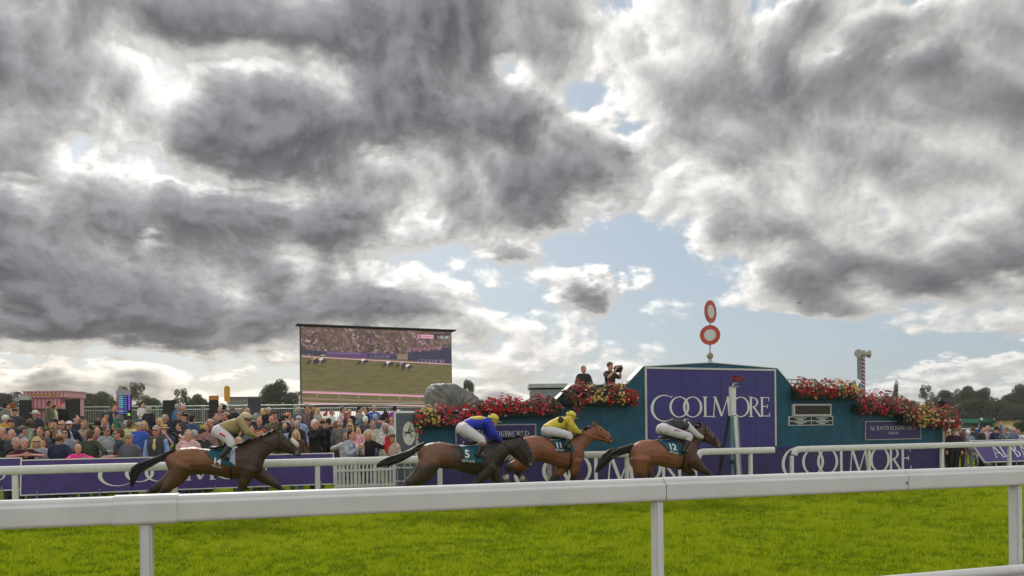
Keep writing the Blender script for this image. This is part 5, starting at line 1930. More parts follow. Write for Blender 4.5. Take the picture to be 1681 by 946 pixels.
# ------------------------------------------------------------------ horses and jockeys
def coat_mat(name, body, dark, rough=.42):
    m = bpy.data.materials.new(name)
    m.use_nodes = True
    t = NT(m.node_tree)
    b = m.node_tree.nodes['Principled BSDF']
    at_ = t.node('ShaderNodeAttribute', attribute_name='points')
    co = t.node('ShaderNodeTexCoord').outputs['Object']
    n = t.noise(co, 7.0, 5, .6)
    hair = t.noise(t.vm('MULTIPLY', co, (1, 1, .35)), 90.0, 3, .6)
    f = t.m('ADD', at_.outputs['Fac'], t.m('MULTIPLY', t.m('SUBTRACT', n, .5), .35), clamp=True)
    c = t.mix(f, body, dark)
    k = t.m('MULTIPLY_ADD', hair, .9, .55)
    c = t.mix(1.0, c, t.comb(k, k, k), 'MULTIPLY')
    t.put(b.inputs['Base Color'], c)
    t.put(b.inputs['Roughness'], t.m('MULTIPLY_ADD', n, .3, rough - .10))
    b.inputs['Specular IOR Level'].default_value = .45
    bp = t.node('ShaderNodeBump')
    bp.inputs['Strength'].default_value = .55
    bp.inputs['Distance'].default_value = .06
    mus = t.noise(t.vm('MULTIPLY', co, (1.0, 1.0, .62)), 4.6, 2, .45, .4)
    vein = t.m('ABSOLUTE', t.m('SUBTRACT', t.noise(co, 6.5, 2, .5, .8), .5))
    vein = t.smooth(vein, .0, .035)
    ht = t.m('MULTIPLY_ADD', hair, .05, t.m('MULTIPLY', mus, 1.3))
    t.put(bp.inputs['Height'], t.m('MULTIPLY_ADD', vein, -.10, ht))
    t.put(b.inputs['Normal'], bp.outputs[0])
    return m


HAIRM = mat('horse_hair', (.012, .010, .010), .5, .35, var=.5, scale=16)
TACK = mat('tack_leather', (.035, .018, .010), .5, var=.2)
TANL = mat('tan_leather', (.30, .13, .05), .5, var=.2)
HOOF = mat('hoof_horn', (.10, .085, .07), .6, var=.2)
SADC = mat('saddle_cloth_teal', (.010, .085, .13), .7, var=.15, scale=10, bump=.2)
BOOT = mat('boot_leather', (.012, .011, .012), .3, .5, var=.1)
BREECH = mat('breeches_white', (.58, .56, .60), .7, var=.06, scale=7, bump=.35, bscale=16)
STEELB = mat('bit_steel', (.5, .5, .5), .3, metal=.8, var=0)


class Plane:
    """side-on outline coordinates at d metres from the rail"""
    def __init__(self, d, x):
        self.d = d
        self.k = (on(x, 700, d) - on(x, 760, d)).length / 60

    def p(self, x, y, lat=0.0):
        return on(x, y, self.d) + NV * lat

    def ring(self, xt, yt, xb, yb, w):
        a, b = self.p(xt, yt), self.p(xb, yb)
        return ((a + b) / 2, (a - b) / 2, NV * w)


def seg_dist(p, a, b):
    ab = b - a
    t = max(0, min(1, (p - a).dot(ab) / max(1e-9, ab.length_squared)))
    return (p - (a + ab * t)).length


class Flank:
    """side surface of the trunk in (s, z), for laying cloth and figures on it"""
    def __init__(self, secs):
        self.q = []
        for c, a, b in secs:
            r = c - R0
            self.q.append(((r.dot(TV), r.z), (a.dot(TV), a.z), b.length))

    def lat(self, s, z):
        def side(i):
            (cs, cz), (as_, az), w = self.q[i]
            l = math.hypot(as_, az)
            return ((s - cs) * az - (z - cz) * as_) / l
        n = len(self.q)
        v = [side(i) for i in range(n)]
        i = 0
        for j in range(n - 1):
            if v[j] >= 0 and v[j + 1] < 0:
                i = j
                break
        else:
            i = 0 if v[0] < 0 else n - 2
        t = max(0, min(1, v[i] / (v[i] - v[i + 1]) if abs(v[i] - v[i + 1]) > 1e-6 else 0))
        A, B = self.q[i], self.q[i + 1]
        mixf = lambda a, b: a + (b - a) * t
        cs, cz = mixf(A[0][0], B[0][0]), mixf(A[0][1], B[0][1])
        as_, az = mixf(A[1][0], B[1][0]), mixf(A[1][1], B[1][1])
        w = mixf(A[2], B[2])
        q = ((s - cs) * as_ + (z - cz) * az) / (as_ * as_ + az * az)
        return w * math.sqrt(max(0, 1 - min(1, q * q)))


def sd(p):
    r = p - R0
    return r.dot(TV), r.z


def horse(name_label, d, xc, torso, neck, head, ear, legs, tail, coat, dark_from, mane_col=None, forehand=None, cloth_quad=None, number='', num_at=None, num_h=13,
          noseband=None, rein=None, socks=(), bridle=TACK, cheek=True, extra_panel=None):
    P = Plane(d, xc)
    k = P.k
    secs = [P.ring(*s) for s in torso]
    base = Vector(P.p(xc, 760))
    base.z = 0
    H = thing('racehorse', base, name_label, 'horse', 'racehorses galloping to the post')
    mb = MB()
    mb.loft(secs)
    mb.loft([P.ring(*s) for s in neck])
    mb.loft([P.ring(*s) for s in head])
    # jaw cheek, ears
    for sgn in (-1, 1):
        (ex, ey), (tx, ty) = ear
        a, b = P.p(ex, ey, sgn * .055), P.p(tx, ty, sgn * .075)
        mb.limb([a - (b - a) * .3, a.lerp(b, .45), b], [.030, .028, .008])
    hoof = MB()
    dark = []
    for pts, lat in legs:
        j = [P.p(x, y, lat * (1.0 if i < 2 else .8)) for i, (x, y, r) in enumerate(pts)]
        rr = [r * k for _, _, r in pts]
        # haunch or shoulder muscle flattened against the trunk
        mb.limb(j[:2] + [j[1].lerp(j[2], .5), j[2]], [rr[0] * .92, rr[1], (rr[1] + rr[2]) * .45, rr[2] * .95])
        mb.limb([j[2], j[2].lerp(j[3], .35), j[2].lerp(j[3], .85), j[3], j[3].lerp(j[4], .8)], [rr[2], rr[3] * .92, rr[3] * .85, rr[3] * 1.18, rr[3] * .9])
        v = (j[4] - j[3]).normalized()
        c = j[4]
        hoof.tube([c - v * .075, c - v * .03, c + v * .012], [rr[3] * .95, rr[4] * .95, rr[4] * 1.15], 12)
        dark.append((j[dark_from] if dark_from < 2 else j[2].lerp(j[1], .25), j[2], j[3], j[4], rr))
    me = remesh(mb, .0165, 5, base, .5)
    at_ = me.attributes.new('points', 'FLOAT', 'POINT')
    vals = []
    hm = P.p((head[-1][0] + head[-1][2]) / 2, (head[-1][1] + head[-1][3]) / 2)
    hp = P.p((head[0][0] + head[0][2]) / 2, (head[0][1] + head[0][3]) / 2)
    for v in me.vertices:
        p = v.co + base
        f = 0.0
        for a, b, c, e, rr in dark:
            dd = min(seg_dist(p, a, b), seg_dist(p, b, c), seg_dist(p, c, e))
            f = max(f, 1 - ss(.075, .15, dd))
        f = max(f, .85 * (1 - ss(.10, .22, (p - hm).length)))
        if forehand:
            s = (p - R0).dot(TV)
            s0, s1 = sz(forehand[0], 750, d)[0], sz(forehand[1], 750, d)[0]
            f = max(f, forehand[2] * ss(s0, s1, s))
            if len(forehand) > 3:        # darker belly and loins too
                f = max(f, forehand[3] * (1 - ss(sz(xc, 768, d)[1], sz(xc, 752, d)[1], p.z)))
        vals.append(f)
    at_.data.foreach_set('value', vals)
    put('body', me, coat, H)
    put('hooves', hoof, HOOF, H)
    eyes = MB()
    he = head[1]
    ex, ey = he[0] * .74 + he[2] * .26, he[1] * .74 + he[3] * .26
    for sgn in (-1, 1):
        eyes.ball(P.p(ex, ey, sgn * (he[4] * .86)), .024, .016, .022)
    put('eyes', eyes, EYE_M, H)
    # tail: a tapering core with loose strands
    t = MB()
    rr = random.Random(int(xc))
    core = [P.p(x, y) for x, y, r in tail]
    rad = [r * k for _, _, r in tail]
    t.limb(core, [max(.012, r * .72) for r in rad])
    for i in range(46):
        o = [Vector((rr.gauss(0, .45), rr.gauss(0, .45), rr.gauss(0, .55))) for _ in range(2)]
        e0 = rr.uniform(.0, .5)
        n = len(core)
        path = []
        for j in range(n):
            f = j / (n - 1)
            w = o[0].lerp(o[1], f)
            path.append(core[j] + w * rad[j] * (.9 + .5 * f))
        ext = (path[-1] - path[-2]) * rr.uniform(.05, .5)
        path.append(path[-1] + ext - UP * .03 * rr.random())
        t.tube(path, [.016] * (n - 1) + [.012, .003], 5)
    put('tail', t, HAIRM, H)
    # mane lifting along the crest
    m = MB()
    for i in range(70):
        f = rr.random()
        q = f * (len(neck) - 1)
        i0 = min(int(q), len(neck) - 2)
        fr = q - i0
        x, y = neck[i0][0] + (neck[i0 + 1][0] - neck[i0][0]) * fr, neck[i0][1] + (neck[i0 + 1][1] - neck[i0][1]) * fr
        a = P.p(x, y + 1.2, rr.uniform(-.03, .02))
        L = rr.uniform(.06, .13)
        b = a + (-TV * rr.uniform(.3, 1.0) + UP * rr.uniform(-.1, .6) - NV * rr.uniform(.2, .9)).normalized() * L
        m.tube([a, a.lerp(b, .5) + UP * .022, b - UP * .012], [.02, .016, .004], 5)
    put('mane', m, HAIRM, H)
    # bridle
    b = MB()

    def strap(sec, w=.016, off=.010):
        c, a, l = P.ring(*sec)
        b.tube([c + a * ((1 + off / a.length) * math.cos(R(q))) + l * ((1 + off / l.length) * math.sin(R(q))) for q in range(0, 361, 20)], w, 6, caps=False)

    def between(h0, h1, f):
        return tuple(h0[i] + (h1[i] - h0[i]) * f for i in range(5))
    strap(between(head[2], head[3], .25), .014)
    strap(between(head[0], head[1], .35), .012)
    for sgn in (-1, 1):
        a = between(head[0], head[1], .35)
        c = between(head[3], head[4], .1)
        p1 = P.p(a[0] * .5 + a[2] * .5, a[1] * .5 + a[3] * .5, sgn * (a[4] + .012))
        p2 = P.p(c[0] * .35 + c[2] * .65, c[1] * .35 + c[3] * .65, sgn * (c[4] + .014))
        b.tube([p1, p1.lerp(p2, .5) + NV * sgn * .012, p2], .011, 6)
        if rein:
            q = P.p(rein[0], rein[1], sgn * .10)
            b.tube([p2, p2.lerp(q, .5) + NV * sgn * .06 - UP * .02, q], .010, 6)
    br = put('bridle', b, bridle, H)
    bit = MB()
    c = between(head[3], head[4], .1)
    for sgn in (-1, 1):
        p2 = P.p(c[0] * .35 + c[2] * .65, c[1] * .35 + c[3] * .65, sgn * (c[4] + .016))
        bit.tube([p2 + TV * (.03 * math.cos(q)) + UP * (.03 * math.sin(q)) for q in np.linspace(0, 6.283, 11)], .007, 5)
    put('bit_ring', bit, STEELB, br)
    if noseband:
        nb = MB()
        c, a, l = P.ring(*between(head[2], head[3], .35))
        ax = (P.p(head[3][0], head[3][1]) - P.p(head[2][0], head[2][1])).normalized()
        q0, q1 = c + a * 1.18 - ax * .07, c + a * 1.18 + ax * .09
        nb.loft([(q0, a.normalized() * .055, NV * .085), (q0.lerp(q1, .5), a.normalized() * .062, NV * .09), (q1, a.normalized() * .055, NV * .08)])
        put('sheepskin_noseband', nb, mat('sheepskin', (.66, .63, .57), .9, var=.12, scale=30, bump=.5, bscale=60), br)
    # girth, saddle, number cloth
    fl = Flank(secs)
    quad = [sd(P.p(x, y)) for x, y in cloth_quad]

    def patch(qd, lift, n=12):
        g = MB()
        for sgn in (-1, 1):
            vs = []
            for j in range(n + 1):
                for i in range(n + 1):
                    u, w = i / n, j / n
                    s = (qd[0][0] * (1 - u) + qd[1][0] * u) * (1 - w) + (qd[3][0] * (1 - u) + qd[2][0] * u) * w
                    z = (qd[0][1] * (1 - u) + qd[1][1] * u) * (1 - w) + (qd[3][1] * (1 - u) + qd[2][1] * u) * w
                    vs.append(W(s, 0, z) + NV * (d + sgn * (fl.lat(s, z) + lift + .008 * math.sin(u * 9 + w * 5))))
            g.add(vs, [(j * (n + 1) + i, j * (n + 1) + i + 1, (j + 1) * (n + 1) + i + 1, (j + 1) * (n + 1) + i) for j in range(n) for i in range(n)], 0, True)
        return g
    sc = put('saddle_cloth', patch(quad, .03), SADC, H)
    # pale border along the top edge
    e = MB()
    for f0, f1, m0 in ((0, .08, 0),):
        q2 = [quad[0], quad[1], tuple(quad[1][i] + (quad[2][i] - quad[1][i]) * f1 for i in (0, 1)), tuple(quad[0][i] + (quad[3][i] - quad[0][i]) * f1 for i in (0, 1))]
        e = patch(q2, .036, 8)
    put('border', e, LETTER, sc)
    if extra_panel:
        q3 = [sd(P.p(x, y)) for x, y in extra_panel]
        put('pale_panel', patch(q3, .045, 8), mat('pale_blue_cloth', (.36, .43, .60), .7, var=.1, bump=.3), sc)
    nm = MB()
    ux = Vector((quad[2][0] - quad[3][0], 0, quad[2][1] - quad[3][1])).normalized()
    size = num_h * k / .72
    vs, fs = sans(number, size)
    w = max(v.x for v in vs)
    cs, cz = sd(P.p(*num_at))

    def on_cloth(a, b2, lift):
        s, z = cs + ux.x * a - ux.z * b2 * .6, cz + ux.z * a + b2
        return W(s, 0, z) + NV * (d - fl.lat(s, z) - lift)
    for q in range(3):
        nm.add([on_cloth(v.x - w / 2 + .012 * (q == 1), v.y - size * .36 + .012 * (q == 2), .048 + .0006 * q) for v in vs], fs)
    # line of small print and a round mark beneath
    vs, fs = sans('York', size * .42)
    nm.add([on_cloth(v.x - .02, v.y - size * .78, .050) for v in vs], fs)
    for r0 in (.055, .03):
        pass
    ringq = ring(0, 0, size * .17, size * .13, size * .05, size * .05, n=20)
    for qd in ringq:
        nm.add([on_cloth(a - size * .28, b2 - size * .63, .049) for a, b2 in qd], [(0, 1, 2, 3)])
    put('number', nm, LETTER, sc)
    g = MB()
    gi = len(torso) - 3
    c, a, l = P.ring(*tuple(torso[gi][i] * .62 + torso[gi - 1][i] * .38 for i in range(5)))
    g.tube([c + a * (1.03 * math.cos(R(q))) + l * (1.05 * math.sin(R(q))) for q in range(0, 361, 15)], .02, 6, caps=False)
    put('girth', g, TACK, H)
    mid = ((quad[0][0] + quad[1][0]) / 2, (quad[0][1] + quad[1][1]) / 2)
    sdl = MB()
    pts = [W(quad[0][0] * .7 + quad[1][0] * .3, d, mid[1] + .02), W(mid[0], d, mid[1] + .015), W(quad[1][0], d, quad[1][1] + .035)]
    sdl.loft([(p, UP * .035, NV * wd) for p, wd in zip(pts, (.14, .16, .11))])
    put('saddle', sdl, BLACK, H)
    for (li, frac) in socks:
        pts, lat = legs[li]
        j = [P.p(x, y, lat * .8) for x, y, r in pts]
        a, c = j[3].lerp(j[4], .15), j[4] - (j[4] - j[3]).normalized() * .07
        put('white_sock', MB().tube([j[3].lerp(j[2], .12), a, c], [pts[3][2] * k * 1.02, pts[3][2] * k * 1.25, pts[3][2] * k * 1.02], 12), mat('white_hair', (.55, .50, .44), .7), H)
    return P


def jockey(P, label, helm, torso, arm, rump, thigh, boot, silk, sleeve, cap, capband=None, spots=None, yoke=None, mark=None, cuff=None, leg_col=None, gog=True):
    k = P.k
    d = P.d
    base = P.p(rump[0][0], 740)
    J = thing('person', base, label, 'person', 'jockeys riding in the finish')
    ring_ = P.ring
    body, sil, slv, bre = MB(), MB(), MB(), MB()
    hc = P.p(*helm)
    f = (TV * .95 - UP * .22 - NV * .06).normalized()
    sd_ = f.cross(UP).normalized()
    u = sd_.cross(f).normalized()
    # head: under the helmet, looking ahead
    h = hc - u * .035 + f * .012
    body.loft([(h - u * .125 + f * .045, sd_ * .038, f * .035), (h - u * .085 + f * .03, sd_ * .058, f * .066), (h - u * .02 + f * .005, sd_ * .070, f * .088), (h + u * .05, sd_ * .072, f * .09)])
    body.loft([(h + f * .088 - u * .01, sd_ * .010, f * .02), (h + f * .112 - u * .045, sd_ * .017, f * .02)])
    for s in (-1, 1):
        body.ball(h + sd_ * (.072 * s) - u * .03, .016, .02, .03)
    sh = P.p(*arm[0][:2])
    body.limb([sh - TV * .04, h - u * .07 - f * .03], [.06, .055])
    secs = [ring_(*t) for t in torso]
    body.loft([(c, a * .86, b * .86) for c, a, b in secs])
    sil.loft(secs)
    hands = []
    for s in (-1, 1):
        a = [P.p(x, y, s * l) for (x, y, r), l in zip(arm, (.17, .22, .075))]
        rr = [r * k for _, _, r in arm]
        body.limb(a, [rr[0] * .75, rr[1] * .72, rr[2] * .8])
        slv.limb([a[0] - (a[1] - a[0]) * .12, a[1], a[1].lerp(a[2], .92)], [rr[0] * 1.05, rr[1] * 1.05, rr[2] * 1.15])
        sil.ball(a[0] - TV * .02, rr[0] * 1.1, rr[0] * 1.1, rr[0] * 1.15)
        hands.append((a[2], a[1]))
    rs = [ring_(*rump[1]), ring_(*rump[2])]
    bre.loft(rs)
    body.loft([(c, a * .85, b * .85) for c, a, b in rs])
    boots = []
    for s in (-1, 1):
        t = [P.p(x, y, s * l) for (x, y, r), l in zip(thigh, (.085, .20, .315))]
        rr = [r * k for _, _, r in thigh]
        bre.limb(t, rr)
        b = [P.p(x, y, s * l) for (x, y), l in zip(boot, (.32, .335, .33))]
        bre.limb([t[2], b[0].lerp(b[1], .25)], [rr[2] * .95, rr[2] * .7])
        body.limb(t + [b[1]], [rr[0] * .8, rr[1] * .8, rr[2] * .75, .035])
        bm_ = MB().limb([b[0], b[0].lerp(b[1], .4), b[1]], [.056, .060, .045]).limb([b[1] - (b[2] - b[1]) * .25, b[1].lerp(b[2], .6), b[2]], [.045, .042, .028])
        boots.append((bm_, b))
    bme = remesh(body, .014, 2, base)
    fg = MB()
    for wr, el in hands:
        hand(fg, wr, el, 1.4)
    for s in (-1, 1):
        fg.ball(h + f * .085 + sd_ * (.03 * s) + u * .012, .010, .010, .008, 1, 8)
    fg.ball(h + f * .092 - u * .078, .012, .018, .007, 2, 8)
    fm = fg.mesh('f', base)
    bm = bmesh.new()
    bm.from_mesh(bme)
    bm.from_mesh(fm)
    bm.to_mesh(bme)
    bm.free()
    put('body', bme, [SKINS[1], EYE_M, LIP_M], J)
    so = put('silks', remesh(sil, .016, 3, base), silk, J)
    put('sleeves', remesh(slv, .016, 2, base), sleeve, so)
    put('breeches', remesh(bre, .016, 3, base), leg_col or BREECH, J)
    for i, (bm_, b) in enumerate(boots):
        bo = put('boot', bm_, BOOT, J)
        st = MB()
        foot = b[1].lerp(b[2], .45)
        st.tube([foot + TV * (.055 * math.cos(q)) + UP * (.06 * math.sin(q) + .015) for q in np.linspace(0, 6.283, 11)], .009, 5)
        st.tube([foot + UP * .075, b[0] + UP * .10 + TV * .03], .012, 5)
        put('stirrup', st, STEELB, bo)
        if cuff:
            put('boot_cuff', MB().tube([b[0] - (b[1] - b[0]) * .02, b[0].lerp(b[1], .16)], [.064, .066], 12), cuff, bo)
    # helmet with peak, band and goggles
    he = MB()
    rot = Matrix((sd_, f, u)).transposed()
    he.ball(hc + u * .005, .098, .125, .105, 0, 20, rot)
    ho = put('helmet', he, cap, J)
    pk = MB()
    pk.ball(hc + f * .125 - u * .035, .07, .075, .012, 0, 14, rot)
    put('peak', pk, cap if not capband else capband[1] if capband[0] == 'peak' else cap, ho)
    if capband and capband[0] == 'band':
        bd = MB().tube([hc - u * .03 + sd_ * (.100 * math.cos(q)) + f * (.127 * math.sin(q)) for q in np.linspace(0, 6.283, 25)], .010, 6, caps=False)
        bd.tube([hc + sd_ * (-.100 * math.cos(q)) * .55 + f * (.110 * math.cos(q) * .6) + u * (.108 * math.sin(q)) for q in np.linspace(-.3, 3.4, 14)], .006, 5)
        put('band', bd, capband[1], ho)
    if gog:
        gg = MB()
        gg.tube([hc - u * .005 + sd_ * (.099 * math.cos(q)) + f * (.128 * math.sin(q)) for q in np.linspace(0, 6.283, 25)], .006, 5, caps=False)
        gg.ball(hc + f * .112 + u * .02, .045, .022, .022, 0, 12, rot)
        put('goggles', gg, BLACK, ho)
    if spots:
        sp = MB()
        for (a, b) in ((-50, 35), (-95, 20), (-140, 40), (-80, 62), (-15, 30), (160, 40)):
            q = sd_ * (-.099 * math.cos(R(b)) * math.cos(R(a + 90))) * -1 + f * (.126 * math.cos(R(b)) * math.sin(R(a + 90))) + u * (.106 * math.sin(R(b)))
            q = sd_ * (.099 * math.cos(R(b)) * math.sin(R(a))) + f * (.126 * math.cos(R(b)) * math.cos(R(a))) + u * (.106 * math.sin(R(b)))
            sp.ball(hc + u * .005 + q, .024, .024, .024, 0, 10)
        put('spots', sp, spots, ho)
        if len(torso) and yoke is None:
            c, a, b = secs[2]
            e = MB().ball(c - NV * b.length * .86 + a * .45 - TV * .03, .075, .03, .085, 0, 16, Matrix((TV, NV, UP)).transposed())
            put('large_spot', e, spots, so)
    if yoke:
        c, a, b = secs[2]
        y = MB()
        y.loft([(secs[1][0] + secs[1][1] * .62, secs[1][1] * .44, secs[1][2] * .75), (c + a * .60, a * .46, b * .86), (secs[3][0] + secs[3][1] * .55, secs[3][1] * .55, secs[3][2] * .95)])
        put('yoke', y, yoke, so)
    if mark:
        mm = MB()
        (x0, y0), (x1, y1), hh, colr, n = mark
        for s in (-1,):
            for i in range(n):
                f0, f1 = i / n, (i + (1 if n == 1 else .62)) / n
                lat0 = -s * 0
                t0, t1, t2 = thigh[0], thigh[1], thigh[2]
                for jj in range(1):
                    p0 = P.p(x0 + (x1 - x0) * f0, y0 + (y1 - y0) * f0, -.235 - .05 * f0)
                    p1 = P.p(x0 + (x1 - x0) * f1, y0 + (y1 - y0) * f1, -.235 - .05 * f1)
                    ax = (p1 - p0).normalized()
                    up = NV.cross(ax).normalized()
                    mm.box((p0 + p1) / 2, (p1 - p0).length, .10, hh * k, (ax, ax.cross(up), up))
        put('leg_mark', mm, colr, so)
    return J


BAYD = coat_mat('dark_bay_coat', (.20, .078, .026), (.026, .017, .015))
BROWNH = coat_mat('brown_black_coat', (.160, .068, .038), (.022, .017, .016))
BAYR = coat_mat('bright_bay_coat', (.235, .082, .038), (.026, .016, .013))
BAYM = coat_mat('bay_coat', (.235, .088, .045), (.028, .019, .017))

# last of the four, nearest the crowd board
P1 = horse('dark bay horse with white sheepskin noseband, last of the four', -1.15, 350,
           [(285, 741.5, 274.5, 768, .15), (296, 735.5, 283, 783, .25), (317, 733.3, 311, 781, .27), (336, 736.5, 336, 778.5, .26), (365, 739.5, 364, 783, .28), (388, 733, 388, 787.5, .27), (405, 730, 415, 786, .23), (416, 735, 430, 773, .15)],
           [(392, 731.5, 429, 772, .16), (410, 724.7, 436, 753, .125), (435, 715.7, 444, 745, .105), (454, 707.5, 453, 741, .095)],
           [(456, 707.5, 454, 740, .095), (466, 713, 462, 742, .095), (479, 725, 473.5, 744, .072), (489.5, 734.5, 483.5, 747.5, .058), (493.5, 741, 489.5, 750, .05)],
           ((453, 707.5), (446.5, 701)),
           [([(302, 764, 20), (289, 786, 13), (271, 804, 7.8), (256, 817, 4.6), (248, 828, 5.2)], -.11), ([(304, 764, 19), (279, 787, 11.5), (251, 805, 7.2), (238, 813, 4.6), (228, 822, 5.2)], .11),
            ([(408, 768, 16), (401, 789, 10), (395, 808, 6.2), (390, 830, 4.3), (393, 845, 5.6)], -.11), ([(418, 771, 15), (435, 785, 10), (455, 797.5, 6.4), (470, 810, 4.4), (478, 818, 5.2)], .11)],
           [(287, 741, 4.0), (276, 746, 4.2), (254, 756, 5.0), (232, 766, 6.0), (221, 776, 6.5), (218, 791, 2.4)],
           BAYD, 1, None, (352, 402, .86, .55), [(336, 737), (368, 736.5), (385, 766), (353, 758)], '14', (356.5, 756), 9,
           noseband=True, rein=(420, 719), extra_panel=[(378.5, 734), (386, 734), (386.5, 763), (377, 756)])
jockey(P1, 'jockey in tan silks and cream helmet on the last horse', (403.5, 685.8),
       [(356, 697.5, 366, 711, .14), (371, 691, 380, 713.5, .165), (385, 686.8, 392, 711, .175), (395, 687, 400, 701, .15)],
       [(395, 692, 7.0), (406.5, 709, 5.4), (420, 717, 3.4)], [(350, 707), (349.5, 700.5, 358, 716, .15), (359, 696, 368, 712, .15)],
       [(354.5, 707, 10), (370, 716.5, 9), (381.5, 727.5, 6.6)], [(380, 730), (366, 747.5), (375, 752)],
       mat('tan_silk', (.33, .25, .12), .6, var=.16, scale=9, bump=.5, bscale=14), mat('tan_silk', (.33, .25, .12)), mat('cream_cap', (.52, .42, .27), .5, var=.06), ('band', TACK),
       mark=((362.5, 712), (371, 717), 3.2, mat('red_patch', (.62, .03, .05), .6), 1))

P3 = horse('bright bay horse with tan bridle, third from the left', -.75, 900,
           [(848, 727, 843, 752, .14), (859, 717.5, 852, 763, .24), (878, 714.8, 883, 757, .27), (897, 718.5, 902, 762.5, .26), (918, 722, 920, 768.5, .27), (937, 720.5, 938, 771, .26), (946, 720, 951, 765, .2), (951, 729, 955, 757, .14)],
           [(934, 721, 954, 757, .155), (951, 712.7, 959, 741, .12), (963, 703, 968, 728, .10), (975, 697.5, 974.5, 724, .09)],
           [(976, 697.5, 974.5, 724, .09), (985.5, 699.5, 981, 723.5, .09), (996, 708, 991, 726, .07), (1005, 717.5, 998.5, 728.5, .055), (1008.5, 722, 1004, 729, .045)],
           ((975.5, 698.5), (976, 691.5)),
           [([(862, 745, 18), (852, 760, 12), (832, 768, 6.8), (828, 780, 4.2), (830, 791, 5)], -.11), ([(868, 747, 17), (860, 764, 11), (850, 775, 6.6), (857, 784, 4.1), (865, 790.5, 5)], .11),
            ([(941, 755, 13), (940, 770, 9), (939.5, 786, 5.6), (938, 805, 4), (941, 817, 4.8)], -.11), ([(936, 758, 13), (922, 773, 9), (910, 788, 5.6), (901, 797, 4), (894, 802, 4.8)], .11)],
           [(846, 730, 4), (838, 738, 5), (828, 747, 6), (820, 757, 5), (815, 766, 2)],
           BAYR, 2, None, None, [(898.5, 721.5), (930, 719.5), (936, 741), (909, 740)], '11', (909, 730), 9, rein=(951, 711), socks=((0, .5), (1, .5)), bridle=TANL)
BRSPOT = mat('brown_spot', (.055, .028, .022), .6, var=.05)
YELS = mat('yellow_silk', (.60, .49, .045), .6, var=.12, scale=9, bump=.5, bscale=14)
jockey(P3, 'jockey in yellow silks with one brown spot on the bright bay', (937.3, 682),
       [(892, 698, 902, 706, .14), (903.5, 690.5, 914, 707, .16), (916, 684.5, 925, 704.5, .17), (926.5, 684.5, 932, 697, .15)],
       [(928.5, 690, 6.0), (940, 707.5, 4.7), (951, 710, 3.0)], [(892, 706), (891.5, 700.5, 895, 714, .15), (899, 698, 904, 713, .15)],
       [(896.5, 707.5, 8.4), (912, 710.5, 7.6), (927, 715, 6)], [(927, 717.5), (918, 732), (927, 737)],
       YELS, YELS, mat('yellow_cap', (.66, .56, .06), .45, var=.05), None, spots=BRSPOT)

P2 = horse('brown black horse numbered 5 with lowered head, second from left', -1.9, 765,
           [(695, 731, 688, 760, .14), (703.5, 727.3, 691, 774, .24), (722, 724.8, 722, 769, .27), (750, 730.3, 750, 772, .26), (772, 730.3, 772, 779.5, .28), (796, 726, 792, 781.5, .27), (806, 727, 807, 779, .22), (812, 735, 816, 768, .14)],
           [(800, 726, 815.5, 769, .16), (818, 722.4, 821, 757, .125), (836, 719.4, 834, 748.5, .105), (853, 716.5, 838.5, 746.5, .095)],
           [(855, 716.6, 838.5, 745.5, .095), (864.5, 722.5, 845.5, 752, .095), (872.5, 738.5, 856, 762, .072), (877.5, 752, 863.5, 766, .058), (878.5, 759, 869.5, 767, .05)],
           ((855.5, 717.5), (857.8, 707)),
           [([(706, 756, 20), (692, 775, 15.5), (671, 791, 8.8), (655, 805, 5), (647, 816, 5.4)], -.11), ([(710, 757, 19), (702, 778, 12), (685, 796, 7.4), (672, 811, 4.6), (664, 823, 5.4)], .11),
            ([(802, 765, 15), (790, 780, 10), (778, 796, 6.2), (775, 815, 4.3), (779, 829, 5.4)], -.11), ([(810, 767, 14), (816, 783, 9.4), (824.5, 795, 6), (832, 808, 4.3), (838, 818, 5.2)], .11)],
           [(694, 731.5, 4), (684, 736, 4.6), (672, 744, 5.6), (656, 752, 5.6), (638, 758.5, 4.6), (624, 762, 1.8)],
           BROWNH, 1, None, (715, 762, .92, .8), [(752, 730.5), (783, 728.5), (786, 758.5), (756.5, 757)], '5', (759.5, 744.5), 12.5, rein=(823, 727))
BLUES = mat('royal_blue_silk', (.018, .035, .42), .55, var=.14, scale=9, bump=.5, bscale=14)
jockey(P2, 'jockey in royal blue silks and spotted yellow helmet on number 5', (809.5, 687.6),
       [(761, 690.5, 771, 705, .14), (773, 685.3, 783, 706.5, .165), (788, 683.3, 795, 705.5, .175), (799, 686, 803, 700, .15)],
       [(797, 692.5, 6.8), (806, 712, 5.2), (821.5, 725.5, 3.3)], [(752, 702), (752, 695.5, 758, 713, .15), (762, 691, 771, 709, .15)],
       [(757.5, 702.5, 10), (771.5, 713, 8.8), (785, 722.5, 6.4)], [(784, 725), (777, 746), (786, 749)],
       BLUES, BLUES, mat('yellow_cap', (.66, .56, .06), .45), None, spots=mat('navy_spot', (.03, .03, .05), .5), yoke=YELS, cuff=mat('red_cuff', (.35, .02, .03), .5))

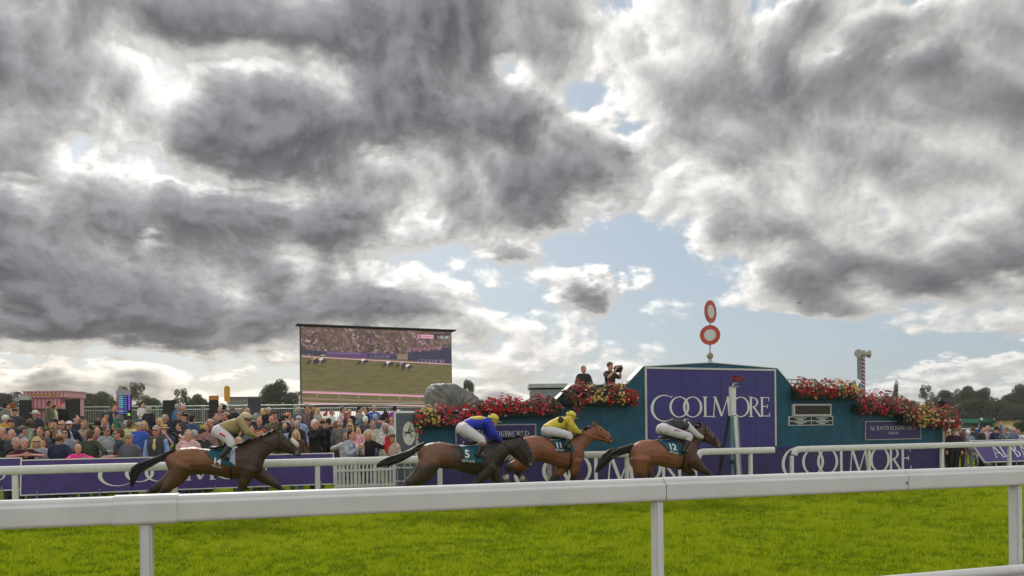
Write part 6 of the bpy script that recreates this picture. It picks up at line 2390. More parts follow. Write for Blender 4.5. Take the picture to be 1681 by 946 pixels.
P4 = horse('bay horse stretching its neck, leading at the camera mast', -2.0, 1090,
           [(1041, 729, 1034.5, 752, .14), (1050, 723.7, 1037, 767, .24), (1064, 721, 1066, 764.5, .26), (1080, 723.5, 1080, 764.5, .26), (1100, 723.5, 1101, 770, .27), (1119, 717, 1124, 769, .26), (1130, 715, 1136, 760, .2), (1135.5, 722, 1141, 750, .14)],
           [(1118, 717, 1141, 752, .155), (1132, 709, 1143, 735, .12), (1143, 701, 1148, 729, .10), (1151, 695, 1153, 724, .09)],
           [(1152, 694.7, 1153, 724, .09), (1161, 700.5, 1158, 726, .09), (1171, 712, 1166, 730.5, .07), (1180, 723, 1174, 734.5, .055), (1184, 729.5, 1179.5, 736, .045)],
           ((1149, 696.5), (1144.5, 690.5)),
           [([(1047, 753, 18), (1047, 770, 12), (1054, 784, 6.8), (1047, 800, 4.1), (1050, 814, 5)], -.11), ([(1060, 754, 17), (1067, 770, 10.5), (1072, 784, 6.4), (1067, 800, 4.1), (1069, 812, 5)], .11),
            ([(1130, 752, 14), (1142, 764.5, 9.2), (1158, 777, 5.6), (1172, 788, 3.9), (1180, 794, 4.7)], -.11), ([(1126, 754, 13), (1131, 770, 8.4), (1142, 780, 5.2), (1132, 788, 3.9), (1124, 786, 4.6)], .11)],
           [(1039, 732, 4), (1029, 736.5, 5.4), (1016, 739, 6), (1002, 744.5, 6.4), (991, 756, 6), (982, 769, 2)],
           BAYM, 1, None, (1096, 1124, .72), [(1075, 721), (1106, 719.5), (1112, 746), (1089, 742)], '12', (1093.5, 733), 10, rein=(1151, 719))
jockey(P4, 'jockey in charcoal silks with white sleeves on the leading horse', (1129, 695.8),
       [(1087, 694, 1098, 707, .14), (1098, 690, 1110, 711, .165), (1110, 689.3, 1119, 711, .17), (1119.5, 691, 1124, 704, .15)],
       [(1121.5, 698.5, 6.0), (1136, 714.5, 4.7), (1150, 718, 3.0)], [(1081, 703), (1081.5, 697, 1086, 712.5, .15), (1091, 692.5, 1098, 712, .15)],
       [(1087, 704, 9.2), (1104, 711.5, 8.0), (1120.5, 716.5, 5.8)], [(1119, 719.5), (1109, 740), (1117, 743.5)],
       mat('charcoal_silk', (.035, .032, .038), .6, var=.2, scale=9, bump=.5, bscale=14), mat('white_sleeve', (.56, .54, .57), .7, var=.06, bump=.3), mat('charcoal_cap', (.03, .028, .032), .45), None,
       spots=mat('yellow_spot', (.6, .5, .12), .5), yoke=mat('charcoal_silk', (.035, .032, .038)), mark=((1097.5, 705.5), (1115, 712.5), 2.2, mat('red_patch', (.62, .03, .05), .6), 7))

# ------------------------------------------------------------------ behind the crowd: railing, boards, kiosk, screens
YF = 43.4


def build_railing():
    def X(x, Y=YF):
        return at(x, 668, Y).x
    r = thing('railing', (X(330), YF, 1.95), 'long galvanised railing on the rise behind the crowd', 'railing')
    zt = 3.04
    x0, x1 = X(-120), X(712)
    put('top_rail', MB().tube([(x0, YF, zt), (x1, YF, zt)], .035, 8), STEEL, r)
    put('middle_rail', MB().tube([(x0, YF, zt - .20), (x1, YF, zt - .20)], .025, 8), STEEL, r)
    put('bottom_rail', MB().tube([(x0, YF, 2.08), (x1, YF, 2.08)], .025, 8), STEEL, r)
    bars = MB()
    n = int((x1 - x0) / .135)
    for i in range(n):
        x = x0 + (x1 - x0) * (i + .5) / n
        bars.box((x, YF, (zt - .2 + 2.08) / 2), .022, .022, zt - .2 - 2.08 - .05)
    tag(put('bars', bars, STEEL, r), kind='stuff')
    k = int((x1 - x0) / 2.6)
    for i in range(k + 1):
        x = x0 + (x1 - x0) * i / k
        put('post', MB().box((x - .06, YF, 2.5), .055, .055, 1.12).box((x + .06, YF, 2.5), .055, .055, 1.12), STEEL, r)


build_railing()


def dark_board(x0, y0, x1, y1, Y, label, m=CHAR, top=None):
    a, b = at(x0, y1, Y), at(x1, y0, Y)
    xm = (a.x + b.x) / 2
    g = ground_z(xm, Y)
    o = thing('bookmaker_board', (xm, Y, g), label, 'board', 'bookmaker boards')
    put('panel', MB().bbox((xm, Y, (a.z + b.z) / 2), b.x - a.x, .10, b.z - a.z, None, .015), m, o)
    if top:
        h = .22
        put('header', MB().bbox((xm, Y, b.z + .005 + h / 2), (b.x - a.x) * 1.02, .13, h, None, .015), top, o)
    for s in (-1, 1):
        put('leg', MB().tube([(xm + s * (b.x - a.x) * .38, Y + .03, a.z + .02), (xm + s * (b.x - a.x) * .42, Y + .10, g)], .03, 6), BLACK, o)
    put('brace', MB().tube([(xm, Y + .06, b.z - .3), (xm, Y + .9, g)], .025, 6), BLACK, o)


dark_board(32.5, 657, 51, 697, 40.2, 'tall charcoal board left of the pink kiosk, small white header', CHAR, mat('pale_header', (.42, .40, .40), .6))
dark_board(108, 655, 131, 694, 39.6, 'widest charcoal board right of the pink kiosk')
dark_board(268, 657, 289, 698, 39.8, 'charcoal board left of two men at railing, no header')
dark_board(344, 656.5, 358.5, 694, 39.8, 'narrow charcoal board with orange header', CHAR, mat('orange_header', (.52, .17, .035), .6, var=.15))
dark_board(407.5, 653, 428, 694, 40.0, 'slate grey board right of the distant flats', mat('slate_board', (.055, .053, .062), .7, var=.12))


def build_kiosk():
    Y = 41.0
    a, b = at(42.5, 692, Y), at(108, 643, Y)
    xm, w = (a.x + b.x) / 2, b.x - a.x
    g = ground_z(xm, Y)
    k = thing('kiosk', (xm, Y + .9, g), 'pink striped kiosk behind the crowd at left', 'kiosk')
    m = bpy.data.materials.new('pink_stripes')
    m.use_nodes = True
    t = NT(m.node_tree)
    x, y, z = t.xyz(t.node('ShaderNodeTexCoord').outputs['Object'])
    f = t.m('FRACT', t.m('MULTIPLY', x, 4.6))
    t.put(m.node_tree.nodes['Principled BSDF'].inputs['Base Color'], t.ramp(f, [(0, (.66, .33, .40)), (.5, (.42, .13, .20))], 'CONSTANT'))
    zt = b.z
    put('wall', MB().box((xm, Y + .9, (g + zt - .35) / 2), w, 1.7, zt - .35 - g), m, k)
    put('fascia', MB().box((xm, Y + .86, zt - .165), w + .12, 1.9, .32), m, k)
    put('roof_edge', MB().box((xm, Y + .86, zt + .02), w + .2, 2.0, .05), mat('roof_pale_pink', (.50, .26, .30), .6), k)
    bl = MB()
    rr = random.Random(2)
    for i in range(17):
        x = xm - w * .36 + w * .72 * i / 16
        bl.box((x, Y - .10, zt - .17 + rr.uniform(-.02, .02)), .09, .02, .10 + .05 * rr.random())
    put('fascia_ornament', bl, mat('dull_gold', (.40, .22, .08), .6), k)
    put('corner_post', MB().box((xm - w * .40, Y + .02, (g + zt - .36) / 2), .16, .12, zt - .36 - g), mat('fascia_pink', (.26, .075, .115)), k)
    put('corner_post', MB().box((xm + w * .40, Y + .02, (g + zt - .36) / 2), .16, .12, zt - .36 - g), mat('fascia_pink', (.26, .075, .115)), k)
    put('counter', MB().box((xm, Y - .12, g + 1.0), w * .78, .36, .05), mat('roof_pale_pink', (.50, .26, .30)), k)
    put('price_sheet', MB().box((xm + w * .455, Y - .0, zt - .95), .34, .03, .62), mat('pale_sheet', (.42, .46, .58), .6), k)


build_kiosk()


def build_odds_screen():
    Y = 38.5
    a, b = at(193, 689, Y), at(214, 640, Y)
    xm, w = (a.x + b.x) / 2, b.x - a.x
    g = ground_z(xm, Y)
    o = thing('odds_screen', (xm, Y, g), 'tall lit odds screen with cyan and purple rows', 'screen')
    zt, zb = b.z, a.z
    put('casing', MB().bbox((xm, Y + .08, (zt + zb) / 2), w, .14, zt - zb, None, .015), BLACK, o)
    hz = zt - (zt - zb) * .19
    put('header', MB().bbox((xm, Y - .03, (zt + hz) / 2), w * 1.08, .12, zt - hz, None, .015), mat('header_lilac', (.34, .33, .42), .5), o)
    em = [emit('led_cyan', (.15, .55, .70), .75), emit('led_violet', (.22, .08, .62), .8), emit('led_blue', (.08, .16, .6), .7), emit('led_green', (.35, .7, .12), .8), emit('led_red', (.8, .03, .03), .7)]
    rows = MB()
    n = 9
    rr = random.Random(3)
    for i in range(n):
        z1 = hz - (hz - zb - .28) * i / n - .03
        h = (hz - zb - .28) / n * .55
        rows.box((xm - w * .22, Y - .004, z1 - h / 2), w * .36, .012, h, None, 0 if i not in (6, 8) else 1)
        rows.box((xm + w * .13, Y - .004, z1 - h / 2), w * .26 * rr.uniform(.5, 1), .012, h, None, 2 if i % 3 else 1)
    rows.box((xm + w * .41, Y - .004, (hz + zb + .5) / 2), w * .13, .012, (hz - zb) * .62, None, 1)
    rows.box((xm + w * .38, Y - .004, zb + .26), w * .2, .012, .13, None, 3)
    put('rows', rows, em, o)
    put('side_light', MB().box((xm - w * .49, Y - .006, (hz + zb) / 2 + .1), .05, .014, (hz - zb) * .72), em[4], o)
    put('plinth', MB().bbox((xm, Y, (g + zb) / 2 - .02), w * 1.1, .5, zb - g - .05, None, .02), mat('plinth_white', (.50, .49, .50), .6), o)


build_odds_screen()


def build_big_screen():
    YL, YR = 62.0, 66.8
    TL, TR = at(494, 536.5, YL), at(740, 545.5, YR)
    zt = (TL.z + TR.z) / 2
    zb = at(496, 674, YL).z
    L, Rr = Vector((TL.x, YL, 0)), Vector((TR.x, YR, 0))
    ux = (Rr - L).normalized()
    out = Vector((ux.y, -ux.x, 0))
    wd, ht = (Rr - L).length, zt - zb
    mid = (L + Rr) / 2
    g = ground_z(mid.x, mid.y)
    o = thing('big_screen', Vector((mid.x, mid.y, g)) - out * .5, 'giant video screen on stilts showing the race', 'screen')
    put('casing', MB().box(mid + UP * ((zt + zb) / 2) - out * .32, wd + .14, .6, ht + .14, (ux, -out, UP)), mat('screen_casing', (.09, .06, .07), .6), o)
    put('canopy', MB().box(mid + UP * (zt + .14) - out * .15, wd + .75, 1.2, .10, (ux, -out, UP)), CHAR, o)
    for f in (.08, .36, .64, .92):
        put('leg', MB().box(L + ux * (wd * f) - out * .32 + UP * (g + zb - .07) / 2, .3, .3, zb - g - .08, (ux, -out, UP)), GREYM, o)
    K_ = .80
    crowdm = bpy.data.materials.new('screen_crowd')
    crowdm.use_nodes = True
    t = NT(crowdm.node_tree)
    bs = crowdm.node_tree.nodes['Principled BSDF']
    co = t.node('ShaderNodeTexCoord').outputs['Object']
    v = t.node('ShaderNodeTexVoronoi')
    t.put(v.inputs['Vector'], co)
    v.inputs['Scale'].default_value = 5.0
    big = t.noise(co, .9, 3, .5)
    gx = t.xyz(v.outputs['Color'])[0]
    c = t.ramp(gx, [(0, (.030, .018, .028)), (.34, (.09, .055, .055)), (.60, (.18, .10, .11)), (.80, (.34, .19, .22)), (.95, (.55, .36, .42))])
    c = t.mix(t.smooth(big, .40, .62), t.mix(.72, c, (.15, .098, .058)), c)
    t.put(bs.inputs['Emission Color'], c)
    bs.inputs['Emission Strength'].default_value = K_
    bs.inputs['Base Color'].default_value = (.02, .02, .02, 1)
    gm = bpy.data.materials.new('screen_grass')
    gm.use_nodes = True
    t = NT(gm.node_tree)
    bs = gm.node_tree.nodes['Principled BSDF']
    co = t.node('ShaderNodeTexCoord').outputs['Object']
    n1 = t.noise(t.vm('MULTIPLY', co, (.5, .5, 4.0)), 2.0, 5, .6)
    t.put(bs.inputs['Emission Color'], t.mix(t.smooth(n1, .3, .7), (.125, .105, .036), (.20, .165, .065)))
    bs.inputs['Emission Strength'].default_value = K_
    bs.inputs['Base Color'].default_value = (.02, .02, .02, 1)
    mats = [gm, crowdm, emit('screen_purple', (.115, .050, .165), K_), emit('screen_pink_white', (.85, .44, .56), K_ * 1.05), emit('screen_navy', (.035, .035, .075), K_),
            emit('screen_dark', (.022, .014, .016), K_), emit('screen_white', (.85, .80, .82), K_), emit('screen_rose', (.40, .13, .17), K_), emit('screen_tan', (.30, .20, .13), K_), emit('screen_lilac', (.38, .27, .45), K_)]
    m = MB()
    lay_n = [0]

    def P(x, y):
        """from the close view of the screen (x 120..1343, y 80..) to the screen plane"""
        u = (x - 120) / 1223
        vv = (y - 80 - 45 * u) / 668
        return L + ux * (wd * u) + UP * (zt - ht * vv)

    def poly(pts, mi, lift=None):
        lay_n[0] += 1
        l = .004 + .0012 * lay_n[0] if lift is None else lift
        m.add([P(*p) + out * l for p in pts], [list(range(len(pts)))], mi)
    poly([(120, 300), (1343, 345), (1343, 792), (120, 748)], 0)
    poly([(120, 80), (1343, 125), (1343, 350), (120, 310)], 1)
    poly([(120, 262), (320, 280), (320, 306), (120, 300)], 4)
    poly([(305, 278), (965, 312), (965, 360), (305, 318)], 2)
    poly([(640, 302), (880, 318), (880, 350), (640, 334)], 4)
    poly([(880, 312), (970, 308), (970, 356), (880, 350)], 8)
    poly([(970, 285), (1343, 262), (1343, 398), (970, 362)], 4)
    rr = random.Random(8)
    for i in range(60):
        x = 960 + 300 * rr.random()
        y = 262 + 30 * rr.random() - (x - 960) * .04
        poly([(x - 7, y), (x, y - 6), (x + 8, y), (x, y + 6)], 7 if rr.random() < .7 else 9)
    poly([(1265, 255), (1343, 260), (1343, 330), (1265, 330)], 4)

    def line(x0, y0, x1, y1, w, mi):
        poly([(x0, y0 - w / 2), (x1, y1 - w / 2), (x1, y1 + w / 2), (x0, y0 + w / 2)], mi)
    line(125, 318, 1343, 402, 6, 3)
    for x in (440, 688, 1062, 1162, 1258):
        y = 318 + (x - 125) * .069
        line(x - 4, y + 15, x + 4, y + 15, 27, 8)
    line(125, 600, 1343, 683, 17, 3)
    line(125, 597, 1343, 680, 4, 7)
    line(125, 688, 1343, 764, 8, 3)
    poly([(120, 645), (1343, 728), (1343, 742), (120, 660)], 8)
    for x in (235, 405, 565, 732, 897, 1060, 1220):
        y = 608 + (x - 125) * .068
        line(x - 7, y + 26, x + 7, y + 26, 46, 8)
    poly([(120, 700), (1343, 775), (1343, 792), (120, 748)], 5)

    def runner(x, y, k, mi):
        poly([(x - 34 * k, y - 4 * k), (x - 10 * k, y - 12 * k), (x + 22 * k, y - 10 * k), (x + 38 * k, y - 20 * k), (x + 52 * k, y - 8 * k), (x + 46 * k, y - 2 * k), (x + 24 * k, y + 6 * k), (x - 14 * k, y + 8 * k), (x - 32 * k, y + 6 * k)], 5)
        poly([(x - 34 * k, y - 4 * k), (x - 62 * k, y + 8 * k), (x - 58 * k, y + 3 * k)], 5)
        for a, b in ((-28, -46), (-20, -30), (16, 12), (22, 46)):
            poly([(x + a * k - 4 * k, y + 4 * k), (x + a * k + 4 * k, y + 4 * k), (x + b * k + 2 * k, y + 27 * k), (x + b * k - 2 * k, y + 27 * k)], 5)
        poly([(x - 8 * k, y - 12 * k), (x - 4 * k, y - 26 * k), (x + 16 * k, y - 28 * k), (x + 20 * k, y - 16 * k), (x + 4 * k, y - 9 * k)], mi)
        poly([(x + 14 * k, y - 27 * k), (x + 20 * k, y - 33 * k), (x + 26 * k, y - 26 * k), (x + 18 * k, y - 22 * k)], 6)
        poly([(x - 6 * k, y - 6 * k), (x + 8 * k, y - 6 * k), (x + 8 * k, y + 4 * k), (x - 6 * k, y + 4 * k)], 9)
    for x, y, k, mi in ((200, 362, 1.05, 7), (262, 362, 1.0, 6), (592, 372, 1.0, 6), (795, 396, 1.1, 6), (905, 402, 1.0, 9), (955, 425, 1.05, 6)):
        runner(x, y, k, mi)
    poly([(1050, 147), (1186, 150), (1186, 180), (1050, 176)], 3)
    poly([(1056, 152), (1082, 153), (1082, 174), (1056, 172)], 7)
    for i in range(9):
        x = 1092 + i * 10
        line(x, 164, x + 6, 164.3, 12, 7)
    poly([(1200, 143), (1318, 147), (1318, 188), (1200, 184)], 5)
    org = P(1216, 180) + out * (.01 + .0012 * lay_n[0])
    write_sans(m, '1:35.50', org, ux, UP, out, .36, 6, .004, bold=.012)
    tmp = MB()
    word_logo(tmp, P(1052, 383) + out * .14, ux, UP, out, .30, wd * (1285 - 1052) / 1223)
    m.add(tmp.v, tmp.f, 9)
    tmp = MB()
    word_logo(tmp, P(655, 333) + out * .14, ux, UP, out, .20, wd * 165 / 1223)
    m.add(tmp.v, tmp.f, 9)
    tmp = MB()
    write('AL BASTI EQUIWORLD', tmp, P(322, 300) + out * .14, ux, UP, out, .17, wd * 262 / 1223)
    m.add(tmp.v, tmp.f, 9)
    put('picture', m, mats, o)


build_big_screen()


def build_marker_and_flats():
    Y = 47.0
    p = at(372.5, 668, Y)
    o = thing('marker_post', (p.x, Y, ground_z(p.x, Y)), 'rounded yellow marker on a white pole above the crowd', 'marker')
    z0, z1 = at(372, 659, Y).z, at(372, 633.5, Y).z
    w = .165
    pl = [(p.x + w * .8, Y, z0), (p.x + w, Y, z0 + .1)] + [(p.x + w * math.cos(a), Y, z1 - w + w * math.sin(a)) for a in np.linspace(0, math.pi, 13)] + [(p.x - w, Y, z0 + .1), (p.x - w * .8, Y, z0)]
    put('board', MB().prism([Vector(q) for q in pl], Vector((0, 1, 0)), .10), mat('marker_yellow', (.62, .28, .012), .5, var=.1), o)
    put('pole', MB().tube([(p.x, Y + .13, ground_z(p.x, Y)), (p.x, Y + .13, z0 + .3)], .06, 10), WHITE, o)
    # distant flats
    Y = 310.0
    a, b = at(374, 700, Y), at(432, 653, Y)
    f = thing('block_of_flats', ((a.x + b.x) / 2, Y + 6, 0), 'distant brown block of flats beside the yellow marker', 'building')
    m = mat('brown_brick', (.13, .09, .085), .8, var=.15, scale=.6)
    xm, w = (a.x + b.x) / 2, b.x - a.x
    put('wall', MB().box((xm, Y + 6, b.z / 2), w, 11, b.z), m, f)
    put('roof', MB().box((xm, Y + 6, b.z + .25), w + .8, 12, .5), mat('slate_roof', (.06, .055, .065), .7), f)
    gl, wh = mat('far_glass', (.05, .06, .08), .2, .5, var=.1), mat('far_white_frame', (.42, .41, .40), .6)
    for r in range(4):
        for c in range(5):
            x, z = a.x + w * (c + .5) / 5, 1.4 + r * (b.z - 1.2) / 4 + .9
            wn = put('window', MB().box((x, Y + .45, z), 1.5, .2, 1.5), wh, f)
            put('pane', MB().box((x, Y + .33, z), 1.2, .04, 1.2), gl, wn)


build_marker_and_flats()


# ------------------------------------------------------------------ trees
def leaf_material(name, lo, hi):
    m = bpy.data.materials.new(name)
    m.use_nodes = True
    t = NT(m.node_tree)
    nt = m.node_tree
    nt.nodes.remove(nt.nodes['Principled BSDF'])
    co = t.node('ShaderNodeTexCoord').outputs['Object']
    n = t.noise(co, .55, 4, .6)
    c = t.mix(t.smooth(n, .32, .68), lo, hi)
    d = t.node('ShaderNodeBsdfDiffuse')
    tr = t.node('ShaderNodeBsdfTranslucent')
    t.put(d.inputs[0], c)
    t.put(tr.inputs[0], c)
    mx = t.node('ShaderNodeMixShader')
    mx.inputs[0].default_value = .52
    nt.links.new(d.outputs[0], mx.inputs[1])
    nt.links.new(tr.outputs[0], mx.inputs[2])
    nt.links.new(mx.outputs[0], nt.nodes['Material Output'].inputs[0])
    return m


LEAVES = [leaf_material('leaves_dark_green', (.050, .060, .030), (.108, .126, .056)), leaf_material('leaves_olive', (.075, .075, .036), (.150, .142, .064)),
          leaf_material('leaves_mid_green', (.058, .074, .032), (.128, .152, .060)), leaf_material('leaves_bronze', (.060, .050, .042), (.118, .094, .076))]


def crown_mesh(seed, kind):
    """unit crown: height 1 (z 0..1), half width .5; made of many leaf clumps"""
    rg = np.random.default_rng(seed)
    if kind == 'poplar':
        lobes = [((rg.normal(0, .05), rg.normal(0, .05), z), .20 * (1 - abs(z - .42)) + .05, .16) for z in np.linspace(.08, .94, 12)]
    else:
        open_ = kind == 'open'
        lobes = []
        n = 19 if open_ else 24
        for i in range(n):
            z = rg.uniform(.16, .93)
            prof = math.sqrt(max(.02, 1 - ((z - .47) / .53) ** 2))
            a, r = rg.uniform(0, 6.283), math.sqrt(rg.uniform(.05, 1)) * .36 * prof
            s = rg.uniform(.11, .17) if open_ else rg.uniform(.14, .22)
            lobes.append(((r * math.cos(a), r * math.sin(a), z), s, s * .72))
    V, F = [], []
    for (c, s, sz_) in lobes:
        m = int((300 if kind == 'open' else 420) * (s / .15) ** 2)
        for i in range(m):
            d = rg.normal(size=3)
            d /= np.linalg.norm(d)
            k = rg.uniform(.55, 1.08) ** .6
            p = np.array(c) + d * np.array([s, s, sz_]) * k
            nn = d + rg.normal(0, .55, 3)
            nn /= np.linalg.norm(nn)
            t1 = np.cross(nn, rg.normal(size=3))
            t1 /= np.linalg.norm(t1)
            t2 = np.cross(nn, t1)
            q = rg.uniform(.010, .021)
            b = len(V)
            V += [tuple(p + t1 * q), tuple(p + t2 * q * .8 + nn * q * .2), tuple(p - t1 * q), tuple(p - t2 * q * .8 + nn * q * .2)]
            F.append((b, b + 1, b + 2, b + 3))
    me = bpy.data.meshes.new('crown')
    me.from_pydata(V, [], F)
    me.materials.append(LEAVES[0])
    return me, lobes


CROWNS = {k: [crown_mesh(s, k) for s in ss_] for k, ss_ in (('dense', (1, 2, 3)), ('open', (11, 12)), ('poplar', (21,)))}


def tree(cx, ty, hw, Y, kind, li, label, by=700, group=None):
    rr = random.Random(int(cx * 7 + ty))
    p, q = at(cx, ty, Y), at(cx, by, Y)
    z0 = .6
    g = ground_z(p.x, Y)
    h = p.z - g
    w = 2 * hw * Y / FPX
    o = thing('tree', (p.x, Y, g), label, 'tree', group or 'trees behind the course')
    me, lobes = rr.choice(CROWNS[kind])
    c = bpy.data.objects.new('crown', me)
    COL.objects.link(c)
    c.parent = o
    lift = .22 if kind == 'open' else .04
    c.location = (0, 0, h * lift)
    c.scale = (w * (1.0 if kind != 'poplar' else 2.2), w * (.95 if kind != 'poplar' else 2.2), h * (1.0 - lift))
    c.rotation_euler = (0, 0, rr.uniform(0, 6.28))
    own(c, LEAVES[li])
    m = MB()
    r0 = .035 * h * .7
    ang = c.rotation_euler[2]
    top = Vector((p.x, Y, g + h * .72))
    m.limb([(p.x, Y, g - .1), (p.x + rr.uniform(-.3, .3), Y, g + h * .35), top], [r0, r0 * .7, r0 * .2])
    for (lc, s, _) in lobes[::2]:
        x, y = lc[0] * c.scale[0], lc[1] * c.scale[1]
        x, y = x * math.cos(ang) - y * math.sin(ang), x * math.sin(ang) + y * math.cos(ang)
        e = Vector((p.x + x, Y + y, g + h * lift + lc[2] * c.scale[2]))
        s0 = Vector((p.x, Y, g + min(h * .6, max(h * .15, (e.z - g) * .55))))
        m.limb([s0, s0.lerp(e, .5) + UP * .2, e], [r0 * .4, r0 * .28, r0 * .1])
    put('trunk', m, WOOD, o)


TREES = [
    (-34, 652, 34, 165, 'dense', 3, 'dark tree cut by the left edge of the view'),
    (14, 646, 34, 150, 'dense', 3, 'dull bronze tree left of the pink kiosk'),
    (72, 652, 30, 170, 'dense', 0, 'dark tree mostly hidden by the pink kiosk'),
    (124, 653, 18, 150, 'dense', 1, 'olive tree just right of the pink kiosk'),
    (143, 646, 26, 165, 'dense', 0, 'broad dark green tree above the widest charcoal board'),
    (168, 645, 24, 150, 'dense', 2, 'rounded mid green tree left of the odds screen'),
    (188, 655, 18, 145, 'dense', 1, 'low olive tree behind the odds screen'),
    (203, 634, 17, 155, 'open', 0, 'open branched tree directly behind the odds screen'),
    (226, 628, 23, 150, 'open', 1, 'tallest open tree right of the odds screen'),
    (247, 650, 22, 165, 'dense', 0, 'dark low tree right of the tall open tree'),
    (296, 638, 19, 150, 'open', 2, 'ragged open tree over the charcoal board without header'),
    (318, 650, 20, 160, 'dense', 2, 'low mid green tree left of the orange header'),
    (338, 657, 18, 170, 'dense', 0, 'low dark tree behind the orange header'),
    (358, 664, 16, 180, 'dense', 0, 'small dark tree under the yellow marker'),
    (282, 656, 20, 180, 'dense', 0, 'low dark tree behind the ragged open tree'),
    (453, 623.5, 29, 150, 'dense', 0, 'big round dark tree left of the giant screen'),
    (434, 640, 14, 152, 'open', 0, 'thin leafed tree at the left of the big round one'),
    (482, 645, 22, 158, 'dense', 0, 'dark tree touching the giant screen edge'),
    (446, 662, 16, 140, 'dense', 2, 'low mid green tree before the big round one'),
    (769, 621, 15, 140, 'open', 0, 'tall thin dark tree behind the grey tarpaulin'),
    (786, 657, 17, 135, 'dense', 1, 'low olive tree right of the grey tarpaulin'),
    (822, 668, 24, 175, 'dense', 0, 'low dark tree behind the russet flowers'),
    (1403, 630, 4.5, 170, 'poplar', 0, 'narrow poplar left of the striped loudspeaker pole'),
    (1410.5, 634, 4, 172, 'poplar', 2, 'shorter narrow poplar touching the striped loudspeaker pole'),
    (1471, 630, 4.5, 180, 'poplar', 0, 'lone narrow poplar right of the striped loudspeaker pole'),
    (1432, 648, 16, 190, 'dense', 1, 'pale low tree above the tall red flower trough'),
    (1458, 652, 18, 195, 'dense', 0, 'low dark tree under the lone poplar'),
    (1490, 658, 22, 185, 'dense', 3, 'low bronze tree behind the right name plate flowers'),
    (1520, 632, 15, 160, 'open', 0, 'round open topped tree left of the lantern'),
    (1542, 652, 26, 170, 'dense', 3, 'dark bronze tree behind the lantern'),
    (1556, 643, 20, 178, 'dense', 0, 'dark tree between lantern and the light green tree'),
    (1582, 637, 20, 165, 'dense', 1, 'light olive tree right of the lantern'),
    (1610, 637, 23, 172, 'dense', 0, 'tall dark green tree at the middle of the right wood'),
    (1600, 654, 28, 140, 'dense', 2, 'broad leafy tree in front of the right wood'),
    (1637, 654, 20, 150, 'dense', 2, 'low tree above the green stall'),
    (1660, 646, 18, 175, 'dense', 3, 'dark bronze tree near the right edge'),
    (1682, 631, 24, 160, 'dense', 0, 'tall dark tree on the right edge'),
    (1712, 634, 26, 165, 'dense', 2, 'leafy tree beyond the right edge'),
    (1668, 662, 24, 140, 'dense', 2, 'low leafy tree behind the cream booth'),
    (1568, 668, 20, 145, 'dense', 0, 'low dark tree above the white van'),
]
for t_ in TREES:
    tree(*t_)
_hb = MB()


def wood_mass():
    """low far wood that closes the horizon: one mass nobody could count"""
    rg = np.random.default_rng(5)
    V, F = [], []
    segs = [(-160, 470, 205, 676), (700, 900, 210, 684), (1290, 1860, 205, 672)]
    for x0, x1, Y, ty in segs:
        n = int((x1 - x0) * 60)
        for i in range(n):
            x = rg.uniform(x0, x1)
            top = ty - 5 * math.sin(x * .06) - 4 * math.sin(x * .17 + 1) - 3 * math.sin(x * .41)
            p = at(x, top, Y)
            z = p.z * math.sqrt(rg.uniform(0, 1))
            c = np.array([p.x, Y + rg.uniform(-4, 6), z])
            nn = rg.normal(size=3) + np.array([0, -.6, .5])
            nn /= np.linalg.norm(nn)
            t1 = np.cross(nn, rg.normal(size=3))
            t1 /= np.linalg.norm(t1)
            t2 = np.cross(nn, t1)
            q = rg.uniform(.25, .5)
            b = len(V)
            V += [tuple(c + t1 * q), tuple(c + t2 * q * .8), tuple(c - t1 * q), tuple(c - t2 * q * .8)]
            F.append((b, b + 1, b + 2, b + 3))
    me = bpy.data.meshes.new('far_wood')
    me.from_pydata(V, [], F)
    me.materials.append(LEAVES[0])
    o = bpy.data.objects.new('far_wood', me)
    COL.objects.link(o)
    tag(o, 'low dark wood closing the horizon behind the single trees', 'wood', kind='stuff')


wood_mass()


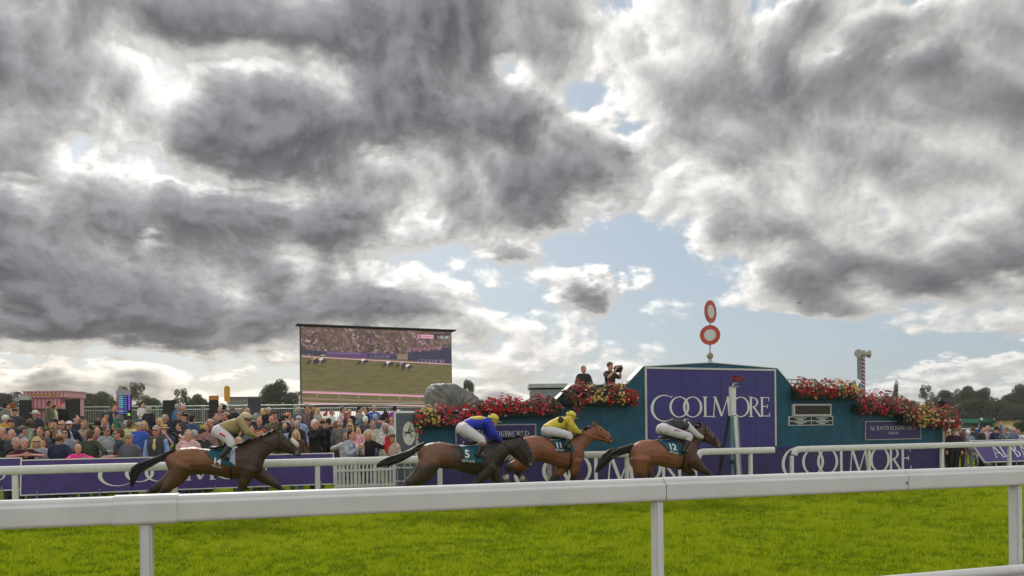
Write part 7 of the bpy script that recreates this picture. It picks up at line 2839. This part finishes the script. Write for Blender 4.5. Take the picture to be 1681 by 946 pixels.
# ------------------------------------------------------------------ right-hand stalls and van
def build_stalls():
    Y = 46.0
    a, b = at(1604, 700, Y), at(1661, 687, Y)
    xm, w = (a.x + b.x) / 2, b.x - a.x
    s = thing('market_stall', (xm, Y + 1, 0), 'stall with long green awning and white lamps at the right', 'stall')
    zt = b.z
    put('awning', MB().box((xm, Y + .9, zt - .12), w, 2.2, .22), mat('awning_green', (.015, .14, .125), .6, var=.15), s)
    put('back_wall', MB().box((xm, Y + 1.9, (zt - .3) / 2), w * .96, .06, zt - .3), mat('stall_blue_cloth', (.22, .29, .40), .7, var=.25, scale=1.6), s)
    for f in (-.46, .46):
        put('post', MB().box((xm + w * f, Y - .05, (zt - .26) / 2), .06, .06, zt - .27), GREYM, s)
    for x in (1611, 1633.5, 1643, 1655):
        p = at(x, 688.5, Y - .25)
        put('lamp', MB().ball((p.x, Y - .27, p.z), .10, .06, .09), mat('lamp_white', (.62, .62, .60), .4), s)
    put('counter', MB().box((xm, Y, .95), w * .9, .7, .05), GREYM, s)
    for x in (1618, 1630, 1647):
        p = at(x, 696, Y + 1.5)
        put('hanging_coat', MB().bbox((p.x, Y + 1.6, p.z - .2), .42, .14, .85, None, .05), mat('pale_coat_%d' % (x % 3), [(.42, .43, .46), (.16, .22, .34), (.35, .36, .42)][x % 3], .8), s)
    # pale barrier rails crossing in front of it
    Y = 38.0
    r = thing('barrier', (at(1620, 700, Y).x, Y, 0), 'pale tubular barrier before the green stall', 'barrier')
    x0, x1 = at(1576, 700, Y).x, at(1664, 700, Y).x
    for z in (1.32, .75, .2):
        put('bar', MB().tube([(x0, Y, z), (x1, Y, z)], .035, 8), WHITE, r)
    for i in range(5):
        x = x0 + (x1 - x0) * i / 4
        put('upright', MB().tube([(x, Y, 0), (x, Y, 1.32)], .03, 8), WHITE, r)
    # white van
    Y = 52.0
    a, b = at(1558, 705, Y), at(1586.5, 688.5, Y)
    xm, w = (a.x + b.x) / 2, b.x - a.x + .8
    v = thing('van', (xm, Y + 1, 0), 'white van roof showing behind the right end of the wall', 'van')
    side = [(0, .35), (w, .35), (w, 1.15), (w - .35, 1.35), (w - .95, b.z - .08), (w - 1.2, b.z), (.1, b.z), (0, b.z - .12)]
    body = MB().prism([Vector((xm - w / 2 + q[0], Y, q[1])) for q in side], Vector((0, 1, 0)), 1.9)
    vb = put('body', body, mat('van_white', (.62, .62, .60), .35, .5, var=.04), v)
    put('side_window', MB().box((xm + w * .12, Y - .005, b.z - .52), w * .36, .02, .5), mat('far_glass', (.05, .06, .08), .2), v)
    for f in (.2, .8):
        wh = put('wheel', MB().tube([(xm - w / 2 + w * f, Y - .04, .34), (xm - w / 2 + w * f, Y + .2, .34)], .34, 18), BLACK, v)
        put('rim', MB().tube([(xm - w / 2 + w * f, Y - .06, .34), (xm - w / 2 + w * f, Y - .035, .34)], .2, 14), STEEL, wh)
    # cream booth at the edge
    Y = 44.0
    a, b = at(1667.5, 705, Y), at(1700, 687, Y)
    k = thing('booth', ((a.x + b.x) / 2, Y + 1, 0), 'cream booth with dark roof on the right edge', 'booth')
    xm, w = (a.x + b.x) / 2, b.x - a.x
    put('wall', MB().box((xm, Y + 1, (b.z - .1) / 2), w, 2, b.z - .1), mat('cream_wall', (.50, .40, .25), .7), k)
    put('roof', MB().box((xm, Y + 1, b.z), w + .3, 2.3, .16), BLACK, k)
    put('hatch', MB().box((xm + .1, Y - .01, 1.4), w * .5, .03, .7), mat('hatch_dark', (.06, .05, .045), .6), k)
    sh = thing('shrub', (at(1676, 705, 41).x, 41, 0), 'small green potted shrub by the cream booth', 'shrub')
    rr = random.Random(6)
    c = at(1676, 700, 41)
    put('pot', MB().tube([(c.x, 41, 0), (c.x, 41, .45)], [.2, .27], 14), mat('terracotta', (.25, .09, .05), .8), sh)
    put('stem', MB().tube([(c.x, 41, .4), (c.x, 41, 1.1)], .03, 6), WOOD, sh)
    lf = MB()
    for _ in range(420):
        d = Vector((rr.gauss(0, 1), rr.gauss(0, 1), rr.gauss(0, 1))).normalized()
        q = Vector((c.x, 41, 1.35)) + d * rr.uniform(.2, .42)
        t1 = d.cross(Vector((rr.random(), rr.random(), rr.random()))).normalized() * .05
        t2 = d.cross(t1).normalized() * .05
        lf.add([q + t1, q + t2, q - t1, q - t2], [(0, 1, 2, 3)])
    put('leaves', lf, LEAVES[2], sh)
    # gull
    Y = 95.0
    c = at(1313, 497.5, Y)
    b = thing('bird', c, 'small dark bird flying right of the winning post discs', 'bird')
    m = MB()
    m.loft([(c + Vector((-.17, 0, -.03)), Vector((0, .04, 0)), Vector((0, 0, .03))), (c, Vector((0, .06, 0)), Vector((0, 0, .05))), (c + Vector((.19, 0, .02)), Vector((0, .03, 0)), Vector((0, 0, .03)))])
    put('body', m, CHAR, b)
    for q in (((.02, -.03, .03), (.14, -.15, .20), (.30, -.30, .26), (.10, -.16, .13)), ((-.02, .03, .02), (-.10, .12, .10), (-.28, .34, .07), (-.12, .12, .0))):
        pts = [c + Vector(x) for x in q]
        put('wing', MB().prism(pts, Vector((0, .3, 1)).normalized(), .012), CHAR, b)


build_stalls()

# ------------------------------------------------------------------ grass blades on the track
def vnoise(x, y, seed):
    rg = np.random.default_rng(seed)
    T = rg.random((256, 256))
    xi, yi = np.floor(x).astype(int), np.floor(y).astype(int)
    fx, fy = x - xi, y - yi
    fx, fy = fx * fx * (3 - 2 * fx), fy * fy * (3 - 2 * fy)
    g = lambda a, b: T[a % 256, b % 256]
    return (g(xi, yi) * (1 - fx) + g(xi + 1, yi) * fx) * (1 - fy) + (g(xi, yi + 1) * (1 - fx) + g(xi + 1, yi + 1) * fx) * fy


def build_grass():
    rg = np.random.default_rng(3)
    N = 420000
    Y = 7.4 + (24.5 - 7.4) * rg.random(N) ** 1.05
    X = (rg.random(N) * 2 - 1) * (.76 * Y + .6)
    p = np.stack([X, Y], 1)
    d = (X - R0.x) * NV.x + (Y - R0.y) * NV.y
    e = (X - NEAR0.x) * NNV.x + (Y - NEAR0.y) * NNV.y
    keep = (d < .9) & (e > .28)
    X, Y, e = X[keep], Y[keep], e[keep]
    n = len(X)
    z0 = .25 * (1 - np.clip((e - .3) / 1.0, 0, 1) ** 2 * (3 - 2 * np.clip((e - .3) / 1.0, 0, 1)))
    a = vnoise(X * 1.5, Y * 1.5, 1) * .22 + vnoise(X * 5.0, Y * 7.5, 2) * .46 + vnoise(X * 11, Y * 16, 4) * .32
    t = np.clip((a - .40) / .22, 0, 1)
    h = .016 + .060 * t
    h *= .7 + .6 * rg.random(n)
    w = (.0045 + .00062 * Y) * (.7 + .6 * rg.random(n))
    ang = rg.random(n) * 2 * np.pi
    lean = h * (.25 + .55 * rg.random(n))
    la = rg.random(n) * 2 * np.pi
    dx, dy = np.cos(ang) * w, np.sin(ang) * w
    V = np.zeros((n, 3, 3))
    V[:, 0] = np.stack([X - dx, Y - dy, z0 - .005], 1)
    V[:, 1] = np.stack([X + dx, Y + dy, z0 - .005], 1)
    V[:, 2] = np.stack([X + np.cos(la) * lean, Y + np.sin(la) * lean, z0 + h], 1)
    me = bpy.data.meshes.new('grass')
    me.vertices.add(n * 3)
    me.vertices.foreach_set('co', V.reshape(-1))
    me.loops.add(n * 3)
    me.loops.foreach_set('vertex_index', np.arange(n * 3, dtype=np.int32))
    me.polygons.add(n)
    me.polygons.foreach_set('loop_start', np.arange(0, n * 3, 3, dtype=np.int32))
    me.update()
    tone = me.attributes.new('tone', 'FLOAT', 'POINT')
    tv = np.clip(.30 + .28 * vnoise(X * .9, Y * .9, 7) + .62 * (t - .5) + .42 * (rg.random(n) - .5), 0, 1)  # short blades toned darker: shade between tufts put into the colour, plus random variation
    tone.data.foreach_set('value', np.repeat(tv, 3).astype(np.float32))
    m = bpy.data.materials.new('grass_blade')
    m.use_nodes = True
    q = NT(m.node_tree)
    nt = m.node_tree
    nt.nodes.remove(nt.nodes['Principled BSDF'])
    f = q.node('ShaderNodeAttribute', attribute_name='tone').outputs['Fac']
    c = q.ramp(f, [(0, (.125, .195, .006)), (.45, (.275, .365, .009)), (.8, (.38, .45, .014)), (1, (.42, .45, .03))])
    df, tr = q.node('ShaderNodeBsdfDiffuse'), q.node('ShaderNodeBsdfTranslucent')
    q.put(df.inputs[0], c)
    q.put(tr.inputs[0], c)
    mx = q.node('ShaderNodeMixShader')
    mx.inputs[0].default_value = .45
    nt.links.new(df.outputs[0], mx.inputs[1])
    nt.links.new(tr.outputs[0], mx.inputs[2])
    nt.links.new(mx.outputs[0], nt.nodes['Material Output'].inputs[0])
    me.materials.append(m)
    o = bpy.data.objects.new('grass', me)
    COL.objects.link(o)
    tag(o, 'bright green turf of the race track between the two rails', 'grass', kind='stuff')


build_grass()

# ------------------------------------------------------------------ the air between here and the far trees
def build_haze():
    m = bpy.data.materials.new('haze')
    m.use_nodes = True
    nt = m.node_tree
    nt.nodes.remove(nt.nodes['Principled BSDF'])
    v = nt.nodes.new('ShaderNodeVolumePrincipled')
    v.inputs['Color'].default_value = (.84, .86, .88, 1)
    v.inputs['Density'].default_value = .0004
    nt.links.new(v.outputs[0], nt.nodes['Material Output'].inputs['Volume'])
    o = put('haze', MB().box((0, 175, 9.0), 1020, 990, 21), m)
    tag(o, 'thin haze in the air over the course', 'haze', kind='stuff')
    SC.cycles.volume_bounces = 0


build_haze()
